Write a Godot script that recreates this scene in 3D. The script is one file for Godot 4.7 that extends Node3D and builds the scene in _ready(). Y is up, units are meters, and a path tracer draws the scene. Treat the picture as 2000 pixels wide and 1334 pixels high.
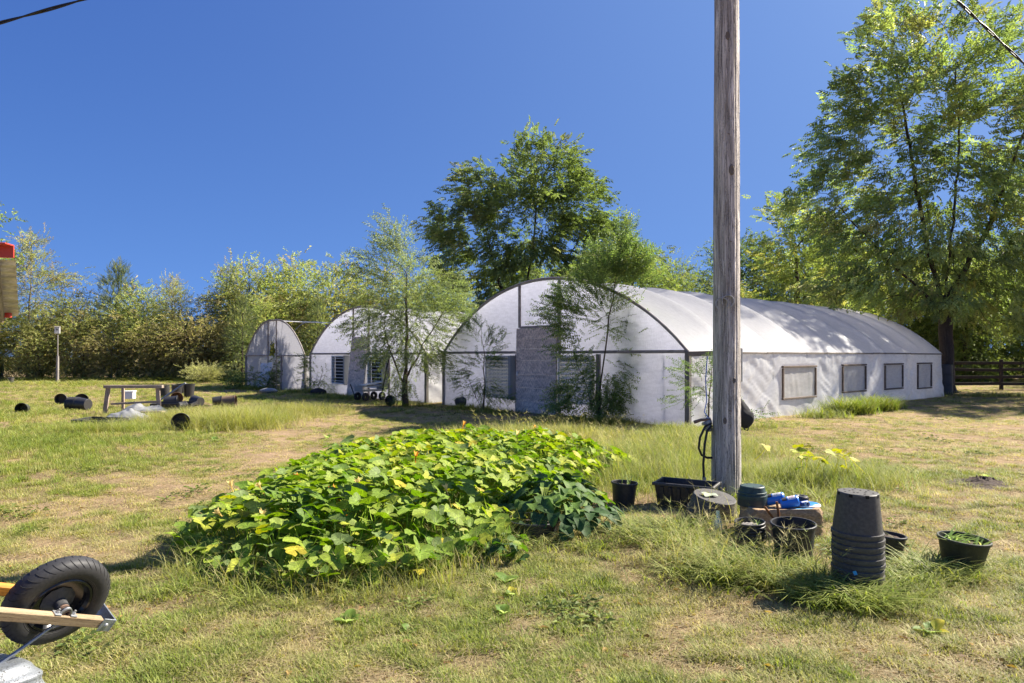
extends Node3D
# Three poly-film greenhouses beyond a squash patch, a weathered pole with garden clutter, trees and an upturned wheelbarrow.

const F := 1310.0        # focal length in photo pixels
const HORIZON := 694.0   # photo row of the horizon
const EYE := 1.63        # camera height
const SUN_TURN := 25.0   # degrees behind straight right
const SUN_UP := 40.0

var rng := RandomNumberGenerator.new()
var used := {}
var M := {}
var na := FastNoiseLite.new()
var nb := FastNoiseLite.new()
var nc := FastNoiseLite.new()


func _ready() -> void:
	rng.seed = 71
	for k in [[na, 3, 0.35], [nb, 8, 1.3], [nc, 15, 4.0]]:
		k[0].noise_type = FastNoiseLite.TYPE_SIMPLEX_SMOOTH
		k[0].seed = k[1]
		k[0].frequency = k[2]
		k[0].fractal_octaves = 3
	build_camera_and_light()
	build_materials()
	build_ground()
	build_greenhouses()
	build_trees()
	build_fences()
	build_shed()
	build_pole()
	build_squash()
	build_yard_things()
	build_far_things()
	build_wheelbarrow()
	build_grass()


func build_camera_and_light() -> void:
	var cam := Camera3D.new()
	cam.name = "camera"
	cam.projection = Camera3D.PROJECTION_FRUSTUM
	cam.near = 0.1
	cam.far = 900.0
	cam.size = 0.1 * 1334.0 / F
	cam.frustum_offset = Vector2(0, 0.1 * (HORIZON - 667.0) / F)
	add_child(cam)
	cam.position = Vector3(0, EYE, 0)
	cam.current = true
	var e := Environment.new()
	e.background_mode = Environment.BG_SKY
	e.tonemap_mode = Environment.TONE_MAPPER_LINEAR
	e.tonemap_exposure = 3.1
	e.sdfgi_enabled = true
	e.ssao_enabled = true
	e.ssil_enabled = true
	var sky := Sky.new()
	var pm := PanoramaSkyMaterial.new()
	pm.panorama = sky_picture()
	sky.sky_material = pm
	e.sky = sky
	var we := WorldEnvironment.new()
	we.name = "world_environment"
	we.environment = e
	add_child(we)
	var sun := DirectionalLight3D.new()
	sun.name = "sun"
	sun.light_energy = 1.42
	sun.light_color = Color(1.0, 0.965, 0.905)
	sun.light_angular_distance = 0.5
	sun.shadow_enabled = true
	add_child(sun)
	sun.look_at_from_position(to_sun() * 100.0, Vector3.ZERO)


func to_sun() -> Vector3:
	var a := deg_to_rad(SUN_TURN)
	var b := deg_to_rad(SUN_UP)
	return Vector3(cos(a) * cos(b), sin(b), -sin(a) * cos(b))


func sky_picture() -> ImageTexture:
	# clear autumn air: deep blue overhead, paler towards the horizon and towards the sun
	var w := 512
	var h := 256
	var im := Image.create(w, h, false, Image.FORMAT_RGBF)
	var s := to_sun()
	for y in h:
		var up: float = (0.5 - (y + 0.5) / h) * PI
		for x in w:
			var a: float = (x + 0.5) / w * TAU      # the picture's left edge lies straight ahead
			var d := Vector3(sin(a) * cos(up), sin(up), -cos(a) * cos(up))
			var t: float = clampf(sin(maxf(up, 0.0)), 0, 1)
			var c := Vector3(0.165, 0.370, 0.86).lerp(Vector3(0.0, 0.045, 0.33), 1.0 - exp(-2.9 * t))
			var g: float = clampf(d.dot(s), -1, 1)
			var glow: float = pow(0.5 + 0.5 * g, 4.2)
			c = c.lerp(Vector3(0.31, 0.52, 0.98), glow * 0.80)
			c += Vector3(1.0, 0.95, 0.85) * pow(maxf(g, 0), 20.0) * 1.2
			if up < 0.0:
				c = Vector3(0.16, 0.15, 0.1)
			im.set_pixel(x, y, Color(c.x, c.y, c.z) * 0.335)
	return ImageTexture.create_from_image(im)


# ---------------------------------------------------------------- mesh building

class MB:
	var v := PackedVector3Array()
	var n := PackedVector3Array()
	var u := PackedVector2Array()
	var c := PackedColorArray()
	var i := PackedInt32Array()
	var tint := Color.WHITE
	var xf := Transform3D()
	var colored := false

	func vert(p: Vector3, nn: Vector3, uv := Vector2.ZERO) -> int:
		v.append(xf * p)
		n.append((xf.basis * nn).normalized())
		u.append(uv)
		c.append(tint)
		return v.size() - 1

	func tri(a: int, b: int, d: int) -> void:
		var g := (v[b] - v[a]).cross(v[d] - v[a])
		if g.dot(n[a] + n[b] + n[d]) > 0.0:
			i.append_array([a, d, b])
		else:
			i.append_array([a, b, d])

	func face(pts: Array, nn: Vector3, uvs: Array = []) -> void:
		var s := v.size()
		for k in pts.size():
			vert(pts[k], nn, uvs[k] if uvs.size() else Vector2(pts[k].x + pts[k].z, pts[k].y))
		for k in range(1, pts.size() - 1):
			tri(s, s + k, s + k + 1)

	func flat(pts: Array) -> void:      # a flat polygon whose normal follows from its points
		var g: Vector3 = (pts[1] - pts[0]).cross(pts[2] - pts[0])
		face(pts, -g.normalized() if g.length() > 1e-12 else Vector3.UP)

	func box(at: Vector3, size: Vector3, turn := Basis(), bevel := 0.0) -> void:
		var h := size * 0.5
		var b: float = minf(bevel, minf(h.x, minf(h.y, h.z)) * 0.9)
		var old := xf
		xf = xf * Transform3D(turn, at)
		var ax := [Vector3.RIGHT, Vector3.UP, Vector3.BACK]
		for k in 3:
			var o: int = (k + 1) % 3
			var q: int = (k + 2) % 3
			for s in [-1.0, 1.0]:
				var pts := []
				var uvs := []
				for t in [[-1, -1], [1, -1], [1, 1], [-1, 1]]:
					var p: Vector3 = ax[k] * s * h[k] + ax[o] * t[0] * (h[o] - b) + ax[q] * t[1] * (h[q] - b)
					pts.append(p)
					uvs.append(Vector2(p[o], p[q]) if size[o] < size[q] else Vector2(p[q], p[o]))
				face(pts, ax[k] * s, uvs)
		if b > 0.0:
			for k in 3:
				var o: int = (k + 1) % 3
				var q: int = (k + 2) % 3
				for s in [-1.0, 1.0]:
					for t in [-1.0, 1.0]:
						var m: Vector3 = ax[o] * s + ax[q] * t
						var e1: Vector3 = ax[o] * s * h[o] + ax[q] * t * (h[q] - b)
						var e2: Vector3 = ax[o] * s * (h[o] - b) + ax[q] * t * h[q]
						var l: Vector3 = ax[k] * (h[k] - b)
						face([e1 - l, e1 + l, e2 + l, e2 - l], m.normalized(), [Vector2(0, -h[k]), Vector2(0, h[k]), Vector2(b, h[k]), Vector2(b, -h[k])])
			for sx in [-1.0, 1.0]:
				for sy in [-1.0, 1.0]:
					for sz in [-1.0, 1.0]:
						var sg := Vector3(sx, sy, sz)
						var c0 := sg * h
						face([c0 - sg * Vector3(0, b, b), c0 - sg * Vector3(b, 0, b), c0 - sg * Vector3(b, b, 0)], sg.normalized())
		xf = old

	func tube(pts: Array, radii: Array, sides := 8, caps := true, squash := 1.0) -> void:
		var count := pts.size()
		var t0: Vector3 = (pts[1] - pts[0]).normalized()
		var side: Vector3 = t0.cross(Vector3.UP if absf(t0.y) < 0.9 else Vector3.RIGHT).normalized()
		var start := v.size()
		var run := 0.0
		for k in count:
			var t: Vector3 = (pts[mini(k + 1, count - 1)] - pts[maxi(k - 1, 0)]).normalized()
			side = (side - t * side.dot(t)).normalized()
			var other := t.cross(side)
			if k > 0:
				run += (pts[k] - pts[k - 1]).length()
			var r: float = radii[mini(k, radii.size() - 1)]
			for j in sides + 1:
				var a := TAU * j / sides
				var d := side * cos(a) + other * sin(a) * squash
				vert(pts[k] + d * r, d, Vector2(float(j) / sides * TAU * maxf(r, 0.001), run))
		for k in count - 1:
			for j in sides:
				var a := start + k * (sides + 1) + j
				tri(a, a + 1, a + sides + 2)
				tri(a, a + sides + 2, a + sides + 1)
		if caps:
			for k in [0, count - 1]:
				var ring := []
				for j in sides:
					ring.append(xf.affine_inverse() * v[start + k * (sides + 1) + j])
				var nn: Vector3 = (pts[0] - pts[1]).normalized() if k == 0 else (pts[count - 1] - pts[count - 2]).normalized()
				face(ring, nn)

	func lathe(prof: Array, segs := 24, wobble := 0.0) -> void:
		# profile of (radius, height) points, run up the outside; every stretch has its own edge
		for k in prof.size() - 1:
			var p: Vector2 = prof[k]
			var q: Vector2 = prof[k + 1]
			var nn := Vector2(q.y - p.y, -(q.x - p.x)).normalized()
			var s := v.size()
			for j in segs + 1:
				var a := TAU * j / segs
				var f := 1.0 + wobble * sin(a * 2.0 + 1.0)
				var d := Vector3(cos(a), 0, sin(a))
				var m := Vector3(d.x * nn.x, nn.y, d.z * nn.x)
				vert(Vector3(d.x * p.x * f, p.y, d.z * p.x / f), m, Vector2(a * maxf(p.x, q.x), p.y))
				vert(Vector3(d.x * q.x * f, q.y, d.z * q.x / f), m, Vector2(a * maxf(p.x, q.x), q.y))
			for j in segs:
				var a := s + j * 2
				tri(a, a + 2, a + 3)
				tri(a, a + 3, a + 1)

	func grid(nu: int, nv: int, f: Callable, facing := Vector3.ZERO, uvs := Vector2.ONE) -> void:
		# f(0..1, 0..1) gives points; normals follow the surface and, where given, lie on the side of «facing»
		var pts := []
		for b in nv + 1:
			for a in nu + 1:
				pts.append(f.call(float(a) / nu, float(b) / nv))
		var s := v.size()
		for b in nv + 1:
			for a in nu + 1:
				var du: Vector3 = pts[b * (nu + 1) + mini(a + 1, nu)] - pts[b * (nu + 1) + maxi(a - 1, 0)]
				var dv: Vector3 = pts[mini(b + 1, nv) * (nu + 1) + a] - pts[maxi(b - 1, 0) * (nu + 1) + a]
				var nn := du.cross(dv)
				nn = nn.normalized() if nn.length() > 1e-12 else Vector3.UP
				if facing != Vector3.ZERO and nn.dot(facing) < 0.0:
					nn = -nn
				vert(pts[b * (nu + 1) + a], nn, Vector2(float(a) / nu * uvs.x, float(b) / nv * uvs.y))
		for b in nv:
			for a in nu:
				var k := s + b * (nu + 1) + a
				tri(k, k + 1, k + nu + 2)
				tri(k, k + nu + 2, k + nu + 1)

	func mesh() -> ArrayMesh:
		var arr := []
		arr.resize(Mesh.ARRAY_MAX)
		arr[Mesh.ARRAY_VERTEX] = v
		arr[Mesh.ARRAY_NORMAL] = n
		arr[Mesh.ARRAY_TEX_UV] = u
		if colored:
			arr[Mesh.ARRAY_COLOR] = c
		arr[Mesh.ARRAY_INDEX] = i
		var m := ArrayMesh.new()
		if i.size():
			m.add_surface_from_arrays(Mesh.PRIMITIVE_TRIANGLES, arr)
		return m


# ---------------------------------------------------------------- things and parts

func numbered(called: String) -> String:
	var k: int = used.get(called, 0)
	used[called] = k + 1
	return called if k == 0 else "%s_%03d" % [called, k]


func tag(o: Node3D, label: String, category: String, group := "") -> Node3D:
	o.set_meta("label", label)
	o.set_meta("category", category)
	if group:
		o.set_meta("group", group)
	elif o.has_meta("group"):
		o.remove_meta("group")
	return o


func thing(called: String, label: String, category: String, at := Vector3.ZERO, turn := 0.0, group := "") -> Node3D:
	var o := Node3D.new()
	o.name = numbered(called)
	add_child(o)
	o.position = at
	o.rotation.y = turn
	return tag(o, label, category, group)


func part(called: String, b, mat: Material, parent: Node3D, xf := Transform3D()) -> MeshInstance3D:
	var o := MeshInstance3D.new()
	o.name = called
	o.mesh = b.mesh() if b is MB else b
	o.material_override = mat
	parent.add_child(o, true)
	o.transform = xf
	return o


func solo(called: String, label: String, category: String, b, mat: Material, xf := Transform3D(), group := "") -> MeshInstance3D:
	var o := part(numbered(called), b, mat, self, xf)
	tag(o, label, category, group)
	return o


func structure(called: String, b, mat: Material) -> MeshInstance3D:
	var o := part(numbered(called), b, mat, self)
	o.set_meta("kind", "structure")
	return o


func dup(o: Node3D, label: String, at: Vector3, turn := 0.0, scale_by := 1.0, group := "") -> Node3D:
	var r: Node3D = o.duplicate()
	var base := RegEx.create_from_string("_\\d{3}$").sub(o.name, "")
	r.name = numbered(base)
	add_child(r)
	r.transform = Transform3D(Basis(Vector3.UP, turn).scaled(Vector3.ONE * scale_by), at)
	if group == "" and o.has_meta("group"):
		group = o.get_meta("group")
	return tag(r, label, o.get_meta("category"), group)


func copies(called: String, mesh: Mesh, mat: Material, rows: PackedFloat32Array, parent: Node3D) -> MultiMeshInstance3D:
	var mm := MultiMesh.new()
	mm.transform_format = MultiMesh.TRANSFORM_3D
	mm.use_colors = true
	mm.mesh = mesh
	mm.instance_count = rows.size() / 16
	mm.buffer = rows
	var o := MultiMeshInstance3D.new()
	o.name = called
	o.multimesh = mm
	o.material_override = mat
	parent.add_child(o, true)
	o.set_meta("kind", "stuff")
	return o


func put(rows: PackedFloat32Array, b: Basis, p: Vector3, c: Color) -> void:
	rows.append_array([b.x.x, b.y.x, b.z.x, p.x, b.x.y, b.y.y, b.z.y, p.y, b.x.z, b.y.z, b.z.z, p.z, c.r, c.g, c.b, 1.0])


func ground_at(px: float, py: float, h := 0.0) -> Vector3:
	# the point at height h that the photograph shows at this pixel
	var d := F * (EYE - h) / (py - HORIZON)
	return Vector3((px - 1000.0) / F * d, h, -d)


func at_depth(px: float, py: float, d: float) -> Vector3:
	return Vector3((px - 1000.0) / F * d, EYE - (py - HORIZON) / F * d, -d)


func rise(x: float, z: float) -> float:      # the ground's unevenness
	var near: float = clampf((Vector2(x, z).length() - 1.0) / 4.0, 0.0, 1.0)
	return (na.get_noise_2d(x * 0.5, z * 0.5) * 0.05 + nb.get_noise_2d(x, z) * 0.018) * near


func r(a := 0.0, b := 1.0) -> float:
	return rng.randf_range(a, b)


func lin(a: Color, b: Color, t: float) -> Color:
	return a.lerp(b, clampf(t, 0, 1))


# ---------------------------------------------------------------- materials

func mat(c: Color, rough := 0.8, metal := 0.0) -> StandardMaterial3D:
	var m := StandardMaterial3D.new()
	m.albedo_color = c.linear_to_srgb()
	m.roughness = rough
	m.metallic = metal
	return m


func leafy(c: Color, through: Color, tinted := true) -> StandardMaterial3D:
	var m := mat(c, 0.55)
	m.metallic_specular = 0.35
	m.vertex_color_use_as_albedo = tinted
	m.backlight_enabled = true
	m.backlight = through.linear_to_srgb()
	m.cull_mode = BaseMaterial3D.CULL_DISABLED
	return m


func picture(w: int, h: int, f: Callable) -> Image:      # f(x, y) gives an sRGB colour
	var bytes := PackedByteArray()
	bytes.resize(w * h * 3)
	var k := 0
	for y in h:
		for x in w:
			var c: Color = f.call(x, y)
			bytes[k] = clampi(int(c.r * 255.0), 0, 255)
			bytes[k + 1] = clampi(int(c.g * 255.0), 0, 255)
			bytes[k + 2] = clampi(int(c.b * 255.0), 0, 255)
			k += 3
	return Image.create_from_data(w, h, false, Image.FORMAT_RGB8, bytes)


func grey_picture(w: int, h: int, f: Callable) -> Image:
	return picture(w, h, func(x, y):
		var g: float = f.call(x, y)
		return Color(g, g, g))


func wood_image(w: int, h: int, s: int, dark: Color, pale: Color, fine := 1.0, tall := 1.0) -> Image:
	# grain along y that tiles around x; cracks and streaks
	var n1 := FastNoiseLite.new()
	n1.seed = s
	n1.frequency = 1.0
	n1.fractal_octaves = 3
	return picture(w, h, func(x, y):
		var a: float = TAU * x / w
		var cx := cos(a) * 3.2 * fine
		var cy := sin(a) * 3.2 * fine
		var yy: float = float(y) / h * tall
		var wav: float = n1.get_noise_3d(cx * 0.3, cy * 0.3, yy * 3.0) * 0.5
		var g: float = n1.get_noise_3d((cx + wav) * 4.0, (cy + wav) * 4.0, yy * 2.2)
		var g2: float = n1.get_noise_3d((cx + wav) * 14.0 + 40.0, (cy + wav) * 14.0, yy * 4.5)
		var big: float = n1.get_noise_3d(cx * 0.5 + 9.0, cy * 0.5, yy * 2.5)
		var t: float = 0.52 + g * 0.42 + g2 * 0.35 + big * 0.35
		var c := dark.lerp(pale, clampf(t, 0, 1.1))
		if g2 > 0.36 and g < 0.08:
			c = c * 0.45
		return c)


func tex(im: Image) -> ImageTexture:
	return ImageTexture.create_from_image(im)


func build_materials() -> void:
	# plastic film: white, milky, lets light through
	var film := mat(Color(0.90, 0.905, 0.95), 0.4)
	film.backlight_enabled = true
	film.backlight = Color(1.47, 1.47, 1.50).linear_to_srgb()
	film.cull_mode = BaseMaterial3D.CULL_DISABLED
	var nf := FastNoiseLite.new()
	nf.seed = 5
	nf.frequency = 1.0
	nf.fractal_octaves = 4
	var film_im := picture(512, 512, func(x, y):
		var a: float = nf.get_noise_2d(x * 0.012, y * 0.05)
		var b: float = nf.get_noise_2d(x * 0.11 + 50.0, y * 0.03)
		var d: float = nf.get_noise_2d(x * 0.2, y * 0.2 + 70.0)
		var g: float = 0.955 + a * 0.05 + b * 0.035 + minf(d + 0.22, 0.0) * 0.3
		return Color(g, g * 0.997, g * 0.985))
	film.albedo_texture = tex(film_im)
	film.uv1_triplanar = true
	film.uv1_scale = Vector3(0.43, 0.43, 0.43)
	M.film = film
	var gable: StandardMaterial3D = film.duplicate()
	gable.albedo_color = Color(0.90, 0.92, 1.0).linear_to_srgb()
	gable.backlight = Color(1.30, 1.28, 1.32).linear_to_srgb()
	M.gable = gable
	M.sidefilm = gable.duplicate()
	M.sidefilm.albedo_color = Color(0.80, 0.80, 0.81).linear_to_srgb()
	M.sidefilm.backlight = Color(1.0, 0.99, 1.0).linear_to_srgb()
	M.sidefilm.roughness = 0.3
	M.oldfilm = gable.duplicate()
	M.oldfilm.albedo_color = Color(0.50, 0.50, 0.53).linear_to_srgb()
	M.oldfilm.backlight = Color(0.62, 0.62, 0.66).linear_to_srgb()
	var torn := mat(Color(0.62, 0.64, 0.68), 0.3)
	torn.transparency = BaseMaterial3D.TRANSPARENCY_ALPHA
	torn.albedo_color.a = 0.72
	torn.cull_mode = BaseMaterial3D.CULL_DISABLED
	M.torn = torn
	# weathered wood
	var pole_im := wood_image(512, 2048, 21, Color(0.36, 0.335, 0.315), Color(1.0, 0.96, 0.92), 1.0, 3.4)
	M.pole = mat(Color.WHITE, 0.9)
	M.pole.albedo_texture = tex(pole_im)
	M.pole.heightmap_enabled = false
	var nrm := pole_im.duplicate()
	nrm.bump_map_to_normal_map(5.0)
	M.pole.normal_enabled = true
	M.pole.normal_texture = tex(nrm)
	M.pole.normal_scale = 1.0
	var grey_im := wood_image(256, 512, 33, Color(0.42, 0.39, 0.37), Color(0.86, 0.83, 0.80), 0.7)
	M.greywood = mat(Color(0.8, 0.8, 0.8), 0.9)
	M.greywood.albedo_texture = tex(grey_im)
	M.greywood.uv1_scale = Vector3(3.0, 0.6, 1)
	M.framewood = mat(Color(0.80, 0.76, 0.74), 0.85)
	M.framewood.albedo_texture = M.greywood.albedo_texture
	M.framewood.uv1_scale = Vector3(3.0, 0.6, 1)
	M.darkwood = mat(Color(0.10, 0.085, 0.075), 0.9)
	M.darkwood.albedo_texture = M.greywood.albedo_texture
	M.darkwood.uv1_scale = Vector3(3.0, 0.6, 1)
	var tan_im := wood_image(256, 512, 44, Color(0.54, 0.44, 0.32), Color(0.86, 0.76, 0.60), 0.8)
	M.tanwood = mat(Color(0.66, 0.66, 0.68), 0.75)
	M.tanwood.albedo_texture = tex(tan_im)
	M.tanwood.uv1_scale = Vector3(8.0, 1.2, 1)
	M.yellowwood = mat(Color(0.95, 0.55, 0.12), 0.7)
	M.yellowwood.albedo_texture = M.tanwood.albedo_texture
	M.yellowwood.uv1_scale = Vector3(8.0, 1.2, 1)
	# the boarded doors: coarse grey fibre
	var nd := FastNoiseLite.new()
	nd.seed = 12
	nd.frequency = 1.0
	nd.fractal_octaves = 3
	var door_im := picture(256, 512, func(x, y):
		var a: float = nd.get_noise_2d(x * 0.16, y * 0.035)
		var b: float = nd.get_noise_2d(x * 0.35 + 90.0, y * 0.14)
		var d: float = nd.get_noise_2d(x * 0.01, y * 0.012 + 30.0)
		var g: float = 0.82 + a * 0.32 + b * 0.34 + d * 0.14
		return Color(g * 0.99, g * 0.965, g * 1.03))
	M.door = mat(Color(1.0, 0.84, 0.60), 0.9)
	M.door.albedo_texture = tex(door_im)
	M.door.uv1_scale = Vector3(0.9, 0.55, 1)
	# metals and plastics
	var nm := FastNoiseLite.new()
	nm.seed = 77
	nm.frequency = 1.0
	nm.fractal_octaves = 4
	var scuff := grey_picture(256, 256, func(x, y):
		var a: float = nm.get_noise_2d(x * 0.05, y * 0.05)
		var b: float = nm.get_noise_2d(x * 0.3, y * 0.3)
		return clampf(0.80 + a * 0.22 + b * 0.16, 0, 1))
	M.scuff = tex(scuff)
	M.galv = mat(Color(0.50, 0.54, 0.58), 0.42, 0.55)
	M.galv.albedo_texture = M.scuff
	M.vent = mat(Color(0.88, 0.87, 0.80), 0.45)
	M.vent.albedo_texture = M.scuff
	M.ventside = mat(Color(0.28, 0.29, 0.29), 0.5, 0.1)
	M.pipe = mat(Color(0.34, 0.35, 0.37), 0.5, 0.5)
	M.steel = mat(Color(0.45, 0.46, 0.48), 0.4, 0.7)
	M.tray = mat(Color(0.30, 0.325, 0.35), 0.45, 0.2)
	var tray_im := picture(256, 256, func(x, y):
		var a: float = nm.get_noise_2d(x * 0.03 + 20.0, y * 0.03)
		var b: float = nm.get_noise_2d(x * 0.16, y * 0.16 + 20.0)
		var g: float = 0.9 + a * 0.1 + b * 0.08
		if b + a * 0.5 > 0.28:
			return Color(0.32, 0.28, 0.25)
		return Color(g, g, g))
	M.tray.albedo_texture = tex(tray_im)
	M.tray.uv1_triplanar = true
	M.tray.uv1_scale = Vector3(3, 3, 3)
	M.rust = mat(Color(0.22, 0.14, 0.10), 0.8, 0.2)
	var black := mat(Color(0.055, 0.053, 0.053), 0.45)
	black.albedo_texture = M.scuff
	black.uv1_triplanar = true
	black.uv1_scale = Vector3(2.5, 2.5, 2.5)
	M.black = black
	var dusty: StandardMaterial3D = black.duplicate()
	dusty.albedo_color = Color(0.115, 0.106, 0.096).linear_to_srgb()
	dusty.roughness = 0.55
	M.dusty = dusty
	M.inside = mat(Color(0.012, 0.012, 0.013), 0.7)  # near-black: painted shade behind the open vents, and a dark prop
	M.tyre = mat(Color(0.042, 0.041, 0.043), 0.62)
	M.tyre.albedo_texture = M.scuff
	M.tyre.uv1_triplanar = true
	M.tyre.uv1_scale = Vector3(6, 6, 6)
	M.groove = mat(Color(0.008, 0.008, 0.008), 0.9)
	M.rim = mat(Color(0.015, 0.015, 0.017), 0.16)
	M.hub = mat(Color(0.10, 0.10, 0.105), 0.5)
	M.hub.albedo_texture = M.scuff
	M.green = mat(Color(0.045, 0.095, 0.085), 0.5)
	M.green.albedo_texture = M.scuff
	M.greendark = mat(Color(0.02, 0.033, 0.04), 0.5)
	M.blue = mat(Color(0.03, 0.21, 0.72), 0.35)
	M.navy = mat(Color(0.015, 0.05, 0.22), 0.4)
	M.cyan = mat(Color(0.06, 0.45, 0.80), 0.5)
	M.white = mat(Color(0.78, 0.78, 0.78), 0.6)
	M.print = mat(Color(0.06, 0.05, 0.05), 0.6)
	M.redprint = mat(Color(0.6, 0.12, 0.1), 0.6)
	M.hose = mat(Color(0.016, 0.016, 0.016), 0.5)
	M.cord = mat(Color(0.05, 0.13, 0.5), 0.6)
	M.wire = mat(Color(0.012, 0.012, 0.014), 0.5)
	M.cloth = mat(Color(0.045, 0.042, 0.044), 0.95)
	M.cloth.albedo_texture = M.scuff
	M.cloth.uv1_triplanar = true
	M.cloth.uv1_scale = Vector3(9, 9, 9)
	M.red = mat(Color(0.50, 0.055, 0.035), 0.45)
	M.whitemetal = mat(Color(0.92, 0.89, 0.84), 0.5)
	M.whitemetal.albedo_texture = M.scuff
	M.brownwood = mat(Color(0.92, 0.78, 0.66), 0.9)
	M.brownwood.albedo_texture = M.greywood.albedo_texture
	M.brownwood.uv1_scale = Vector3(6, 0.8, 1)
	M.handle = mat(Color(0.50, 0.26, 0.10), 0.7)
	M.handle.albedo_texture = M.tanwood.albedo_texture
	var block_im := picture(256, 256, func(x, y):
		var a: float = nm.get_noise_2d(x * 0.04, y * 0.1)
		var b: float = nm.get_noise_2d(x * 0.35, y * 0.35 + 60.0)
		var g: float = 0.78 + a * 0.22 + b * 0.28
		return Color(g, g * 0.96, g * 0.9))
	M.block = mat(Color(0.60, 0.44, 0.28), 0.95)
	M.block.albedo_texture = tex(block_im)
	M.block.uv1_triplanar = true
	M.block.uv1_scale = Vector3(2.6, 2.6, 2.6)
	M.soil = mat(Color(0.10, 0.068, 0.05), 1.0)
	M.soil.albedo_texture = M.scuff
	M.soil.uv1_triplanar = true
	M.soil.uv1_scale = Vector3(14, 14, 14)
	var glass := mat(Color(0.80, 0.92, 0.90, 0.14), 0.05)
	glass.transparency = BaseMaterial3D.TRANSPARENCY_ALPHA
	glass.albedo_color = Color(0.8, 0.92, 0.9, 0.2)
	M.glass = glass
	# bark and leaves; the colour of each leaf spray comes from the copies
	var bark_im := wood_image(256, 512, 52, Color(0.42, 0.40, 0.38), Color(0.95, 0.92, 0.88), 1.4)
	M.bark = mat(Color(0.13, 0.105, 0.085), 0.95)
	M.bark.albedo_texture = tex(bark_im)
	M.bark.uv1_scale = Vector3(2, 0.7, 1)
	M.twig = mat(Color(0.22, 0.18, 0.14), 0.95)
	M.leaf = leafy(Color.WHITE, Color(0.88, 0.98, 0.48))
	M.grass = leafy(Color.WHITE, Color(0.80, 0.84, 0.32))
	M.grass.roughness = 0.6
	M.stem = mat(Color(0.22, 0.32, 0.09), 0.6)
	M.flower = leafy(Color(0.85, 0.30, 0.015), Color(0.9, 0.5, 0.1), false)
	M.flowerpale = leafy(Color(0.80, 0.60, 0.22), Color(0.9, 0.7, 0.3), false)
	M.shoe = mat(Color(0.66, 0.63, 0.60), 0.6, 0.1)
	M.shoe.albedo_texture = M.scuff
	M.knot = mat(Color(0.16, 0.13, 0.11), 0.95)
	M.saplingbark = mat(Color(0.24, 0.19, 0.14), 0.9)
	M.saplingbark.albedo_texture = tex(bark_im)
	M.saplingbark.uv1_scale = Vector3(6, 2, 1)
	M.grit = mat(Color(0.22, 0.20, 0.18), 1.0)
	M.olivepot = mat(Color(0.055, 0.060, 0.035), 0.55)
	M.olivepot.albedo_texture = M.scuff
	M.rustpot = mat(Color(0.20, 0.125, 0.075), 0.85)
	M.palesage = mat(Color(0.30, 0.34, 0.24), 0.9)
	M.sheet = mat(Color(0.24, 0.24, 0.235), 0.4)
	M.strap = leafy(Color(0.15, 0.27, 0.05), Color(0.6, 0.8, 0.2), false)
	M.strap2 = leafy(Color(0.28, 0.36, 0.06), Color(0.7, 0.8, 0.2), false)
	M.palesoil = mat(Color(0.27, 0.19, 0.135), 1.0)
	M.weedgreen = leafy(Color(0.12, 0.20, 0.04), Color(0.6, 0.75, 0.2), false)
	M.weedyellow = leafy(Color(0.52, 0.46, 0.05), Color(0.8, 0.75, 0.2), false)
	# ground: straw thatch over soil, laid as fine strokes
	var gi := ground_image()
	var gm := mat(Color.WHITE, 0.95)
	gm.metallic_specular = 0.2
	gm.vertex_color_use_as_albedo = true
	gm.albedo_texture = tex(gi)
	var gn := gi.duplicate()
	gn.bump_map_to_normal_map(3.0)
	gm.normal_enabled = true
	gm.normal_texture = tex(gn)
	M.ground = gm


func ground_image() -> Image:
	var w := 1024
	var g := PackedFloat32Array()
	g.resize(w * w)
	var n := FastNoiseLite.new()
	n.seed = 91
	n.frequency = 1.0
	n.fractal_octaves = 3
	for y in w:
		for x in w:
			g[y * w + x] = 0.74 + n.get_noise_2d(x * 0.02, y * 0.02) * 0.1 + n.get_noise_2d(x * 0.2, y * 0.2) * 0.22
	for k in 26000:
		var x := r(0, w)
		var y := r(0, w)
		var a := r(0, TAU)
		var l := int(r(6, 26))
		var b := r(0.42, 1.0) if rng.randf() > 0.3 else r(0.25, 0.5)
		for j in l:
			var ix := posmod(int(x), w)
			var iy := posmod(int(y), w)
			g[iy * w + ix] = b
			x += cos(a)
			y += sin(a)
			a += r(-0.1, 0.1)
	return picture(w, w, func(x, y):
		var t: float = g[y * w + x]
		return Color(t, t * 0.985, t * 0.955))


# ---------------------------------------------------------------- the ground

func dryness(x: float, d: float) -> float:      # 0 lush .. 1 straw, and over 1 bare earth
	var t: float = 0.55 + nc.get_noise_2d(x * 0.09, d * 0.09) * 0.5 + nb.get_noise_2d(x * 0.5 + 7.0, d * 0.5) * 0.45 + nc.get_noise_2d(x * 0.55, d * 0.55) * 0.55
	var track: float = exp(-pow((x + 4.3 + 0.25 * sin(d * 0.5)) / 0.75, 2.0)) * smoothstep(3.0, 6.0, d) * (1.0 - smoothstep(17.0, 24.0, d))
	t += track * 0.24 * (0.7 + 0.6 * absf(sin((x + 4.3) * 3.0)))
	t += 0.22 * smoothstep(3.0, 9.0, x) * (1.0 - smoothstep(30.0, 40.0, d))
	t -= 0.45 * exp(-(pow((x + 9.0) / 2.6, 2.0) + pow((d - 12.0) / 4.0, 2.0)))
	t -= 0.2 * exp(-(pow((x + 1.6) / 1.3, 2.0) + pow((d - 2.9) / 0.8, 2.0)))
	return clampf(t, 0.0, 1.4)


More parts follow.
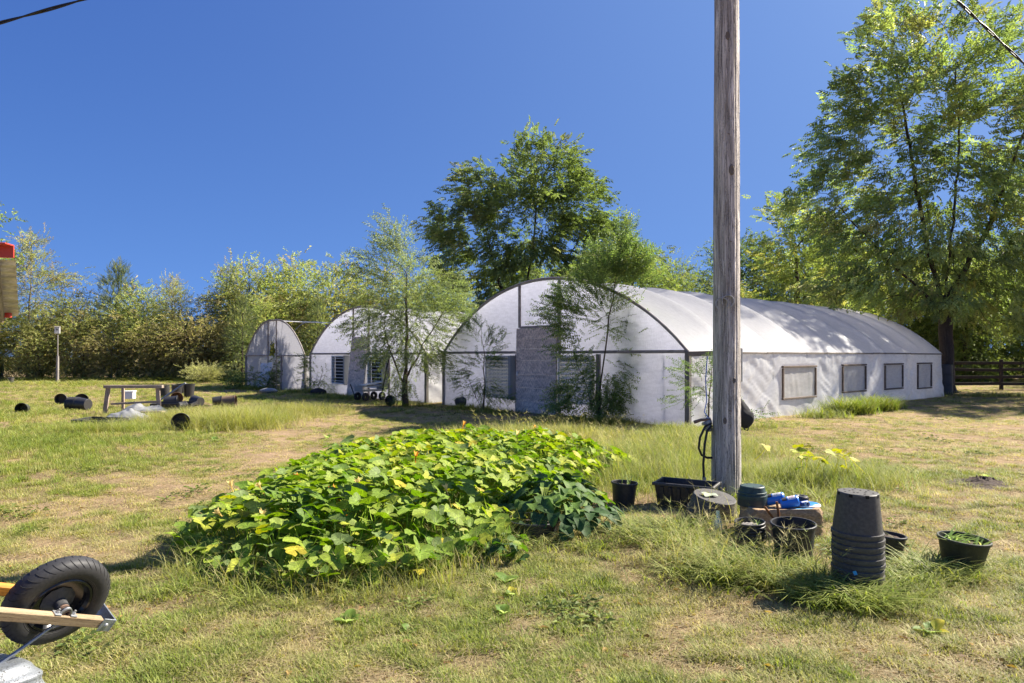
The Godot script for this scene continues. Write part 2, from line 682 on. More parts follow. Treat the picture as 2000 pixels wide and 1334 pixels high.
func graded(lo: float, hi: float, step: float, reach: float, back := -1.0) -> Array:
	var out := []
	var k := lo
	while k < hi:
		out.append(k)
		k += step
	var s := step
	while k < reach:
		out.append(k)
		s *= 1.12
		k += s
	out.append(reach)
	if back > 0.0:
		s = step
		k = lo
		while k > -back:
			s *= 1.12
			k -= s
			out.push_front(maxf(k, -back))
	return out


func build_ground() -> void:
	var xs := graded(-10.0, 10.0, 0.12, 600.0, 600.0)
	var ds := graded(-1.5, 15.0, 0.12, 600.0, 120.0)
	var b := MB.new()
	b.colored = true
	var w := xs.size()
	for d in ds:
		for x in xs:
			var t := dryness(x, d)
			var c := lin(Color(0.321, 0.264, 0.129), Color(0.605, 0.445, 0.277), t * 1.1)
			c = lin(c, Color(0.696, 0.496, 0.347), (t - 0.95) * 2.2)
			b.tint = lin(c, Color(0.258, 0.244, 0.091), smoothstep(50.0, 90.0, d))
			b.vert(Vector3(x, rise(x, -d), -d), Vector3.UP, Vector2(x, d) / 1.9)
	for k in b.v.size():
		var x: float = b.v[k].x
		var z: float = b.v[k].z
		if absf(x) < 14.0 and absf(z) < 20.0:
			var h: float = b.v[k].y
			b.n[k] = Vector3(h - rise(x + 0.1, z), 0.1, h - rise(x, z + 0.1)).normalized()
	for j in ds.size() - 1:
		for i in w - 1:
			var a := j * w + i
			b.i.append_array([a, a + w + 1, a + 1, a, a + w, a + w + 1])
	structure("ground", b, M.ground)
	# the molehill-like heaps of bare soil out in the lawn
	for k in [[1918, 945, 0.30, 0.07, "low heap of bare dark soil on the dry lawn at the right"]]:
		var p := ground_at(k[0], k[1])
		var mb := MB.new()
		var rad: float = k[2]
		var hh: float = k[3]
		mb.grid(40, 24, func(a, q):
			var an: float = a * TAU
			var rr: float = q * rad * 1.25
			var x: float = cos(an) * rr * 1.35
			var z: float = sin(an) * rr
			var h: float = hh * exp(-pow(rr / rad * 1.6, 2.0)) * (1.0 + nc.get_noise_2d(x * 6.0 + p.x, z * 6.0) * 0.8) + nc.get_noise_2d(x * 14.0, z * 14.0) * hh * 0.35 * (1.0 - q) - 0.006 * q
			return Vector3(x, h + rise(p.x, p.z) + 0.004, z), Vector3.UP)
		var o := solo("soil_heap", k[4], "soil heap", mb, M.soil, Transform3D(Basis(), p))
		o.position.y = 0.0


# ---------------------------------------------------------------- grass

func blade(b: MB, p: Vector3, dir: Vector3, h: float, w: float, lean: float, bends := 3, droop := 0.0) -> void:
	var side := dir.cross(Vector3.UP).normalized() * w * 0.5
	var s := b.v.size()
	var nn := (Vector3.UP * 0.9 - dir * 0.45).normalized()
	for k in bends + 1:
		var t := float(k) / bends
		var q := p + dir * (lean * t * t * h) + Vector3.UP * (h * (t - droop * t * t * t))
		var f: float = 1.0 - pow(t, 1.6)
		if k == bends:
			b.vert(q, nn, Vector2(0.5, 1))
		else:
			b.vert(q - side * f, nn, Vector2(0, t))
			b.vert(q + side * f, nn, Vector2(1, t))
	for k in bends - 1:
		b.tri(s + k * 2, s + k * 2 + 1, s + k * 2 + 3)
		b.tri(s + k * 2, s + k * 2 + 3, s + k * 2 + 2)
	b.tri(s + bends * 2 - 2, s + bends * 2 - 1, s + bends * 2)


func tuft(blades: int, spread: float, h: float, w: float, lean: float, droop: float, bends := 3) -> ArrayMesh:
	var b := MB.new()
	for k in blades:
		var a := r(0, TAU)
		var p := Vector3(cos(a), 0, sin(a)) * spread * sqrt(rng.randf())
		var a2 := a + r(-1.3, 1.3)
		blade(b, p - Vector3(0, 0.006, 0), Vector3(cos(a2), 0, sin(a2)), h * r(0.5, 1.15), w * r(0.7, 1.3), lean * r(0.4, 1.5), bends, droop * r(0.3, 1.2))
	return b.mesh()


func thatch(blades: int) -> ArrayMesh:      # cut straw lying about
	var b := MB.new()
	for k in blades:
		var p := Vector3(r(-0.08, 0.08), r(0.003, 0.022), r(-0.08, 0.08))
		var a := r(0, TAU)
		var d := Vector3(cos(a), r(-0.12, 0.2), sin(a)) * r(0.010, 0.030)
		var s := d.cross(Vector3.UP).normalized() * r(0.0008, 0.0018)
		b.face([p - d - s, p + d - s * 0.4, p + d + s * 0.4, p - d + s], Vector3(r(-0.3, 0.3), 1, r(-0.3, 0.3)).normalized())
	return b.mesh()


func seeded(stalks: int, h: float) -> ArrayMesh:      # arching stalks that end in thin splayed fingers
	var b := MB.new()
	for k in stalks:
		var a := r(0, TAU)
		var dir := Vector3(cos(a), 0, sin(a))
		var hh := h * r(0.7, 1.15)
		var p := dir * r(0, 0.05)
		blade(b, p, dir, hh, 0.0035, r(0.3, 0.8), 3, 0.15)
		var tip := p + dir * (0.55 * hh) + Vector3.UP * hh * 0.84
		for j in 4:
			var a3 := a + r(-1.4, 1.4)
			var d := Vector3(cos(a3), r(0.1, 0.9), sin(a3)).normalized() * r(0.05, 0.11)
			var s := d.cross(Vector3.UP).normalized() * 0.0018
			b.flat([tip - s, tip + d, tip + s])
		for j in 4:
			var a3 := r(0, TAU)
			blade(b, p + dir * hh * 0.2, Vector3(cos(a3), 0, sin(a3)), hh * r(0.4, 0.75), 0.006, r(0.5, 1.2), 3, 0.5)
	return b.mesh()


func blocked(x: float, d: float) -> bool:
	# inside a greenhouse, where nothing of the lawn shows
	for k in M.houses:
		var q: Vector3 = k[0].affine_inverse() * Vector3(x, 0, -d)
		if absf(q.x) < k[1] * 0.5 - 0.05 and q.z < -0.1 and q.z > -k[2] + 0.1:
			return true
	return false


func grass_tint(t: float) -> Color:
	var green := lin(Color(0.147, 0.222, 0.038), Color(0.299, 0.338, 0.070), r())
	var straw := lin(Color(0.472, 0.408, 0.178), Color(0.637, 0.523, 0.274), r())
	var c := lin(green, straw, clampf(t + r(-0.35, 0.35), 0, 1))
	return c * r(0.6, 1.4)


func in_poly(x: float, d: float, poly: Array) -> bool:
	return Geometry2D.is_point_in_polygon(Vector2(x, d), PackedVector2Array(poly))


func build_grass() -> void:
	var short_a := tuft(11, 0.045, 0.052, 0.0048, 0.9, 0.25)
	var short_b := tuft(7, 0.055, 0.038, 0.006, 1.3, 0.4)
	var straw := thatch(9)
	var rows_a := PackedFloat32Array()
	var rows_b := PackedFloat32Array()
	var rows_c := PackedFloat32Array()
	var n := 0
	for k in 300000:
		# closer spacing near the eye
		var d: float = 1.5 * pow(46.0 / 1.5, pow(r(), 0.92))
		var x: float = r(-1, 1) * (d * 0.86 + 2.0)
		if blocked(x, d) or (d > 5.0 and d < 11.0 and in_poly(x, d, M.patch)):
			continue
		var t := dryness(x, d)
		var keep: float = 1.35 - t * 0.98
		var big: float = 1.0 + d * 0.035
		var p := Vector3(x, rise(x, -d), -d)
		var turn := Basis(Vector3.UP, r(0, TAU))
		var tall: float = (1.25 - t * 0.45) * r(0.55, 1.25)
		var mow: float = smoothstep(5.0, 10.0, d) * smoothstep(-4.8, -7.0, x)
		tall *= 1.0 + mow * 0.9
		var clump: float = nc.get_noise_2d(x * 0.55 + 30.0, d * 0.55) + nc.get_noise_2d(x * 0.16, d * 0.16 + 9.0) * 0.7
		if rng.randf() < keep * (0.75 + clump * 1.5):
			t = clampf(t - clump * 0.6, 0.0, 1.2)
			tall *= 1.0 + clump * 0.5
			var bb := turn.scaled_local(Vector3(big, tall * (0.75 + big * 0.25), big))
			if n % 2:
				put(rows_a, bb, p, grass_tint(t * 0.9 + 0.07 - mow * 0.15))
			else:
				put(rows_b, bb, p, grass_tint(t * 0.9 + 0.07 - mow * 0.15))
			n += 1
		if rng.randf() < 0.10 + t * 0.28:
			put(rows_c, turn.scaled(Vector3.ONE * (big * r(0.8, 1.3))), p, lin(Color(0.39, 0.31, 0.18), Color(0.54, 0.44, 0.27), r()) * r(0.6, 1.1))
	var o := copies("short_lawn_grass", short_a, M.grass, rows_a, self)
	tag(o, "short patchy lawn grass over the whole yard", "grass")
	o = copies("broad_lawn_grass", short_b, M.grass, rows_b, self)
	tag(o, "low broad-bladed crabgrass mixed through the lawn", "grass")
	o = copies("dry_thatch", straw, M.grass, rows_c, self)
	tag(o, "dry cut straw lying on the lawn", "thatch")

	# clover-like broad leaves in the turf, and dead leaves on it
	var clover := MB.new()
	for k in 8:
		var a := r(0, TAU)
		var q := Vector3(cos(a), 0, sin(a)) * r(0.01, 0.05)
		var d := Vector3(cos(a), 0.25, sin(a))
		leaf2(clover, q + Vector3(0, r(0.010, 0.035), 0), d.normalized(), Vector3(r(-0.5, 0.5), 1, r(-0.5, 0.5)).normalized(), r(0.018, 0.036), r(0.014, 0.024))
	var dead := MB.new()
	leaf2(dead, Vector3(0, 0.012, 0), Vector3(1, 0.1, 0).normalized(), Vector3(0, 1, 0.2).normalized(), 0.06, 0.03)
	var rows_d := PackedFloat32Array()
	var rows_e := PackedFloat32Array()
	for k in 26000:
		var d: float = 1.6 * pow(30.0 / 1.6, r())
		var x: float = r(-1, 1) * (d * 0.86 + 2.0)
		if blocked(x, d):
			continue
		var p := Vector3(x, rise(x, -d), -d)
		if nc.get_noise_2d(x * 0.14 + 70.0, d * 0.14) > 0.42:
			put(rows_d, Basis(Vector3.UP, r(0, TAU)).scaled(Vector3.ONE * r(0.7, 1.6) * (1.0 + d * 0.03)), p, lin(Color(0.13, 0.18, 0.045), Color(0.24, 0.28, 0.07), r()) * r(0.7, 1.2))
		elif k % 16 == 0:
			put(rows_e, Basis(Vector3.UP, r(0, TAU)) * Basis(Vector3.RIGHT, r(-0.4, 0.4)) * Basis.from_scale(Vector3.ONE * r(0.5, 1.2)), p + Vector3(0, 0.012, 0), lin(Color(0.16, 0.085, 0.04), Color(0.45, 0.30, 0.10), r()))
	o = copies("turf_weeds", clover.mesh(), M.grass, rows_d, self)
	tag(o, "small round-leaved weeds spread through the turf", "weeds")
	o = copies("fallen_leaves", dead.mesh(), M.grass, rows_e, self)
	tag(o, "scattered dead brown leaves on the lawn", "leaves")

	# lusher and longer growth, field by field: middle, reach, count, height, dryness
	var long_a := tuft(8, 0.06, 0.34, 0.007, 0.75, 0.35, 4)
	var long_b := tuft(9, 0.10, 0.26, 0.010, 1.1, 0.55, 4)
	var fine := tuft(11, 0.09, 0.36, 0.0052, 0.8, 0.35, 3)
	var heads := seeded(3, 0.42)
	var mid := tuft(9, 0.06, 0.11, 0.0065, 1.0, 0.4, 3)
	var fields := [
		["wispy_tall_grass", "wispy pale green tall grass between the squash patch and the big greenhouse", fine, [[1.9, 9.6, 1.5, 2.4, 1500, 1.0, 0.20], [3.9, 8.6, 1.3, 1.0, 700, 0.9, 0.2], [3.2, 11.6, 1.6, 1.8, 1100, 1.0, 0.3], [0.3, 13.6, 2.2, 1.2, 700, 0.85, 0.35], [-0.5, 8.5, 1.8, 2.0, 350, 1.25, 0.2]]],
		["weedy_grass", "bright green weedy grass tangled under the pots by the pole", long_b, [[1.75, 4.95, 0.6, 0.42, 300, 0.85, 0.03], [2.2, 4.4, 0.42, 0.24, 190, 0.85, 0.0], [1.3, 5.9, 0.5, 0.5, 150, 0.9, 0.12], [3.15, 4.95, 0.4, 0.3, 90, 0.8, 0.08], [2.75, 4.7, 0.3, 0.3, 70, 0.7, 0.05], [-1.5, 4.55, 1.4, 0.4, 150, 0.6, 0.1], [0.3, 5.7, 0.6, 0.35, 70, 0.7, 0.2], [2.8, 7.6, 1.2, 0.9, 160, 0.9, 0.15]]],
		["seeding_crabgrass", "arching crabgrass stalks with splayed pale seed heads round the pots", heads, [[1.5, 5.2, 0.55, 0.5, 60, 0.9, 0.6], [1.95, 4.75, 0.5, 0.3, 46, 0.85, 0.5], [1.9, 6.3, 0.8, 0.4, 20, 0.8, 0.6], [-1.0, 4.5, 1.2, 0.3, 20, 0.7, 0.5], [2.0, 10.0, 1.8, 2.2, 110, 1.15, 0.7], [0.6, 13.0, 1.8, 1.4, 70, 1.2, 0.7]]],
		["pale_grass_stand", "tall pale green grass standing through the heap of old pots at the left", fine, [[-7.4, 16.9, 2.2, 1.6, 1000, 1.15, 0.45], [-9.6, 18.4, 1.8, 1.3, 330, 0.7, 0.4], [-6.3, 15.4, 1.3, 1.3, 620, 1.3, 0.38], [-6.0, 18.6, 1.5, 1.6, 420, 1.1, 0.5], [-8.8, 14.4, 1.4, 0.8, 320, 0.9, 0.2], [-6.6, 18.8, 1.6, 1.6, 500, 1.0, 0.5]]],
		["ragged_green_grass", "ragged green grass along the feet of the greenhouse walls", long_a, [[-1.2, 20.4, 1.2, 0.45, 150, 0.9, 0.0], [-0.4, 18.9, 1.0, 0.4, 90, 0.8, 0.05], [2.0, 15.9, 1.3, 0.5, 240, 1.0, 0.12], [3.6, 14.2, 0.8, 0.6, 170, 1.0, 0.2], [5.4, 15.0, 1.0, 0.4, 120, 0.7, 0.15], [-3.4, 21.7, 1.6, 0.5, 140, 0.8, 0.1], [-6.6, 25.2, 1.6, 0.6, 190, 1.0, 0.1], [-9.0, 29.0, 0.9, 0.8, 140, 1.1, 0.05], [-12.2, 31.8, 1.6, 0.8, 150, 1.0, 0.05], [19.2, 26.6, 2.6, 1.0, 160, 1.0, 0.25]]],
		["tall_reedy_weeds", "clump of tall bright green reedy grass against the side of the big greenhouse", long_a, [[9.35, 18.55, 0.75, 0.5, 150, 2.2, 0.05], [10.6, 19.6, 0.7, 0.5, 120, 2.1, 0.05], [8.0, 17.4, 0.8, 0.3, 60, 1.4, 0.1], [11.8, 20.8, 0.5, 0.3, 40, 1.5, 0.1]]],
		["mid_grass", "ankle-high green grass in patches of the front lawn", mid, [[-1.9, 2.75, 0.7, 0.5, 170, 0.9, 0.1], [-0.7, 2.6, 0.5, 0.35, 40, 0.8, 0.15], [0.1, 2.5, 0.5, 0.25, 40, 0.8, 0.2], [-2.3, 3.9, 0.5, 0.25, 70, 0.9, 0.0], [1.3, 3.6, 0.6, 0.4, 60, 0.7, 0.1], [3.6, 4.4, 0.6, 0.6, 60, 0.8, 0.15], [-10.2, 12.0, 2.3, 2.6, 900, 1.5, 0.1], [-8.2, 9.4, 0.9, 0.5, 170, 1.6, 0.0], [-6.0, 12.2, 2.0, 2.0, 330, 1.0, 0.3], [-14.0, 17.0, 3.0, 4.0, 700, 1.7, 0.25], [4.4, 9.2, 1.2, 1.2, 330, 1.4, 0.12]]],
		["thicket_edge_grass", "rank green grass along the foot of the thicket beyond the field", long_b, [[-22.0, 42.8, 14.0, 1.0, 700, 1.7, 0.25], [-26.0, 38.0, 6.0, 3.0, 200, 1.3, 0.3]]],
	]
	for f in fields:
		var rows := PackedFloat32Array()
		for k in f[3]:
			for j in k[4]:
				var a := r(0, TAU)
				var q: float = minf(absf(rng.randfn()) * 0.42 + sqrt(rng.randf()) * 0.38, 1.5)
				var x: float = k[0] + cos(a) * k[2] * q
				var d: float = k[1] + sin(a) * k[3] * q
				if blocked(x, d):
					continue
				var s: float = k[5] * r(0.6, 1.2) * (1.08 - 0.32 * q)
				var wide: float = s * (1.0 + d * 0.03)
				put(rows, Basis(Vector3.UP, r(0, TAU)).scaled_local(Vector3(wide, s, wide)), Vector3(x, rise(x, -d), -d), grass_tint(k[6] + r(-0.1, 0.1)))
		o = copies(f[0], f[2], M.grass, rows, self)
		tag(o, f[1], "grass")
	build_broad_weeds()


func build_broad_weeds() -> void:
	# dock-like rosettes scattered in the lawn
	var spots := [[990, 1140, 1.0, 0, "fresh dock rosette with upright leaves in the middle of the front lawn"], [1000, 1165, 0.8, 1, "yellowing dock weed just in front of the upright rosette"], [985, 1200, 0.7, 0, "small dock weed in a green tuft, nearest of the three below the squash"], [680, 1220, 0.9, 0, "pale dock weed at the lower left of the front lawn"], [800, 1235, 0.6, 0, "small upright dock weed below the front edge of the squash"], [1820, 1240, 1.0, 1, "weed with one flat yellow leaf at the lower right of the lawn"], [640, 855, 1.2, 0, "green weed rosette on the path behind the squash patch"], [420, 862, 1.4, 0, "light green weed rosette beside the pale grass stand"], [1925, 935, 0.8, 1, "little weed growing out of the dark soil heap"], [1350, 1120, 0.6, 0, "small weed in the bare lawn left of the pots"]]
	for k in spots:
		var p := ground_at(k[0], k[1])
		var o := thing("dock_weed", k[4], "weed", Vector3(p.x, rise(p.x, p.z), p.z), r(0, TAU))
		for j in int(r(5, 8)):
			var b := MB.new()
			var l: float = r(0.07, 0.13) * k[2]
			var w := l * r(0.26, 0.36)
			var up := r(0.35, 1.1)
			b.grid(4, 6, func(s, t):
				var ww: float = w * sin(PI * pow(t, 0.8)) * 0.98 + 0.003
				var q: float = s * 2.0 - 1.0
				return Vector3(q * ww, l * t * sin(up) * (1.0 - 0.35 * t * t) + absf(q) * ww * 0.3 + 0.004, -l * t * cos(up * 0.8)), Vector3.UP)
			part("leaf", b, M.weedyellow if (k[3] == 1 and j < 2) else M.weedgreen, o, Transform3D(Basis(Vector3.UP, TAU * j / 6.0 + r(-0.3, 0.3)), Vector3.ZERO))


# ---------------------------------------------------------------- greenhouses

func arch_h(u: float, g: Dictionary) -> float:
	var half: float = g.w * 0.5
	var rad: float = (half * half + g.rise * g.rise) / (2.0 * g.rise)
	var c: float = sqrt(maxf(rad * rad - u * u, 0.0)) - (rad - g.rise)
	var s: float = absf(u) / half
	return g.eave + lerpf(c, g.rise * (1.0 - pow(s, 2.0)) * (1.0 + 0.28 * s), g.get("gothic", 0.0))


func bar(b: MB, p: Vector3, q: Vector3, w: float, d: float, bev := 0.006) -> void:
	# a squared timber from p to q; w across, d from front to back
	var t := (q - p).normalized()
	var back := Vector3.BACK if absf(t.z) < 0.9 else Vector3.RIGHT
	var x := t.cross(back).normalized()
	b.box((p + q) * 0.5, Vector3(w, (q - p).length(), d), Basis(x, t, x.cross(t)), bev)


func one_bar(called: String, parent: Node3D, m: Material, p: Vector3, q: Vector3, w: float, d: float) -> MeshInstance3D:
	var b := MB.new()
	bar(b, p, q, w, d)
	return part(called, b, m, parent)


func film_wall(u0: float, u1: float, y0: float, y1: float, s: float, pull := 0.012) -> MB:
	var b := MB.new()
	b.grid(maxi(int((u1 - u0) * 9), 2), maxi(int((y1 - y0) * 9), 2), func(a, c):
		var u: float = lerpf(u0, u1, a)
		var y: float = lerpf(y0, y1, c)
		var edge: float = minf(1.0, minf(minf(a, 1.0 - a) * (u1 - u0), minf(c, 1.0 - c) * (y1 - y0)) * 6.0)
		var z: float = nb.get_noise_2d(u * 0.5 + y * 0.9 + s, (y - u * 0.8) * 1.6) * pull * 1.6 + nc.get_noise_2d(u * 0.3 + s, y * 0.3) * pull
		return Vector3(u, y, z * edge), Vector3.BACK)
	return b


func make_vent(o: Node3D, u0: float, u1: float, y0: float, y1: float, open: float, cowl: float, count := 11) -> void:
	# a louvred shutter: frame, slats that can be told apart and a cowl on one side
	var b := MB.new()
	var f := 0.055
	b.box(Vector3((u0 + u1) / 2, y1 - f / 2, 0.09), Vector3(u1 - u0, f, 0.14), Basis(), 0.004)
	b.box(Vector3((u0 + u1) / 2, y0 + f / 2, 0.09), Vector3(u1 - u0, f, 0.14), Basis(), 0.004)
	b.box(Vector3(u0 + f / 2, (y0 + y1) / 2, 0.09), Vector3(f, y1 - y0 - f * 2, 0.139), Basis(), 0.004)
	b.box(Vector3(u1 - f / 2, (y0 + y1) / 2, 0.09), Vector3(f, y1 - y0 - f * 2, 0.139), Basis(), 0.004)
	var v := part("vent", b, M.ventwhite if open > 0.5 else M.vent, o)
	var n := count
	var step := (y1 - y0 - f * 2) / n
	for k in n:
		var s := MB.new()
		var w := u1 - u0 - f * 2 - 0.012
		# each slat is a shallow channel: blade plus a turned lower lip
		s.box(Vector3(0, 0, 0), Vector3(w, step * 1.08, 0.006), Basis(), 0.002)
		s.box(Vector3(0, -step * 0.5, 0.012), Vector3(w, 0.007, 0.024), Basis(), 0.002)
		part("slat", s, M.ventwhite if open > 0.5 else M.vent, v, Transform3D(Basis(Vector3.RIGHT, -open * 1.0 - 0.55 + r(-0.04, 0.04)), Vector3((u0 + u1) / 2, y0 + f + step * (k + 0.5), 0.085)))
	if cowl != 0.0:
		var cb := MB.new()
		var x := u1 + 0.008 if cowl > 0.0 else u0 - 0.008
		cb.box(Vector3(x, (y0 + y1) / 2 - 0.01, 0.13), Vector3(0.016, y1 - y0 + 0.03, 0.26), Basis(), 0.003)
		cb.box(Vector3(x - signf(cowl) * 0.05, (y0 + y1) / 2, 0.245), Vector3(0.1, y1 - y0 - 0.02, 0.012), Basis(), 0.003)
		part("cowl", cb, M.ventside, v)
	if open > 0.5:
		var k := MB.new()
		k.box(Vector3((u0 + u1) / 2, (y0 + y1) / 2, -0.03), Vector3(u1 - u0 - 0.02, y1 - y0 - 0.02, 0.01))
		part("painted_shade_sheet", k, M.inside, v)  # dark sheet added to paint the shade behind the open slats


func make_door(o: Node3D, u0: float, u1: float, h: float, tilt: float) -> void:
	var frame := MB.new()
	bar(frame, Vector3(u0 + 0.03, 0.05, -0.02), Vector3(u0 + 0.03, h - 0.02, -0.02), 0.05, 0.03)
	bar(frame, Vector3(u1 - 0.03, 0.05, -0.02), Vector3(u1 - 0.03, h - 0.02, -0.02), 0.05, 0.03)
	bar(frame, Vector3(u0 + 0.055, 0.08, -0.02), Vector3(u1 - 0.055, 0.08, -0.02), 0.06, 0.03)
	bar(frame, Vector3(u0 + 0.055, h - 0.06, -0.02), Vector3(u1 - 0.055, h - 0.06, -0.02), 0.06, 0.03)
	var d := part("door", frame, M.framewood, o, Transform3D(Basis(Vector3.RIGHT, -tilt), Vector3(0, h * (1.0 - cos(tilt)), 0.06 + sin(tilt) * h)))
	# courses of rough sheet, with recessed seams between them
	var heights := [0.34, 0.36, 0.38, 0.40, 0.32, 0.28, 0.30]
	var total := 0.0
	for k in heights:
		total += k
	var y := 0.0
	for k in heights.size():
		var hh: float = heights[k] * h / total
		var cols := 3 if k % 2 == 0 else 2
		for j in cols:
			var b := MB.new()
			var w := (u1 - u0) / cols
			b.box(Vector3.ZERO, Vector3(w - 0.002, hh - 0.003, 0.022), Basis(), 0.0025)
			for q in b.u.size():
				b.u[q] = Vector2(b.v[q].x + j * 0.37 + k * 0.71, b.v[q].y + k * 0.43)
			part("panel", b, M.door, d, Transform3D(Basis(), Vector3(u0 + w * (j + 0.5), y + hh * 0.5, r(-0.0015, 0.0015))))
		y += hh
	var hb := MB.new()
	hb.box(Vector3(u0 + 0.07, h * 0.46, 0.025), Vector3(0.03, 0.12, 0.018), Basis(), 0.004)
	part("handle", hb, M.white, d)


func greenhouse(label: String, g: Dictionary) -> Node3D:
	var o := thing("greenhouse", label, "greenhouse", g.at, g.turn, "film greenhouses standing side by side")
	var hw: float = g.w * 0.5
	var eave: float = g.eave
	var len: float = g.l
	var bays: int = g.bays
	M.houses.append([o.transform, g.w, len])
	# hoops and rails
	for k in bays + 1:
		var pts := []
		for j in 25:
			var u: float = lerpf(-hw, hw, j / 24.0) * 0.994
			pts.append(Vector3(u, arch_h(u, g) - 0.03, -len * k / bays + (0.02 if k == 0 else 0.0)))
		pts.push_front(Vector3(-hw * 0.994, 0, pts[0].z))
		pts.append(Vector3(hw * 0.994, 0, pts[0].z))
		var b := MB.new()
		b.tube(pts, [0.024], 7)
		part("hoop", b, M.pipe, o)
	if g.get("roof", true):
		for side in [-1, 1]:
			var b := MB.new()
			b.grid(bays * 8, 22, func(a, c):
				var u: float = side * hw * (1.0 - c) * 1.002
				var t: float = a * bays
				var sag: float = pow(absf(sin(PI * t)), 0.6) * 0.17 * sin(PI * minf(c * 0.75 + 0.1, 1.0))
				var nn: float = nb.get_noise_3d(u * 0.6, a * len * 0.6, g.at.x) * 0.02 * sin(PI * c)
				var gather: float = sin(a * len * 26.0 + nc.get_noise_1d(a * len * 0.6) * 4.0) * 0.010 * pow(1.0 - c, 5.0)
				return Vector3(u * (1.0 - sag * 0.04), arch_h(clampf(u, -hw, hw), g) - sag + nn + gather + 0.004, -a * len), Vector3(side * 0.6, 0.8, 0))
			part("roof_film", b, M.film, o)
		for side in [-1, 1]:
			var b := MB.new()
			for k in 5:      # the batten that pins the film down, in lengths that do not quite line up
				var z0: float = -len * k / 5.0 - 0.01
				var z1: float = -len * (k + 1) / 5.0 + 0.01
				bar(b, Vector3(side * (hw + 0.022), eave - 0.03 + r(-0.008, 0.008), z0), Vector3(side * (hw + 0.022), eave - 0.03 + r(-0.008, 0.008), z1), 0.05, 0.03)
			part("eave_batten", b, M.framewood if side < 0 else M.paleframe, o)
	else:
		for y in [0.98, 0.72]:
			var b := MB.new()
			var u: float = hw * (1.0 - y) * 1.1
			b.tube([Vector3(u, arch_h(u, g) - 0.02, 0), Vector3(u, arch_h(u, g) - 0.05, -len * 0.5), Vector3(u, arch_h(u, g) - 0.02, -len)], [0.02], 6)
			part("purlin", b, M.whitemetal, o)
	# long walls, creased where the film hangs and is pulled in round the windows
	for side in [-1, 1]:
		var wins: Array = g.get("windows", []) if side > 0 else []
		var b := MB.new()
		var nu := int(len * 14)
		b.grid(nu, 26, func(a, c):
			var z: float = -a * len
			var y: float = eave * c - 0.03
			var top: float = pow(c, 3.0)
			var fold: float = (nc.get_noise_2d(z * 1.1, y * 0.25) * 0.032 * top + (0.5 - absf(nb.get_noise_2d((z + y * 1.4) * 0.16, (y - z * 0.55) * 0.9))) * 0.075 + (0.4 - absf(nb.get_noise_2d((z - y * 1.1) * 0.14 + 9.0, (y + z * 0.7) * 0.8))) * 0.06 - 0.045)
			fold += 0.14 * pow(1.0 - c, 2.2) * (0.6 + 0.5 * nb.get_noise_1d(z * 0.5 + 3.0))
			for wn in wins:
				var cz: float = -(wn[0] + wn[1]) * 0.5
				var hz: float = (wn[1] - wn[0]) * 0.5
				var dz: float = absf(z - cz) - hz
				var dy: float = absf(y - (wn[2] + wn[3]) * 0.5) - (wn[3] - wn[2]) * 0.5
				var q: float = maxf(dz, dy)
				if q < 0.0:
					fold = fold * 0.1 - 0.03
				elif q < 0.5:
					var an := atan2(y - (wn[2] + wn[3]) * 0.5, (z - cz) * 0.6)
					fold = lerpf(0.01 + absf(sin(an * 5.0 + cz)) * 0.035 * q, fold, clampf(q * 2.0, 0, 1))
			return Vector3(side * (hw + 0.004 + maxf(fold, -0.05)), y, z), Vector3(side, 0, 0))
		part("side_wall", b, M.sidefilm, o)
		for wn in wins:
			var x: float = side * (hw + 0.05)
			var pane := MB.new()      # a separate, dirtier sheet stretched in the opening
			pane.grid(24, 14, func(a, c):
				var y: float = lerpf(wn[2] + 0.02, wn[3] - 0.02, c)
				var z: float = -lerpf(wn[0] + 0.03, wn[1] - 0.03, a)
				return Vector3(side * (hw + 0.032 + 0.012 * nc.get_noise_2d(z * 1.6, y * 0.35) + 0.01 * nb.get_noise_2d(z + y, y * 1.5)), y, z), Vector3(side, 0, 0))
			part("window_film", pane, M.windowfilm, o)
			var f := one_bar("window_frame", o, M.oldframe, Vector3(x, wn[3], -wn[0]), Vector3(x, wn[3], -wn[1]), 0.05, 0.075)
			one_bar("bottom_rail", f, M.oldframe, Vector3(x, wn[2], -wn[0]), Vector3(x, wn[2] - 0.01, -wn[1]), 0.05, 0.06)
			one_bar("stile", f, M.oldframe, Vector3(x, wn[2] + 0.033, -wn[0] - 0.03), Vector3(x, wn[3] - 0.04, -wn[0] - 0.03), 0.05, 0.065)
			one_bar("stile", f, M.oldframe, Vector3(x, wn[2] + 0.033, -wn[1] + 0.03), Vector3(x, wn[3] - 0.04, -wn[1] + 0.03), 0.05, 0.065)
	# unseen pale floor, added to bounce light up into the film
	var fl := MB.new()
	fl.face([Vector3(-hw + 0.1, 0.06, -0.1), Vector3(hw - 0.1, 0.06, -0.1), Vector3(hw - 0.1, 0.06, -len + 0.1), Vector3(-hw + 0.1, 0.06, -len + 0.1)], Vector3.UP)
	if g.get("roof", true):
		part("added_bounce_floor", fl, M.bouncefloor, o)
	# far end
	var e := MB.new()
	e.grid(24, 10, func(a, c):
		var u: float = lerpf(-hw, hw, a)
		return Vector3(u, c * arch_h(u, g), -len), Vector3.FORWARD)
	if g.get("roof", true):
		part("end_wall", e, M.gable, o)
	return o


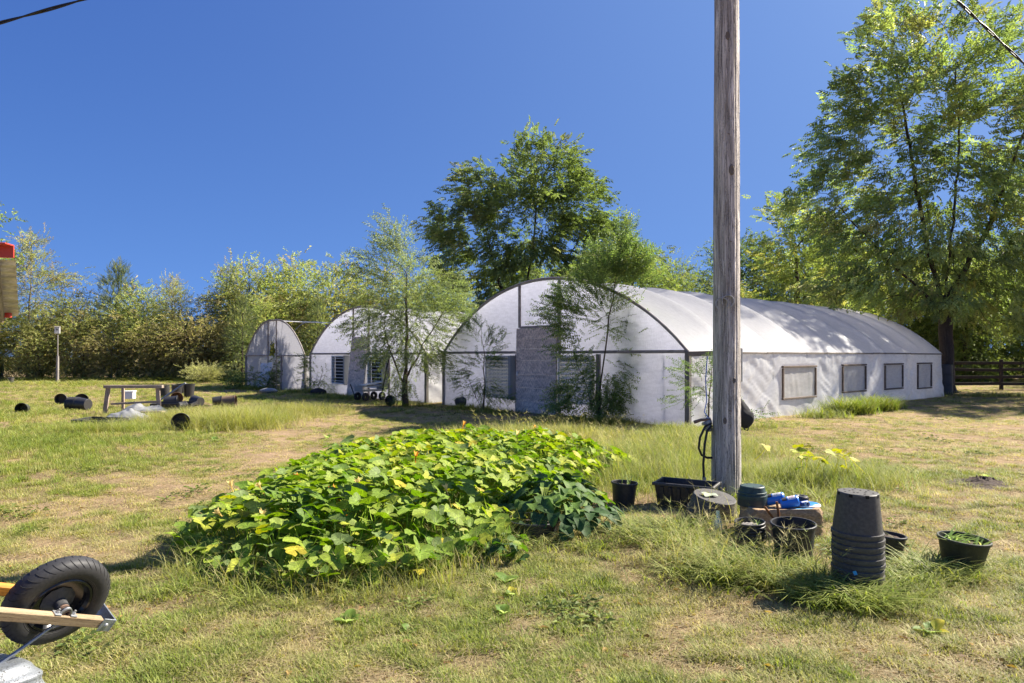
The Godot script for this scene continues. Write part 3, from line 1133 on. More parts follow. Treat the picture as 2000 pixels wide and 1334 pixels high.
func front_timbers(o: Node3D, g: Dictionary, posts: Array) -> void:
	var hw: float = g.w * 0.5
	var eave: float = g.eave
	var pts := []
	for j in 33:
		var u: float = lerpf(-hw, hw, j / 32.0)
		pts.append(Vector3(u, arch_h(u, g), 0.03))
	var b := MB.new()
	b.tube(pts, [0.032], 8)
	part("arch_rim", b, M.framewood, o)
	one_bar("corner_post", o, M.framewood, Vector3(-hw, 0, 0.02), Vector3(-hw, eave, 0.02), 0.09, 0.09)
	one_bar("corner_post", o, M.greypost, Vector3(hw, 0, 0.02), Vector3(hw, eave, 0.02), 0.12, 0.10)
	for k in posts:      # u, from, to, width
		one_bar("gable_post", o, M.framewood, Vector3(k[0], k[1], 0.035), Vector3(k[0], k[2] if k[2] > 0.0 else arch_h(k[0], g) - 0.02, 0.035), k[3], 0.06)


func gable_film(g: Dictionary, y0: float, hole: Array = []) -> MB:
	var hw: float = g.w * 0.5
	var b := MB.new()
	b.grid(60, 20, func(a, c):
		var u: float = lerpf(-hw, hw, a)
		var top: float = arch_h(u, g) - 0.01
		var y: float = lerpf(minf(y0, top), top, c)
		return Vector3(u, y, nb.get_noise_2d(u * 0.35 + y * 0.4 + g.at.x, y * 0.7 - u * 0.2) * 0.02 * sin(PI * a)), Vector3.BACK)
	return b


func build_greenhouses() -> void:
	M.houses = []
	M.ventwhite = mat(Color(0.60, 0.62, 0.62), 0.5, 0.05)
	M.oldframe = mat(Color(0.40, 0.33, 0.27), 0.9)
	M.oldframe.albedo_texture = M.greywood.albedo_texture
	M.oldframe.uv1_scale = Vector3(4, 0.8, 1)
	M.paleframe = mat(Color(0.50, 0.47, 0.42), 0.9)
	M.paleframe.albedo_texture = M.greywood.albedo_texture
	M.paleframe.uv1_scale = Vector3(4, 0.8, 1)
	M.windowfilm = M.sidefilm.duplicate()
	M.windowfilm.albedo_color = Color(0.76, 0.75, 0.74).linear_to_srgb()
	M.windowfilm.backlight = Color(0.95, 0.94, 0.93).linear_to_srgb()
	M.bouncefloor = mat(Color(0.50, 0.48, 0.45), 1.0)  # pale colour of the unseen floor added to brighten the film
	M.bouncefloor.albedo_texture = M.scuff
	M.greypost = mat(Color(0.44, 0.45, 0.44), 0.85)
	M.greypost.albedo_texture = M.greywood.albedo_texture
	M.greypost.uv1_scale = Vector3(4, 0.8, 1)
	var turn := atan2(-0.749, 0.664)
	var along := Vector3(0.664, 0, 0.749)
	# the big one, nearest
	var g := {"w": 9.35, "l": 17.6, "eave": 1.72, "rise": 2.03, "bays": 9, "at": Vector3(0.875, 0, -18.6), "turn": turn,
		"windows": [[4.3, 6.3, 0.46, 1.32], [8.1, 9.9, 0.50, 1.33], [11.5, 13.2, 0.48, 1.33], [14.7, 16.25, 0.40, 1.33]]}
	var o := greenhouse("largest white film greenhouse, nearest the pole, with grey boarded door between two closed louvre vents", g)
	for k in [[-4.67, -2.40, 0.0, 1.70], [-2.40, -1.06, 0.0, 0.36], [-2.40, -1.06, 1.62, 1.70], [0.62, 1.90, 0.0, 0.36], [0.62, 1.90, 1.62, 1.70], [1.90, 4.67, 0.0, 1.70]]:
		part("front_film", film_wall(k[0], k[1], k[2], k[3], k[0] * 3.0, 0.03), M.gable, o)
	part("gable_film", gable_film(g, 1.72), M.gable, o)
	front_timbers(o, g, [[-0.95, 2.42, -1.0, 0.075], [0.645, 0.0, -1.0, 0.085], [2.03, 0.0, 1.66, 0.13], [-1.09, 0.0, 1.66, 0.06]])
	one_bar("eave_bar", o, M.framewood, Vector3(-4.62, 1.715, 0.025), Vector3(-1.12, 1.715, 0.025), 0.075, 0.05)
	one_bar("eave_bar", o, M.framewood, Vector3(0.69, 1.715, 0.025), Vector3(4.6, 1.715, 0.025), 0.075, 0.05)
	one_bar("door_head", o, M.framewood, Vector3(-0.91, 2.43, 0.03), Vector3(0.60, 2.43, 0.03), 0.06, 0.05)
	one_bar("conduit", o, M.pipe, Vector3(4.02, 0.0, -0.05), Vector3(3.98, 1.66, -0.05), 0.03, 0.03)
	one_bar("eave_board", o, M.paleframe, Vector3(4.72, 1.66, 0.10), Vector3(5.5, 1.69, -0.55), 0.11, 0.05)
	make_vent(o, -2.37, -1.12, 0.36, 1.62, 0.0, 1.0)
	make_vent(o, 0.70, 1.88, 0.36, 1.62, 0.06, 0.0, 10)
	make_door(o, -1.05, 0.585, 2.40, 0.02)
	# the middle one, vents open
	var g2 := {"w": 9.0, "l": 17.6, "eave": 1.70, "rise": 1.84, "bays": 9, "turn": turn, "at": g.at - along * (4.675 + 1.0 + 4.5)}
	o = greenhouse("middle white film greenhouse behind the bushy sapling, with open vents and leaning door", g2)
	for k in [[-4.5, -2.3, 0.0, 1.68], [-2.3, -0.72, 0.0, 0.46], [0.62, 2.0, 0.0, 0.40], [2.0, 4.5, 0.0, 1.68]]:
		part("front_film", film_wall(k[0], k[1], k[2], k[3], k[0] * 3.0 + 7.0, 0.03), M.gable, o)
	part("gable_film", gable_film(g2, 1.70), M.gable, o)
	front_timbers(o, g2, [[-0.60, 0.0, -1.0, 0.06], [0.62, 0.0, -1.0, 0.06], [2.1, 0.0, 1.66, 0.07]])
	one_bar("eave_bar", o, M.framewood, Vector3(-4.45, 1.695, 0.025), Vector3(-0.65, 1.695, 0.025), 0.075, 0.05)
	one_bar("eave_bar", o, M.framewood, Vector3(0.66, 1.695, 0.025), Vector3(4.45, 1.695, 0.025), 0.075, 0.05)
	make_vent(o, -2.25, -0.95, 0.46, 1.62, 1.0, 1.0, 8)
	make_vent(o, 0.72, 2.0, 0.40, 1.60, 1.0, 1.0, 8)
	make_door(o, -0.66, 0.62, 2.36, 0.10)
	var pp := MB.new()
	pp.tube([Vector3(2.35, 0, 0.55), Vector3(2.28, 1.5, 0.16)], [0.025], 6)
	part("prop", pp, M.inside, o)
	# the far small one: bare hoops, torn film
	var g3 := {"w": 7.2, "l": 13.5, "eave": 1.62, "rise": 1.72, "bays": 7, "turn": turn, "gothic": 0.6, "roof": false, "at": g2.at - along * (4.5 + 0.55 + 3.6)}
	o = greenhouse("smallest and farthest greenhouse, roofless with torn film across its arched front", g3)
	part("gable_film", torn_front(g3, 1.62, 5.0, [[-0.45, 0.12, 0.0, 0.62]]), M.oldfilm, o)
	part("front_film", torn_front(g3, 0.0, 1.62, [[-1.9, -0.6, 0.05, 1.5], [0.1, 1.0, 0.0, 1.62], [-0.6, 0.1, 0.9, 1.62]]), M.oldfilm, o)
	front_timbers(o, g3, [[-0.60, 0.0, -1.0, 0.05], [0.42, 0.0, -1.0, 0.05], [1.02, 0.0, 1.60, 0.09]])
	one_bar("eave_bar", o, M.framewood, Vector3(-3.55, 1.615, 0.025), Vector3(-0.65, 1.615, 0.025), 0.06, 0.05)
	one_bar("eave_bar", o, M.framewood, Vector3(0.46, 1.615, 0.025), Vector3(3.55, 1.615, 0.025), 0.06, 0.05)
	var lb := MB.new()
	bar(lb, Vector3(-1.5, 1.3, 0.05), Vector3(-0.7, 0.5, 0.3), 0.05, 0.03)
	bar(lb, Vector3(-1.7, 0.3, 0.1), Vector3(-0.5, 1.2, 0.2), 0.04, 0.03)
	part("fallen_lath", lb, M.framewood, o)
	var tf := MB.new()
	tf.grid(14, 14, func(a, c):
		return Vector3(lerpf(-1.0, 0.3, a) + c * 0.2, 1.25 - c * 1.2 + a * 0.05, 0.2 + c * 0.35 + nb.get_noise_2d(a * 3.0, c * 3.0) * 0.12), Vector3.BACK)
	part("hanging_flap", tf, M.torn, o)


func torn_front(g: Dictionary, y0: float, y1: float, holes: Array) -> MB:
	# film with ragged holes: cells that fall inside a hole are left out
	var hw: float = g.w * 0.5
	var b := MB.new()
	var nu := 90
	var nv := 30
	var ids := {}
	for j in nv + 1:
		for i in nu + 1:
			var u: float = lerpf(-hw, hw, float(i) / nu)
			var top: float = minf(y1, arch_h(u, g) - 0.01)
			var y: float = lerpf(minf(y0, top), top, float(j) / nv)
			ids[j * (nu + 1) + i] = b.vert(Vector3(u, y, nb.get_noise_2d(u * 0.7 + y, y - u * 0.4) * 0.05), Vector3.BACK)
	for j in nv:
		for i in nu:
			var k := j * (nu + 1) + i
			var m: Vector3 = (b.v[k] + b.v[k + nu + 2]) * 0.5
			var gone := false
			for h in holes:
				var q: float = 0.16 * nc.get_noise_2d(m.x * 1.2, m.y * 1.2)
				if m.x > h[0] + q and m.x < h[1] + q and m.y - (y0 if y0 > 0.5 else 0.0) > h[2] + q * 0.5 and m.y - (y0 if y0 > 0.5 else 0.0) < h[3] + q:
					gone = true
			if not gone:
				b.tri(k, k + 1, k + nu + 2)
				b.tri(k, k + nu + 2, k + nu + 1)
	return b


# ---------------------------------------------------------------- trees

func leaf2(b: MB, p: Vector3, d: Vector3, up: Vector3, l: float, w: float) -> void:
	# one leaf folded along its midrib: two triangles on each side of it
	var s := d.cross(up).normalized()
	var m := p + d * l * 0.45 - up * l * 0.03
	var t := p + d * l - up * l * 0.16
	var e := up * w * 0.22
	for k in [-1.0, 1.0]:
		b.face([p, m + s * k * w * 0.5 + e, t], (up - s * k * 0.35).normalized())
		# the flat triangles meet on the midrib


func spray_pinnate(pairs: int, l: float, leaf: float, wide: float) -> ArrayMesh:
	# a drooping compound leaf of paired leaflets
	var b := MB.new()
	for k in pairs:
		var t: float = (k + 0.6) / pairs
		var p := Vector3(l * t, -l * 0.30 * t * t, 0)
		for s in [-1.0, 1.0]:
			var d := Vector3(0.55, -0.28 - 0.2 * r(), s * r(0.8, 1.1)).normalized()
			leaf2(b, p, d, Vector3(r(-0.8, 0.8), 1, s * r(-0.6, 0.9)).normalized(), leaf * r(0.75, 1.15), leaf * wide)
	leaf2(b, Vector3(l, -l * 0.3, 0), Vector3(0.8, -0.5, 0).normalized(), Vector3(0.4, 0.9, 0), leaf, leaf * wide)
	return b.mesh()


func spray_alternate(n: int, l: float, leaf: float, wide: float, scatter := 0.0) -> ArrayMesh:
	# a twig with simple leaves set to either side
	var b := MB.new()
	b.tube([Vector3.ZERO, Vector3(l * 0.5, l * 0.03, 0), Vector3(l, -l * 0.06, 0)], [leaf * 0.045, leaf * 0.035, leaf * 0.015], 3, false)
	for k in n:
		var t: float = (k + 0.5) / n
		var s := -1.0 if k % 2 else 1.0
		var p := Vector3(l * t, l * (0.1 * t - 0.16 * t * t) + r(-1, 1) * scatter, r(-1, 1) * scatter)
		var d := Vector3(r(0.3, 0.8), r(-0.45, 0.25), s * r(0.6, 1.0)).normalized()
		leaf2(b, p, d, Vector3(r(-1, 1), 0.8, r(-1, 1)).normalized(), leaf * r(0.65, 1.2), leaf * wide)
	return b.mesh()


func spray_needle(l: float) -> ArrayMesh:      # feathery cedar spray
	var b := MB.new()
	for k in 16:
		var t: float = (k + 0.5) / 16.0
		var s := -1.0 if k % 2 else 1.0
		leaf2(b, Vector3(l * t, 0, 0), Vector3(0.8, r(-0.3, 0.5), s * r(0.5, 0.9)).normalized(), Vector3(0, 1, 0), l * 0.30 * (1.15 - t), l * 0.06)
	return b.mesh()


func make_tree(called: String, label: String, at: Vector3, spec: Dictionary, group := "", category := "tree") -> Node3D:
	var o := thing(called, label, spec.get("category", category), at, 0.0, group)
	rng.seed = spec.seed
	# 1. where the foliage is: points spread through lobes, more towards their outside
	var pts := []
	for lb in spec.lobes:
		for k in int(lb[6] * spec.get("more", 1.0)):
			var d := Vector3(r(-1, 1), r(-1, 1), r(-1, 1))
			while d.length() > 1.0 or d.length() < 0.05:
				d = Vector3(r(-1, 1), r(-1, 1), r(-1, 1))
			d = d.normalized() * pow(d.length(), 0.55)
			var bump: float = 1.0 + 0.25 * nb.get_noise_3d(lb[0] + d.x * 1.3, lb[1] + d.y * 1.3, lb[2] + d.z * 1.3 + spec.seed)
			pts.append(Vector3(lb[0] + d.x * lb[3] * bump, maxf(lb[1] + d.y * lb[4] * bump, spec.get("floor", 0.4)), lb[2] + d.z * lb[5] * bump))
	# 2. trunk nodes, then every point joined to the nearest wood already there
	var node := []
	var up_of := []
	var way := []
	var far := []
	var paths := []
	for tr in spec.trunks:
		var path := []
		for k in tr.size() - 1:
			var n: int = maxi(2, int((tr[k + 1] - tr[k]).length() / 0.4))
			for j in n:
				path.append(tr[k].lerp(tr[k + 1], float(j) / n) + (Vector3(r(-1, 1), 0, r(-1, 1)) * 0.04 if k + j > 0 else Vector3.ZERO))
		path.append(tr[tr.size() - 1])
		var ids := []
		var joint := -1      # a limb grows out of the trunk where it starts
		for k in node.size():
			if node[k].distance_to(path[0]) < (0.7 if joint < 0 else node[joint].distance_to(path[0])):
				joint = k
		for k in path.size():
			node.append(path[k])
			up_of.append(joint if k == 0 else node.size() - 2)
			way.append((path[mini(k + 1, path.size() - 1)] - path[maxi(k - 1, 0)]).normalized())
			far.append(0.0 if k == 0 else far[node.size() - 2] + (path[k] - path[k - 1]).length())
			ids.append(node.size() - 1)
		paths.append(ids)
	var low: float = spec.get("clear", 1.0)
	pts.sort_custom(func(a, q): return Vector2(a.x, a.z).length() + a.y * 0.3 < Vector2(q.x, q.z).length() + q.y * 0.3)
	for p in pts:
		var best := 0
		var cost := 1e9
		for k in node.size():
			var d: Vector3 = p - node[k]
			var l := d.length()
			if l > cost or (node[k].y < low and k > 0):
				continue
			var c: float = l + far[k] * 0.12 + l * maxf(0.0, 0.35 - d.dot(way[k]) / maxf(l, 0.01)) * 1.1
			if c < cost:
				cost = c
				best = k
		var from: Vector3 = node[best]
		var d: Vector3 = p - from
		var l := d.length()
		if l < 0.05:
			continue
		var ctrl: Vector3 = from + way[best] * l * 0.22 + Vector3.UP * l * spec.get("arch", 0.12)
		var n: int = clampi(int(l / 0.45), 2, 9)
		var ids := [best]
		for k in n:
			var t := (k + 1.0) / n
			var q := from.lerp(ctrl, t).lerp(ctrl.lerp(p, t), t)
			if k < n - 1:
				q += Vector3(r(-1, 1), r(-1, 1), r(-1, 1)) * l * 0.02
			up_of.append(ids[ids.size() - 1])
			far.append(far[up_of[up_of.size() - 1]] + l / n)
			way.append((q - node[up_of[up_of.size() - 1]]).normalized())
			node.append(q)
			ids.append(node.size() - 1)
		paths.append(ids)
	# 3. thickness from the number of twigs carried
	var carried := []
	carried.resize(node.size())
	carried.fill(0)
	for k in range(spec.trunks.size(), paths.size()):
		carried[paths[k][paths[k].size() - 1]] += 1
	for k in range(node.size() - 1, -1, -1):
		if up_of[k] >= 0:
			carried[up_of[k]] += carried[k]
	var most: float = maxf(carried[0], 1.0)
	var thick := func(k: int) -> float:
		return maxf(spec.get("twig", 0.012), spec.r0 * pow(maxf(carried[k], 0.4) / most, 0.74))
	var wood := MB.new()
	for q in paths.size():
		var ids: Array = paths[q]
		var line := []
		var rad := []
		for k in ids.size():
			line.append(node[ids[k]])
			var t: float = thick.call(ids[k])
			if k == 0 and q >= spec.trunks.size():
				t = minf(t, thick.call(ids[1]) * 1.15)
			if q < spec.trunks.size():
				t *= 1.0 + 0.45 * exp(-node[ids[k]].y * 2.2)
			rad.append(t)
		if line.size() > 1:
			wood.tube(line, rad, 9 if rad[0] > 0.1 else 5 if rad[0] > 0.03 else 3, false)
	part("trunk", wood, spec.get("bark", M.bark), o)
	# 4. foliage
	var rows := PackedFloat32Array()
	var cols: Array = spec.cols
	var mid := Vector3.ZERO
	for p in pts:
		mid += p
	mid /= pts.size()
	for p in pts:
		var tone: float = r(0.68, 1.32)
		var hue := r()
		var base: Color = lin(cols[0], cols[1], hue)
		if cols.size() > 2 and rng.randf() < spec.get("odd", 0.2):
			base = cols[2]
		if cols.size() > 3 and rng.randf() < spec.get("odd2", 0.12) :
			base = cols[3]
		for k in spec.sprays:
			var e: Vector3 = Vector3(rng.randfn(), rng.randfn() * 0.8, rng.randfn()) * spec.spread
			var q: Vector3 = p + e
			if q.y < 0.05:
				continue
			var out := (q - mid) * Vector3(1, 0.4, 1)
			out = (out.normalized() + Vector3(r(-1, 1), r(-0.5, 0.5) - spec.get("droop", 0.1), r(-1, 1)) * 0.9).normalized()
			var up := (Vector3.UP + Vector3(r(-1, 1), r(-0.6, 0.3), r(-1, 1)) * 1.25).normalized()
			var z := out.cross(up).normalized()
			var s: float = spec.size * r(0.7, 1.3)
			put(rows, Basis(out * s, z.cross(out) * s, z * s), q, lin(base, cols[1], r(0, 0.35)) * tone * r(0.85, 1.15))
	copies("crown", spec.spray, M.leaf, rows, o)
	return o


func build_trees() -> void:
	var pecan := spray_pinnate(4, 0.34, 0.165, 0.46)
	var broad := spray_alternate(9, 0.5, 0.13, 0.6, 0.05)
	var elm := spray_alternate(14, 0.42, 0.060, 0.52)
	var small := spray_alternate(12, 0.34, 0.062, 0.55, 0.02)
	var willow := spray_alternate(12, 0.5, 0.12, 0.24, 0.02)
	var needle := spray_needle(0.5)
	var deep := Color(0.149, 0.191, 0.067)
	var mid := Color(0.242, 0.300, 0.099)
	var lime := Color(0.425, 0.471, 0.149)
	var olive := Color(0.370, 0.367, 0.140)
	var brown := Color(0.410, 0.332, 0.174)
	var gold := Color(0.590, 0.515, 0.180)

	make_tree("pecan_tree", "tall broad pecan tree rising behind the roof of the big greenhouse", Vector3(0.6, 0, -40), {
		"seed": 11, "more": 1.25, "r0": 0.24, "spray": pecan, "sprays": 15, "spread": 0.30, "size": 1.05, "cols": [deep * 1.1, mid, Color(0.244, 0.290, 0.101), olive], "odd": 0.2, "odd2": 0.06, "clear": 2.2, "arch": 0.06, "droop": 0.05,
		"trunks": [[Vector3(0, 0, 0), Vector3(0.1, 4.5, 0), Vector3(0.7, 8.5, 0.2), Vector3(1.0, 12.0, 0)], [Vector3(0.05, 2.5, 0), Vector3(-1.4, 6.0, 0.4), Vector3(-2.4, 10.0, 0.2)], [Vector3(0.05, 3.0, 0), Vector3(1.8, 5.6, -0.4), Vector3(3.4, 8.6, 0)]],
		"lobes": [[1.2, 12.6, 0, 2.2, 2.1, 2.2, 62], [-2.6, 11.3, 0.4, 1.6, 1.6, 1.8, 40], [-4.3, 9.3, 0, 1.5, 1.4, 1.7, 30], [3.5, 10.6, 0.2, 1.6, 1.6, 1.9, 38], [4.6, 8.3, 0, 1.4, 1.7, 1.9, 40], [0.3, 9.4, 0.8, 2.6, 2.0, 2.4, 70], [-3.0, 7.0, 0.3, 2.3, 1.6, 2.2, 44], [1.0, 6.4, 0.6, 2.6, 1.7, 2.6, 54], [4.0, 5.9, 0, 2.2, 1.7, 2.2, 44], [-0.8, 4.6, 0.4, 3.0, 1.2, 2.4, 30]]})

	var big := make_tree("pecan_tree", "large dark-trunked tree at the right, its crown filling the upper right corner", Vector3(18.5, 0, -28.5), {
		"seed": 24, "more": 0.98, "r0": 0.27, "spray": pecan, "sprays": 15, "spread": 0.29, "size": 0.92, "cols": [Color(0.206, 0.269, 0.101), Color(0.321, 0.391, 0.146), Color(0.460, 0.514, 0.184), Color(0.486, 0.456, 0.180)], "odd": 0.22, "odd2": 0.14, "clear": 3.0, "arch": 0.05, "droop": 0.0,
		"trunks": [[Vector3(0, 0, 0), Vector3(-0.1, 3.5, 0), Vector3(0.1, 6.0, 0), Vector3(0.4, 10.5, 0.2), Vector3(0.2, 15.0, 0)], [Vector3(-0.05, 3.2, 0), Vector3(-1.2, 6.5, 0.4), Vector3(-1.7, 11.0, 0), Vector3(-2.4, 15.0, 0)], [Vector3(0, 4.0, 0), Vector3(1.8, 7.2, 0), Vector3(3.2, 11.5, 0.3)], [Vector3(-0.05, 3.4, 0), Vector3(-2.6, 5.4, 0.5), Vector3(-4.8, 8.0, 0.2)]],
		"lobes": [[-2.6, 15.0, 0, 1.2, 2.0, 1.5, 34], [0.2, 15.0, 0.3, 1.9, 1.6, 2.0, 48], [2.8, 14.2, 0, 1.8, 1.7, 2.2, 46], [-3.6, 12.6, 0.2, 1.3, 1.5, 1.6, 32], [-1.1, 12.0, 0.3, 1.9, 1.5, 2.1, 44], [1.7, 11.4, 0, 2.1, 1.6, 2.4, 52], [5.0, 11.4, 0, 2.2, 2.2, 2.6, 46], [-4.6, 10.4, 0.3, 1.3, 1.4, 1.6, 30], [-2.4, 9.4, 0, 1.9, 1.4, 2.2, 42], [0.4, 8.7, 0.4, 2.0, 1.4, 2.3, 42], [3.6, 8.2, 0, 2.4, 1.7, 2.5, 48], [-5.6, 8.0, 0.3, 1.3, 1.2, 1.6, 28], [-4.0, 6.6, 0.5, 1.8, 1.2, 1.9, 36], [-1.5, 6.4, 0.6, 1.8, 1.2, 2.0, 32], [2.0, 5.8, 0.4, 2.2, 1.3, 2.2, 38], [5.2, 6.4, 0, 2.0, 2.0, 2.2, 30], [-3.0, 4.8, 0.2, 1.8, 1.0, 1.6, 30], [-4.6, 4.6, 0.4, 1.4, 0.9, 1.4, 20], [-1.2, 4.0, 0.8, 1.5, 0.7, 1.2, 18], [2.4, 3.8, 0.3, 1.9, 1.0, 1.6, 28]]})

	dup(big, "large tree standing just beyond the right edge, shading the rail fence", Vector3(26.5, 0, -27.5), 2.0, 0.85)
	make_tree("leafy_tree", "sunlit yellow-green tree left of the large right-hand tree, behind the greenhouse roof", Vector3(15.2, 0, -36), {
		"seed": 31, "r0": 0.16, "spray": pecan, "sprays": 10, "spread": 0.42, "size": 0.95, "cols": [mid, lime, gold, deep], "odd": 0.16, "clear": 1.5,
		"trunks": [[Vector3(0, 0, 0), Vector3(0.2, 4.0, 0), Vector3(0, 8.0, 0)]],
		"lobes": [[0.0, 8.8, 0, 1.3, 1.3, 1.3, 34], [-0.5, 6.9, 0, 1.5, 1.4, 1.5, 42], [1.0, 6.4, 0, 1.7, 1.6, 1.6, 40], [0.2, 4.2, 0, 2.2, 1.6, 1.8, 46], [1.5, 2.2, 0, 2.0, 1.3, 1.6, 26]]})
	make_tree("leafy_tree", "grey-green rounded tree seen just right of the pole above the greenhouse roof", Vector3(15.2, 0, -46), {
		"seed": 37, "r0": 0.18, "spray": broad, "sprays": 15, "spread": 0.45, "size": 1.0, "cols": [Color(0.151, 0.208, 0.095), Color(0.210, 0.269, 0.111)], "clear": 1.5,
		"trunks": [[Vector3(0, 0, 0), Vector3(0.2, 4.0, 0), Vector3(0, 8.0, 0)]],
		"lobes": [[0.4, 8.2, 0, 1.9, 1.5, 1.8, 40], [2.2, 7.0, 0, 1.8, 1.6, 1.8, 38], [-0.8, 6.2, 0, 1.6, 1.5, 1.8, 34], [1.0, 4.4, 0, 2.6, 2.0, 2.0, 50], [0.4, 2.2, 0, 2.6, 1.6, 2.0, 30]]})
	make_tree("leafy_tree", "mid-green lower tree against the right flank of the tall pecan", Vector3(6.2, 0, -35), {
		"seed": 41, "r0": 0.15, "spray": pecan, "sprays": 11, "spread": 0.40, "size": 0.95, "cols": [mid, Color(0.260, 0.318, 0.106), olive], "clear": 1.2,
		"trunks": [[Vector3(0, 0, 0), Vector3(0, 4.0, 0), Vector3(0.2, 6.5, 0)]],
		"lobes": [[0.2, 6.3, 0, 1.5, 1.0, 1.4, 34], [1.2, 5.2, 0, 1.2, 1.0, 1.3, 30], [-1.4, 5.6, 0, 1.6, 1.3, 1.5, 36], [-2.6, 4.6, 0, 1.6, 1.4, 1.5, 30], [0.2, 3.6, 0, 2.2, 1.4, 1.6, 34]]})
	make_tree("thin_shrub", "thin twiggy shrub with sky showing through, left of the pole above the roof line", Vector3(9.6, 0, -38), {
		"seed": 43, "r0": 0.06, "spray": small, "sprays": 6, "spread": 0.30, "size": 1.3, "cols": [olive, mid, lime], "clear": 0.6, "bark": M.twig, "category": "shrub",
		"trunks": [[Vector3(0, 0, 0), Vector3(0, 3.0, 0)], [Vector3(0, 0, 0), Vector3(-1.0, 5.0, 0)], [Vector3(0, 0, 0), Vector3(1.0, 5.2, 0)]],
		"lobes": [[-1.0, 5.4, 0, 0.7, 1.4, 0.7, 30], [0.2, 5.6, 0, 0.5, 1.4, 0.6, 26], [1.2, 5.2, 0, 0.8, 1.3, 0.8, 30], [0.0, 3.4, 0, 1.8, 1.4, 1.4, 70]]})

	# woods behind the greenhouse at the right, close enough together to shut out the field beyond
	var wood_a := make_tree("woodland_tree", "dark green woodland tree behind the rail fence at the far right edge", Vector3(30.5, 0, -44), {
		"seed": 51, "r0": 0.17, "spray": broad, "sprays": 15, "spread": 0.5, "size": 1.15, "cols": [deep, mid, lime, olive], "clear": 0.8,
		"trunks": [[Vector3(0, 0, 0), Vector3(0.2, 4.0, 0), Vector3(0, 8.0, 0)]],
		"lobes": [[0, 7.6, 0, 2.0, 1.8, 1.9, 40], [-1.5, 5.6, 0, 1.9, 1.6, 1.8, 38], [1.7, 5.4, 0, 1.9, 1.6, 1.8, 38], [0, 3.6, 0, 2.8, 1.6, 2.2, 46], [0, 1.4, 0, 2.8, 1.2, 2.0, 44]]}, "woodland behind the big greenhouse")
	var wood_b := make_tree("woodland_tree", "yellow-green sunlit woodland tree seen below the limbs of the large right-hand tree", Vector3(24.5, 0, -42), {
		"seed": 57, "r0": 0.14, "spray": broad, "sprays": 15, "spread": 0.48, "size": 1.0, "cols": [mid, lime, gold, deep], "odd": 0.22, "clear": 0.8,
		"trunks": [[Vector3(0, 0, 0), Vector3(-0.2, 3.0, 0), Vector3(0.2, 6.5, 0)]],
		"lobes": [[0, 6.0, 0, 1.7, 1.7, 1.7, 36], [-1.4, 4.2, 0, 1.8, 1.5, 1.6, 36], [1.5, 4.0, 0, 1.8, 1.5, 1.6, 36], [0, 2.6, 0, 2.5, 1.4, 2.0, 40], [0, 1.0, 0, 2.4, 1.0, 1.8, 34]]}, "woodland behind the big greenhouse")
	var order := ["first", "second", "third", "fourth", "fifth", "sixth", "seventh", "eighth", "ninth", "tenth"]
	var kinds := ["dark green woodland tree behind the big greenhouse", "yellow-green woodland tree behind the big greenhouse"]
	var seen := [0, 0]
	for k in [[-4.5, -50, 0.95, 1], [0.5, -52, 1.0, 0], [4.5, -47, 0.85, 0], [8.0, -50, 0.9, 1], [11.5, -49, 0.85, 0], [14.0, -42, 0.75, 1], [17.5, -45, 0.95, 1], [22.3, -46, 1.1, 0], [20.5, -41, 0.85, 0], [19.0, -37.5, 0.55, 1], [28.5, -46, 1.1, 1], [27.0, -40, 0.8, 0], [33.0, -47, 1.1, 1], [36.5, -44, 1.1, 0], [34.0, -36, 0.9, 0]]:
		seen[k[3]] += 1
		dup(wood_b if k[3] else wood_a, kinds[k[3]] + ", %s from the left of its kind" % order[seen[k[3]] - 1], Vector3(k[0], 0, k[1]), r(0, TAU), k[2])
	rng.seed = 801

	var thin_olive := olive * 1.35
	var thin_brown := brown * Color(1.139, 1.103, 1.103)
	var thin_gold := gold * 1.15
	var thin_mid := mid * 1.35
	var thin_lime := lime * 1.1
	# the brownish thicket along the left of the field
	var tk := "thicket along the far side of the field"
	var t1 := make_tree("thicket_tree", "olive-brown thicket tree rising behind the birdhouse pole", Vector3(-30.0, 0, -46.0), {
		"seed": 61, "r0": 0.12, "spray": broad, "sprays": 15, "spread": 0.46, "size": 0.85, "cols": [thin_olive, Color(0.350, 0.344, 0.130), thin_brown, thin_lime], "odd": 0.3, "clear": 0.3, "twig": 0.014,
		"trunks": [[Vector3(0, 0, 0), Vector3(0.2, 3.0, 0), Vector3(0, 6.0, 0)], [Vector3(0, 0, 0), Vector3(1.3, 3.0, 0.3)], [Vector3(0, 0, 0), Vector3(-1.2, 3.4, 0)]],
		"lobes": [[0, 5.6, 0, 1.5, 1.5, 1.4, 36], [-1.3, 4.0, 0, 1.7, 1.5, 1.5, 38], [1.3, 3.7, 0, 1.7, 1.5, 1.5, 38], [0, 2.2, 0.5, 2.4, 1.3, 1.6, 48], [0, 0.9, 0.7, 2.3, 0.8, 1.4, 26]]}, tk)
	t1.scale = Vector3.ONE * 0.82
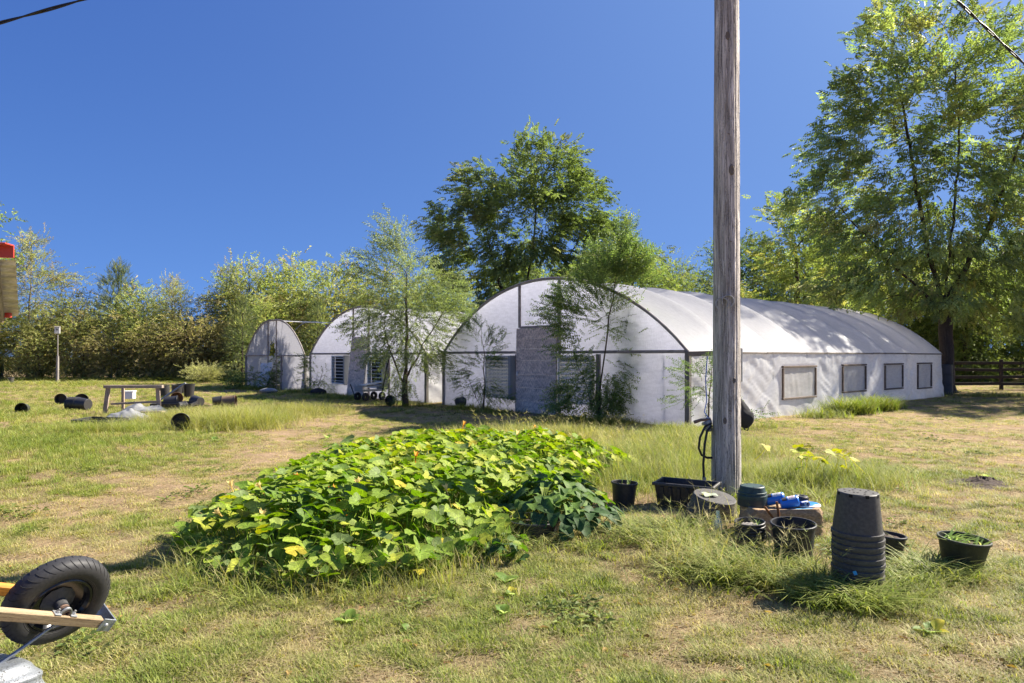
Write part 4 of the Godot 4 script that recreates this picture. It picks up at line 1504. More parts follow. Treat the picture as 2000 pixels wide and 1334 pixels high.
	var t2 := make_tree("thicket_tree", "rust-brown thicket bush in the middle of the hedge behind the wooden frame", Vector3(-21.5, 0, -44.5), {
		"seed": 67, "r0": 0.09, "spray": broad, "sprays": 15, "spread": 0.44, "size": 0.75, "cols": [Color(0.392, 0.330, 0.156), Color(0.348, 0.333, 0.134), thin_brown, thin_olive], "odd": 0.4, "clear": 0.2, "twig": 0.014, "bark": M.twig,
		"trunks": [[Vector3(0, 0, 0), Vector3(0, 3.5, 0)], [Vector3(0.2, 0, 0), Vector3(1.2, 3.0, 0.2)], [Vector3(-0.2, 0, 0), Vector3(-1.3, 2.8, 0)]],
		"lobes": [[0, 3.9, 0, 1.5, 1.2, 1.3, 34], [-1.2, 2.9, 0, 1.5, 1.2, 1.4, 34], [1.3, 2.7, 0, 1.5, 1.2, 1.4, 34], [0, 1.7, 0.5, 2.2, 1.0, 1.4, 40], [0, 0.7, 0.7, 2.1, 0.6, 1.3, 18]]}, tk)
	t2.scale = Vector3.ONE * 0.9
	var t3 := make_tree("thicket_tree", "green and gold thicket tree just left of the smallest greenhouse", Vector3(-18.6, 0, -47.5), {
		"seed": 73, "r0": 0.14, "spray": broad, "sprays": 16, "spread": 0.5, "size": 0.95, "cols": [thin_mid, thin_olive, thin_gold, thin_brown], "odd": 0.22, "clear": 0.6,
		"trunks": [[Vector3(0, 0, 0), Vector3(0.2, 3.5, 0), Vector3(0, 7.0, 0)]],
		"lobes": [[0, 6.5, 0, 1.7, 1.5, 1.7, 38], [-1.5, 4.8, 0, 1.8, 1.5, 1.6, 38], [1.6, 4.5, 0, 1.8, 1.5, 1.6, 38], [0, 2.8, 0.5, 2.6, 1.4, 2.0, 46], [0, 1.0, 0.6, 2.4, 0.9, 1.8, 26]]}, tk)
	var wisp := make_tree("wispy_tree", "tallest wispy tree of the thicket, near the shed, with bare arching twigs on top", Vector3(-32.5, 0, -45.0), {
		"seed": 79, "r0": 0.10, "spray": small, "sprays": 7, "spread": 0.36, "size": 1.6, "cols": [thin_olive, Color(0.332, 0.352, 0.150), thin_brown], "odd": 0.2, "clear": 0.8, "twig": 0.016, "arch": 0.2, "bark": M.twig,
		"trunks": [[Vector3(0, 0, 0), Vector3(0.1, 4.0, 0), Vector3(0.3, 8.2, 0)], [Vector3(0, 1.5, 0), Vector3(1.6, 4.6, 0)]],
		"lobes": [[0.3, 8.6, 0, 0.5, 1.2, 0.5, 26], [-0.7, 7.6, 0, 0.5, 1.0, 0.5, 18], [0.5, 6.6, 0, 1.2, 0.9, 1.0, 34], [2.2, 6.6, 0, 1.4, 0.5, 0.8, 22], [-0.6, 5.0, 0, 1.6, 1.2, 1.3, 46], [1.6, 4.6, 0, 1.6, 1.2, 1.3, 46], [0.4, 2.8, 0.3, 2.3, 1.3, 1.6, 60]]}, "", "tree")
	var cedar := make_tree("cedar_tree", "dark pointed cedar poking out of the thicket top near its middle", Vector3(-27.6, 0, -47.0), {
		"seed": 83, "r0": 0.11, "spray": needle, "sprays": 11, "spread": 0.28, "size": 0.9, "cols": [Color(0.131, 0.167, 0.079), Color(0.196, 0.224, 0.106), thin_olive], "odd": 0.15, "clear": 0.3, "droop": -0.3,
		"trunks": [[Vector3(0, 0, 0), Vector3(0, 7.6, 0)]],
		"lobes": [[0, 7.3, 0, 0.35, 1.0, 0.35, 16], [0, 6.2, 0, 0.8, 0.8, 0.8, 26], [0, 5.0, 0, 1.2, 1.0, 1.2, 36], [0, 3.5, 0, 1.5, 1.2, 1.5, 44], [0, 1.8, 0, 1.7, 1.2, 1.7, 44]]})
	dup(cedar, "pale blue-green cedar crowding the left wall of the smallest greenhouse", Vector3(-15.6, 0, -38.8), 1.2, 0.62)
	dup(cedar, "second small pale cedar behind the hoops of the smallest greenhouse", Vector3(-12.6, 0, -43.5), 2.2, 0.66)
	dup(wisp, "wispy shrub with long bare shoots at the middle of the thicket skyline", Vector3(-23.2, 0, -46.0), 2.6, 0.72)
	dup(wisp, "wispy shoots standing above the thicket just left of the smallest greenhouse", Vector3(-20.3, 0, -48.5), 4.4, 0.82)
	dup(t3, "taller green tree in the thicket with a rounded top, right of the pointed cedar", Vector3(-25.6, 0, -46.6), 1.0, 0.78)
	dup(t3, "rounded green-gold tree above the roofless hoops of the smallest greenhouse", Vector3(-16.2, 0, -50.0), 2.0, 1.06)
	dup(t3, "green tree at the right end of the thicket, behind the middle greenhouse's arch", Vector3(-12.6, 0, -48.0), 4.0, 1.0)
	dup(t1, "olive tree at the right end of the thicket, half behind the bushy sapling", Vector3(-9.4, 0, -50.0), 0.4, 1.1)
	var lab := ["olive bush in the close hedge of the thicket", "rust-brown low bush in the close hedge of the thicket", "green-gold bush in the close hedge of the thicket"]
	seen = [0, 0, 0]
	for k in [[-40, -40, 1.0, 0], [-40.0, -47, 1.05, 0], [-37.0, -45, 0.95, 2], [-35.2, -44, 0.9, 0], [-33.8, -43.6, 0.9, 2], [-31.0, -44, 0.75, 0], [-35.0, -50, 1.0, 0], [-28.6, -44.6, 0.85, 0], [-30.0, -50, 0.9, 2], [-26.4, -44.2, 0.92, 1], [-25.0, -45, 0.75, 2], [-23.4, -44.3, 1.0, 1], [-26.0, -51, 0.9, 0], [-22.6, -46.5, 0.85, 0], [-19.6, -45, 0.95, 1], [-21.0, -51, 0.9, 2], [-18.0, -45.6, 0.9, 1], [-16.6, -44.6, 0.8, 2], [-14.6, -46, 0.85, 0], [-11.0, -46.5, 0.75, 1], [-7.0, -48, 0.9, 2]]:
		seen[k[3]] += 1
		dup([t1, t2, t3][k[3]], lab[k[3]] + ", %s from the left" % order[seen[k[3]] - 1], Vector3(k[0], 0, k[1]), r(0, TAU), k[2] * (0.74 if k[0] < -21.5 else 0.84), "close bushes of the thicket")
	make_tree("garden_tree", "leafy branch tips of a tree at the far left edge above the shed", Vector3(-21.6, 0, -25), {
		"seed": 89, "r0": 0.14, "spray": broad, "sprays": 9, "spread": 0.34, "size": 0.8, "cols": [thin_mid, Color(0.341, 0.420, 0.144)], "clear": 2.0,
		"trunks": [[Vector3(0, 0, 0), Vector3(0.2, 3.0, 0), Vector3(0, 6.0, 0)]],
		"lobes": [[0.4, 7.0, 0, 1.7, 0.6, 1.6, 34], [0.0, 5.5, 0, 2.3, 0.9, 2.0, 60], [-0.8, 4.4, 0, 1.8, 0.8, 1.8, 34]]})

	# saplings that have seeded themselves against the greenhouses
	make_tree("elm_sapling", "bushy many-branched elm sapling in front of the middle greenhouse", Vector3(-3.45, 0, -21.7), {
		"seed": 97, "r0": 0.085, "spray": elm, "sprays": 6, "spread": 0.16, "size": 1.0, "cols": [Color(0.247, 0.300, 0.145), Color(0.388, 0.432, 0.211), lime], "odd": 0.15, "clear": 0.7, "arch": 0.16, "twig": 0.006, "bark": M.saplingbark, "droop": 0.15,
		"trunks": [[Vector3(0, 0, 0), Vector3(0.02, 0.8, 0), Vector3(0.02, 2.2, 0), Vector3(0.05, 4.2, 0)], [Vector3(0, 0.6, 0), Vector3(-0.5, 1.8, 0.1), Vector3(-0.8, 3.0, 0)], [Vector3(0, 0.8, 0), Vector3(0.6, 2.0, 0), Vector3(1.2, 3.0, 0)]],
		"lobes": [[-0.6, 5.4, 0, 0.35, 0.6, 0.3, 16], [-0.1, 5.0, 0, 0.5, 0.6, 0.5, 24], [-1.1, 4.5, 0, 0.7, 0.5, 0.6, 28], [0.1, 4.1, 0, 0.8, 0.7, 0.8, 44], [1.1, 3.9, 0, 0.8, 0.5, 0.8, 34], [1.45, 3.3, 0, 0.6, 0.4, 0.6, 20], [-0.6, 3.4, 0, 1.0, 0.7, 0.9, 56], [0.7, 3.0, 0, 1.1, 0.6, 0.9, 56], [-1.1, 2.6, 0, 0.8, 0.5, 0.8, 34], [0.4, 2.2, 0.1, 1.2, 0.6, 0.9, 50], [-0.4, 1.7, 0.1, 0.9, 0.4, 0.7, 30], [0.8, 1.5, 0.1, 0.5, 0.4, 0.5, 18], [1.9, 2.6, 0.2, 0.25, 0.7, 0.2, 16], [-0.2, 0.7, 0.1, 0.3, 0.4, 0.3, 14]]}, "", "sapling")
	make_tree("elm_sapling", "tall thin open-branched sapling over the right-hand vent of the big greenhouse", Vector3(2.25, 0, -16.6), {
		"seed": 101, "more": 1.45, "r0": 0.032, "spray": elm, "sprays": 6, "spread": 0.10, "size": 0.85, "cols": [Color(0.157, 0.229, 0.075), Color(0.267, 0.352, 0.117), lime], "odd": 0.15, "clear": 0.2, "arch": 0.10, "twig": 0.004, "bark": M.saplingbark, "droop": -0.35,
		"trunks": [[Vector3(-0.1, 0, 0), Vector3(-0.02, 1.4, 0), Vector3(0.25, 3.0, 0), Vector3(0.45, 4.6, 0)], [Vector3(-0.15, 0, 0.05), Vector3(-0.6, 1.4, 0), Vector3(-0.9, 2.6, 0)], [Vector3(0, 0, 0), Vector3(0.5, 1.3, 0), Vector3(0.9, 2.2, 0)]],
		"lobes": [[0.5, 4.6, 0, 0.12, 0.4, 0.12, 10], [0.3, 4.0, 0, 0.8, 0.35, 0.4, 50], [0.75, 3.8, 0, 0.5, 0.4, 0.4, 30], [0.2, 3.5, 0, 0.9, 0.3, 0.4, 40], [-0.5, 3.0, 0, 0.7, 0.4, 0.3, 28], [-1.0, 2.6, 0, 0.5, 0.45, 0.3, 22], [0.3, 2.6, 0, 0.5, 0.5, 0.3, 24], [-0.9, 1.9, 0.1, 0.3, 0.5, 0.3, 14], [-0.5, 1.2, 0.1, 0.4, 0.6, 0.3, 14], [0.8, 1.9, 0, 0.25, 0.7, 0.25, 30], [0.45, 0.9, 0.1, 0.3, 0.6, 0.25, 28], [-0.9, 0.6, 0.1, 0.35, 0.4, 0.3, 22], [0, 0.5, 0.1, 0.5, 0.4, 0.3, 26]]}, "", "sapling")
	make_tree("elm_sapling", "slender small sapling in front of the left-hand vent of the big greenhouse", Vector3(-0.85, 0, -19.6), {
		"seed": 103, "r0": 0.024, "spray": elm, "sprays": 4, "spread": 0.09, "size": 0.72, "cols": [Color(0.147, 0.210, 0.072), Color(0.247, 0.332, 0.114)], "clear": 0.2, "arch": 0.1, "twig": 0.004, "bark": M.saplingbark, "droop": -0.2,
		"trunks": [[Vector3(0, 0, 0), Vector3(0.05, 1.2, 0), Vector3(-0.05, 2.6, 0)], [Vector3(0, 0, 0), Vector3(-0.35, 0.8, 0), Vector3(-0.5, 1.3, 0)]],
		"lobes": [[-0.25, 2.6, 0, 0.18, 0.35, 0.15, 14], [0.35, 2.1, 0, 0.25, 0.3, 0.15, 14], [0.15, 1.6, 0, 0.25, 0.35, 0.2, 18], [-0.5, 1.3, 0, 0.35, 0.2, 0.15, 12], [-0.35, 0.8, 0, 0.35, 0.35, 0.2, 16], [0.1, 0.7, 0, 0.25, 0.4, 0.2, 16], [0.55, 0.35, 0.2, 0.2, 0.25, 0.2, 10]]}, "", "sapling")
	make_tree("elm_sapling", "low leafy shoots beside the pole at the corner of the big greenhouse", Vector3(3.9, 0, -13.4), {
		"seed": 107, "r0": 0.018, "spray": elm, "sprays": 3, "spread": 0.07, "size": 0.62, "cols": [Color(0.127, 0.200, 0.070), Color(0.247, 0.332, 0.114)], "clear": 0.2, "arch": 0.1, "twig": 0.003, "bark": M.saplingbark, "droop": -0.1,
		"trunks": [[Vector3(0, 0, 0), Vector3(0.05, 0.8, 0), Vector3(0.1, 1.6, 0)]],
		"lobes": [[-0.25, 1.35, 0, 0.35, 0.12, 0.15, 14], [-0.2, 1.05, 0, 0.3, 0.12, 0.15, 12], [0.1, 1.5, 0, 0.15, 0.15, 0.15, 8], [-0.55, 0.75, 0, 0.3, 0.06, 0.1, 8], [0.05, 0.8, 0, 0.25, 0.25, 0.15, 12], [0.9, 0.45, 0.1, 0.2, 0.1, 0.1, 6]]}, "", "sapling")
	make_tree("wall_shrub", "dark overgrown shrub filling the torn doorway of the smallest greenhouse", Vector3(-11.5, 0, -32.4), {
		"seed": 109, "r0": 0.03, "spray": small, "sprays": 7, "spread": 0.22, "size": 1.1, "cols": [Color(0.105, 0.159, 0.058), Color(0.187, 0.260, 0.085), mid], "clear": 0.1, "twig": 0.006, "bark": M.twig,
		"trunks": [[Vector3(0, 0, 0), Vector3(0, 1.2, 0)], [Vector3(0, 0, 0), Vector3(-0.8, 0.8, 0)]],
		"lobes": [[0.1, 1.1, -0.3, 0.4, 0.7, 0.3, 26], [-0.7, 0.4, 0.3, 0.9, 0.4, 0.5, 30], [-1.6, 0.3, 0.3, 0.5, 0.25, 0.4, 12]]}, "", "shrub")
	make_tree("wall_shrub", "climbing weeds against the left front of the middle greenhouse", Vector3(-8.7, 0, -28.6), {
		"seed": 113, "r0": 0.02, "spray": small, "sprays": 5, "spread": 0.16, "size": 0.9, "cols": [Color(0.146, 0.201, 0.070), Color(0.246, 0.323, 0.104), lime], "clear": 0.1, "twig": 0.005, "bark": M.twig,
		"trunks": [[Vector3(0, 0, 0), Vector3(0, 1.2, 0)], [Vector3(0.4, 0, 0.2), Vector3(0.7, 1.0, 0.2)]],
		"lobes": [[0.1, 1.0, 0, 0.25, 0.6, 0.2, 16], [0.8, 0.6, 0.3, 0.5, 0.5, 0.3, 18], [1.6, 0.3, 0.4, 0.5, 0.25, 0.3, 12]]}, "", "shrub")
	make_tree("grass_shrub", "rounded straw-green bush at the foot of the thicket left of the smallest greenhouse", Vector3(-18.6, 0, -40.5), {
		"seed": 127, "r0": 0.02, "spray": willow, "sprays": 9, "spread": 0.22, "size": 0.7, "cols": [Color(0.474, 0.472, 0.205), Color(0.589, 0.559, 0.270)], "clear": 0.05, "twig": 0.005, "bark": M.twig, "droop": -0.5,
		"trunks": [[Vector3(0, 0, 0), Vector3(0, 0.5, 0)]],
		"lobes": [[0, 0.45, 0, 0.85, 0.45, 0.7, 60]]}, "", "shrub")


# ---------------------------------------------------------------- fences

func build_fences() -> void:
	var o := thing("rail_fence", "dark weathered rail fence under the large tree at the right", "fence", Vector3(18.6, 0, -31.8))
	for k in 7:
		var h := 1.42 + r(-0.05, 0.05)
		one_bar("post", o, M.darkwood, Vector3(k * 2.3, -0.1, 0), Vector3(k * 2.3 + r(-0.03, 0.03), h, 0), 0.13, 0.12)
		if k < 6:
			for y in [1.26, 0.94, 0.62, 0.26]:
				one_bar("rail", o, M.darkwood, Vector3(k * 2.3 - 0.02, y + r(-0.04, 0.04), 0.08), Vector3(k * 2.3 + 2.28, y + r(-0.04, 0.04), 0.08), 0.14, 0.035)
	var sp := [[3, 742, 690, "weathered fence post at the extreme left edge of the field"], [302, 741, 694, "pale fence post in front of the rusty bush behind the wooden frame"], [384, 738, 698, "fence post left of the straw-green bush"], [454, 738, 706, "fence post between the straw-green bush and the smallest greenhouse"]]
	for k in sp:
		var p := ground_at(k[0], k[1])
		var h: float = (k[1] - k[2]) / F * -p.z
		var b := MB.new()
		b.tube([Vector3(0, -0.1, 0), Vector3(0.02, h * 0.5, 0), Vector3(0.0, h, 0)], [0.10, 0.095, 0.09], 9)
		solo("fence_post", k[3], "post", b, M.greywood, Transform3D(Basis(), p), "posts of the old field fence")


# ---------------------------------------------------------------- shed, pole and wires

func build_shed() -> void:
	# the gable corner of a tin roof, seen from below: corrugated sheet, rafter and red ridge trim
	var o := thing("shed", "corner of a shed's pale corrugated roof with a red ridge trim, at the left edge", "shed")
	var top := at_depth(31, 508, 8.2)
	var low := at_depth(37, 618, 9.5)
	var left := Vector3(-1, 0, 0.18).normalized()
	var slope := low - top
	var nn := slope.cross(left).normalized()
	if nn.y < 0:
		nn = -nn
	var b := MB.new()
	b.grid(36, 60, func(a, c):
		return top + left * (a * 5.0) + slope * c + nn * (sin(c * 60.0 * 1.05) * 0.012), Vector3.UP)
	part("roof_sheet", b, M.whitemetal, o)
	var tb := MB.new()
	var q := top + Vector3(0, 0.10, 0)
	tb.box(Vector3.ZERO, Vector3(5.0, 0.15, 0.02), Basis(), 0.004)
	tb.box(Vector3(0, 0.075, -0.09), Vector3(5.0, 0.02, 0.2), Basis(), 0.004)
	part("ridge_trim", tb, M.red, o, Transform3D(Basis(left, Vector3.UP, left.cross(Vector3.UP)), q + left * 2.52))
	for k in [0.22, 1.7, 3.3]:
		var rb := MB.new()
		var s: Vector3 = top + left * k - nn * 0.09
		bar(rb, s, s + slope * 0.98, 0.05, 0.11)
		part("rafter", rb, M.greywood, o)
	var eb := MB.new()
	bar(eb, low - nn * 0.07 + left * 0.2, low - nn * 0.07 + left * 4.8, 0.05, 0.09)
	part("eave_plate", eb, M.brownwood, o)
	var bb := MB.new()
	bb.box(low + left * 0.12 - nn * 0.06 - slope * 0.1, Vector3(0.07, 0.07, 0.06), Basis(), 0.006)
	part("bracket", bb, M.red, o)
	var wall := MB.new()
	wall.grid(30, 8, func(a, c):
		var p: Vector3 = (top + low) * 0.5 + left * (1.0 + a * 4.0)
		return Vector3(p.x, c * ((top + low) * 0.5).y, p.z - 0.4 + sin(a * 140.0) * 0.01), Vector3.BACK)
	part("wall", wall, M.whitemetal, o)


func pole_radius(y: float) -> float:
	return 0.158 - y * 0.0042


func build_pole() -> void:
	var at := Vector3(2.44, 0, -7.62)
	var o := thing("utility_pole", "tall weathered grey wooden utility pole standing before the big greenhouse", "utility pole", at)
	var b := MB.new()
	var n := FastNoiseLite.new()
	n.seed = 5
	n.frequency = 1.0
	n.fractal_octaves = 3
	b.grid(96, 240, func(a, c):
		var y: float = c * 8.8 - 0.15
		var an: float = a * TAU
		var rr: float = pole_radius(y)
		var w: float = n.get_noise_3d(cos(an) * 1.2, sin(an) * 1.2, y * 0.35) * 0.006
		w += n.get_noise_3d(cos(an) * 6.0, sin(an) * 6.0, y * 0.7) * 0.0035
		# long drying cracks that wander up the pole
		for k in [[1.13, 0.045, 0.022, 0.0], [1.75, 0.022, 0.010, 2.0], [0.55, 0.02, 0.010, 4.0], [2.3, 0.02, 0.009, 1.0], [2.75, 0.02, 0.008, 3.0]]:
			var cx: float = k[0] + 0.07 * n.get_noise_2d(y * 0.5, k[3] * 10.0)
			var dd: float = wrapf(an - cx, -PI, PI)
			var on: float = smoothstep(-0.25, 0.15, n.get_noise_2d(y * 0.35 + k[3] * 3.0, k[3]) + (0.5 if k[3] == 0.0 else 0.0))
			w -= k[2] * exp(-pow(dd / k[1], 2.0)) * on
		# a sawn-looking flat on the sunny side
		if an > 0.25 and an < 1.13:
			w -= 0.010
		return Vector3(cos(an) * (rr + w), y, sin(an) * (rr + w)), Vector3.ZERO, Vector2(1.0, 1.0))
	for k in b.v.size():
		var d := Vector3(b.v[k].x, 0, b.v[k].z)
		if b.n[k].dot(d) < 0:
			b.n[k] = -b.n[k]
	var s := MB.new()      # wind the faces afresh now that all normals point outwards
	s.v = b.v
	s.n = b.n
	s.u = b.u
	for k in range(0, b.i.size(), 3):
		s.tri(b.i[k], b.i[k + 1], b.i[k + 2])
	part("shaft", s, M.pole, o)
	for k in [[2.0, 0.9, 0.02], [1.5, 3.7, 0.03], [1.8, 5.2, 0.025], [1.35, 1.35, 0.018]]:
		var kb := MB.new()
		kb.lathe([Vector2(k[2] * 1.4, 0), Vector2(k[2], 0.010), Vector2(k[2] * 0.5, 0.004), Vector2(0, 0.006)], 12)
		var d := Vector3(cos(k[0]), 0, sin(k[0]))
		part("knot", kb, M.knot, o, Transform3D(Basis(d.cross(Vector3.UP), d, Vector3.UP) * Basis.from_scale(Vector3(0.8, 1, 1.5)), d * (pole_radius(k[1]) - 0.002) + Vector3(0, k[1], 0)))
	for k in [[1.62, 1.01], [1.66, 0.98], [1.70, 1.02], [1.60, 2.9], [1.72, 4.1]]:
		var nb2 := MB.new()
		nb2.box(Vector3.ZERO, Vector3(0.03, 0.006, 0.008), Basis(Vector3.BACK, 0.3), 0.002)
		var d := Vector3(cos(k[0]), 0, sin(k[0]))
		part("staple", nb2, M.rust, o, Transform3D(Basis(d.cross(Vector3.UP), Vector3.UP, d), d * (pole_radius(k[1]) + 0.002) + Vector3(0, k[1], 0)))
	# two horseshoes nailed one over the other
	for k in [[1411, 594, 0.067, 0.2, 0.012, "front worn horseshoe nailed to the pole, lower left of the pair"], [1421, 589, 0.066, -0.25, 0.0, "rear horseshoe nailed to the pole, upper right of the pair"]]:
		var p := at_depth(k[0], k[1], 7.62 - 0.155)
		var hb := MB.new()
		var arc := []
		for j in 19:
			var a: float = lerpf(-0.7, PI + 0.7, j / 18.0)
			arc.append(Vector3(cos(a) * k[2] * (1.0 if sin(a) > 0.0 else 0.93), sin(a) * k[2] * 1.06, 0))
		hb.tube(arc, [0.013], 6, true, 0.55)
		var off: float = absf(p.x - at.x)
		var z: float = at.z + sqrt(maxf(pow(pole_radius(2.2), 2.0) - off * off, 0.0)) + 0.020 + k[4]
		var hs := solo("horseshoe", k[5], "horseshoe", hb, M.shoe, Transform3D(Basis(Vector3.UP, -0.12) * Basis(Vector3.BACK, k[3]), Vector3(p.x, p.y, z)), "horseshoes nailed to the pole")
		for j in 4:
			var a2: float = 0.35 + j * 0.8
			var nl := MB.new()
			nl.lathe([Vector2(0.004, 0), Vector2(0.003, 0.004), Vector2(0, 0.004)], 6)
			part("nail", nl, M.rust, hs, Transform3D(Basis(Vector3.RIGHT, PI / 2), Vector3(cos(a2) * k[2], sin(a2) * k[2] * 1.06, 0.007)))
	# narrow grey box behind the pole on its right
	var eb := thing("electrical_box", "narrow blue-grey electrical box on the back right of the pole", "electrical box", Vector3(2.585, 1.36, -7.80))
	var cb := MB.new()
	cb.box(Vector3(0, 0.16, 0), Vector3(0.14, 0.40, 0.11), Basis(), 0.006)
	part("case", cb, M.vent, eb)
	cb = MB.new()
	cb.box(Vector3(0.072, 0.16, 0), Vector3(0.012, 0.385, 0.115), Basis(), 0.003)
	part("lid", cb, M.galv, eb)
	cb = MB.new()
	cb.tube([Vector3(0, 0.36, 0), Vector3(0, 0.43, 0)], [0.02], 8)
	part("conduit", cb, M.rust, eb)
	# standpipe with its lever and hose
	var st := thing("standpipe", "black-hosed standpipe with a rusty lever on the left of the pole", "standpipe", Vector3(2.24, 0, -7.66))
	var pb := MB.new()
	pb.tube([Vector3(0.06, 0, 0), Vector3(0.06, 0.80, 0)], [0.024], 10)
	part("pipe", pb, M.pipe, st)
	pb = MB.new()
	pb.lathe([Vector2(0.03, 0.76), Vector2(0.042, 0.78), Vector2(0.042, 0.88), Vector2(0.025, 0.92), Vector2(0, 0.92)], 12)
	pb.tube([Vector3(0, 0.86, 0), Vector3(-0.07, 0.85, 0.03)], [0.022, 0.02], 8)
	part("valve", pb, M.pipe, st)
	pb = MB.new()
	pb.tube([Vector3(0.02, 0.90, 0.02), Vector3(-0.09, 0.895, 0.03), Vector3(-0.17, 0.87, 0.04)], [0.012, 0.018, 0.020], 8)
	part("lever", pb, M.rust, st)
	pb = MB.new()
	pb.tube([Vector3(0.03, 0.86, 0.03), Vector3(-0.05, 0.82, 0.05), Vector3(-0.11, 0.70, 0.06), Vector3(-0.125, 0.58, 0.06), Vector3(-0.09, 0.50, 0.05), Vector3(-0.02, 0.465, 0.03), Vector3(0.08, 0.46, 0)], [0.0135], 8)
	pb.tube([Vector3(0.03, 0.83, 0.04), Vector3(-0.03, 0.77, 0.06), Vector3(-0.06, 0.62, 0.07), Vector3(-0.075, 0.40, 0.07), Vector3(-0.07, 0.24, 0.07)], [0.0135], 8)
	part("hose", pb, M.hose, st)
	pb = MB.new()
	pb.tube([Vector3(-0.07, 0.25, 0.07), Vector3(-0.065, 0.23, 0.07), Vector3(-0.065, 0.22, 0.07), Vector3(-0.05, 0.07, 0.07), Vector3(-0.02, 0.0, 0.07)], [0.022, 0.022, 0.019, 0.022, 0.03], 10)
	part("nozzle", pb, M.pipe, st)
	pb = MB.new()
	pb.tube([Vector3(0.02, 1.62, -0.10), Vector3(0.0, 1.35, -0.10), Vector3(0.01, 1.10, -0.09), Vector3(-0.03, 0.98, -0.05), Vector3(0.02, 0.90, -0.02)], [0.006], 6)
	part("blue_cord", pb, M.cord, st)
	# the cap or bag hung behind it
	var bag := thing("cloth_bag", "dark grey cloth bag hung on the right side of the pole", "bag", Vector3(2.66, 0.93, -7.70))
	pb = MB.new()
	pb.grid(28, 20, func(a, c):
		var an: float = a * TAU
		var w: float = sin(PI * pow(c, 0.75)) * 0.9 + 0.12 * (1.0 - c)
		var f: float = 1.0 + 0.10 * sin(an * 3.0 + c * 4.0) + 0.06 * nc.get_noise_2d(a * 4.0, c * 3.0)
		return Vector3(cos(an) * 0.115 * w * f + (0.02 if c < 0.5 else 0.0) - 0.07 * c, lerpf(-0.14, 0.26, c), sin(an) * 0.075 * w * f), Vector3.ZERO)
	part("sack", pb, M.cloth, bag)
	pb = MB.new()
	pb.tube([Vector3(0.02, -0.06, 0.02), Vector3(0.045, -0.12, 0.03), Vector3(0.035, -0.16, 0.03), Vector3(0.0, -0.15, 0.03), Vector3(-0.01, -0.12, 0.02)], [0.007], 6)
	part("strap", pb, M.hose, bag)
	# service wires, two strands twisted round each other
	for k in [[Vector3(2.36, 8.25, -7.62), Vector3(-11.0, 3.87, -7.0), 0.45, "twisted black service wire crossing the upper left corner"], [Vector3(2.52, 8.25, -7.62), Vector3(10.4, 2.75, -9.2), 0.25, "twisted black service wire slanting down in the upper right corner"]]:
		var w := MB.new()
		for j in 2:
			var line := []
			for q in 161:
				var t: float = q / 160.0
				var p: Vector3 = k[0].lerp(k[1], t) - Vector3(0, k[2] * 4.0 * t * (1.0 - t), 0)
				var a: float = t * 75.0 + j * PI
				line.append(p + Vector3(0.3 * sin(a), cos(a), sin(a)) * 0.010)
			w.tube(line, [0.0095], 5, false)
		solo("service_wire", k[3], "wire", w, M.wire)


# ---------------------------------------------------------------- squash and sweet potato

func vein_image(lobes: int) -> ImageTexture:
	var n := FastNoiseLite.new()
	n.seed = 61
	n.frequency = 1.0
	n.fractal_octaves = 3
	return tex(picture(256, 256, func(x, y):
		var p := Vector2(x / 127.5 - 1.0, y / 127.5 - 1.0)
		var g: float = 0.70 + n.get_noise_2d(x * 0.03, y * 0.03) * 0.14 + n.get_noise_2d(x * 0.15, y * 0.15) * 0.10
		var an := atan2(p.y, p.x)
		var v := 0.0
		for k in lobes:
			var a: float = (k - (lobes - 1) * 0.5) * 2.45 / (lobes - 1) * 1.55
			var d := wrapf(an - a, -PI, PI)
			var across := absf(sin(d)) * p.length() if absf(d) < 1.2 else 9.0
			v = maxf(v, 1.0 - across / 0.022)
			var along := cos(d) * p.length()
			if absf(d) < 0.5:
				v = maxf(v, (0.7 - absf(fposmod(along * 6.0 - across * 5.0, 1.0) - 0.5) * 14.0) * 0.8)
		g += clampf(v, 0, 1) * 0.34
		return Color(g, g, g * 0.95)))


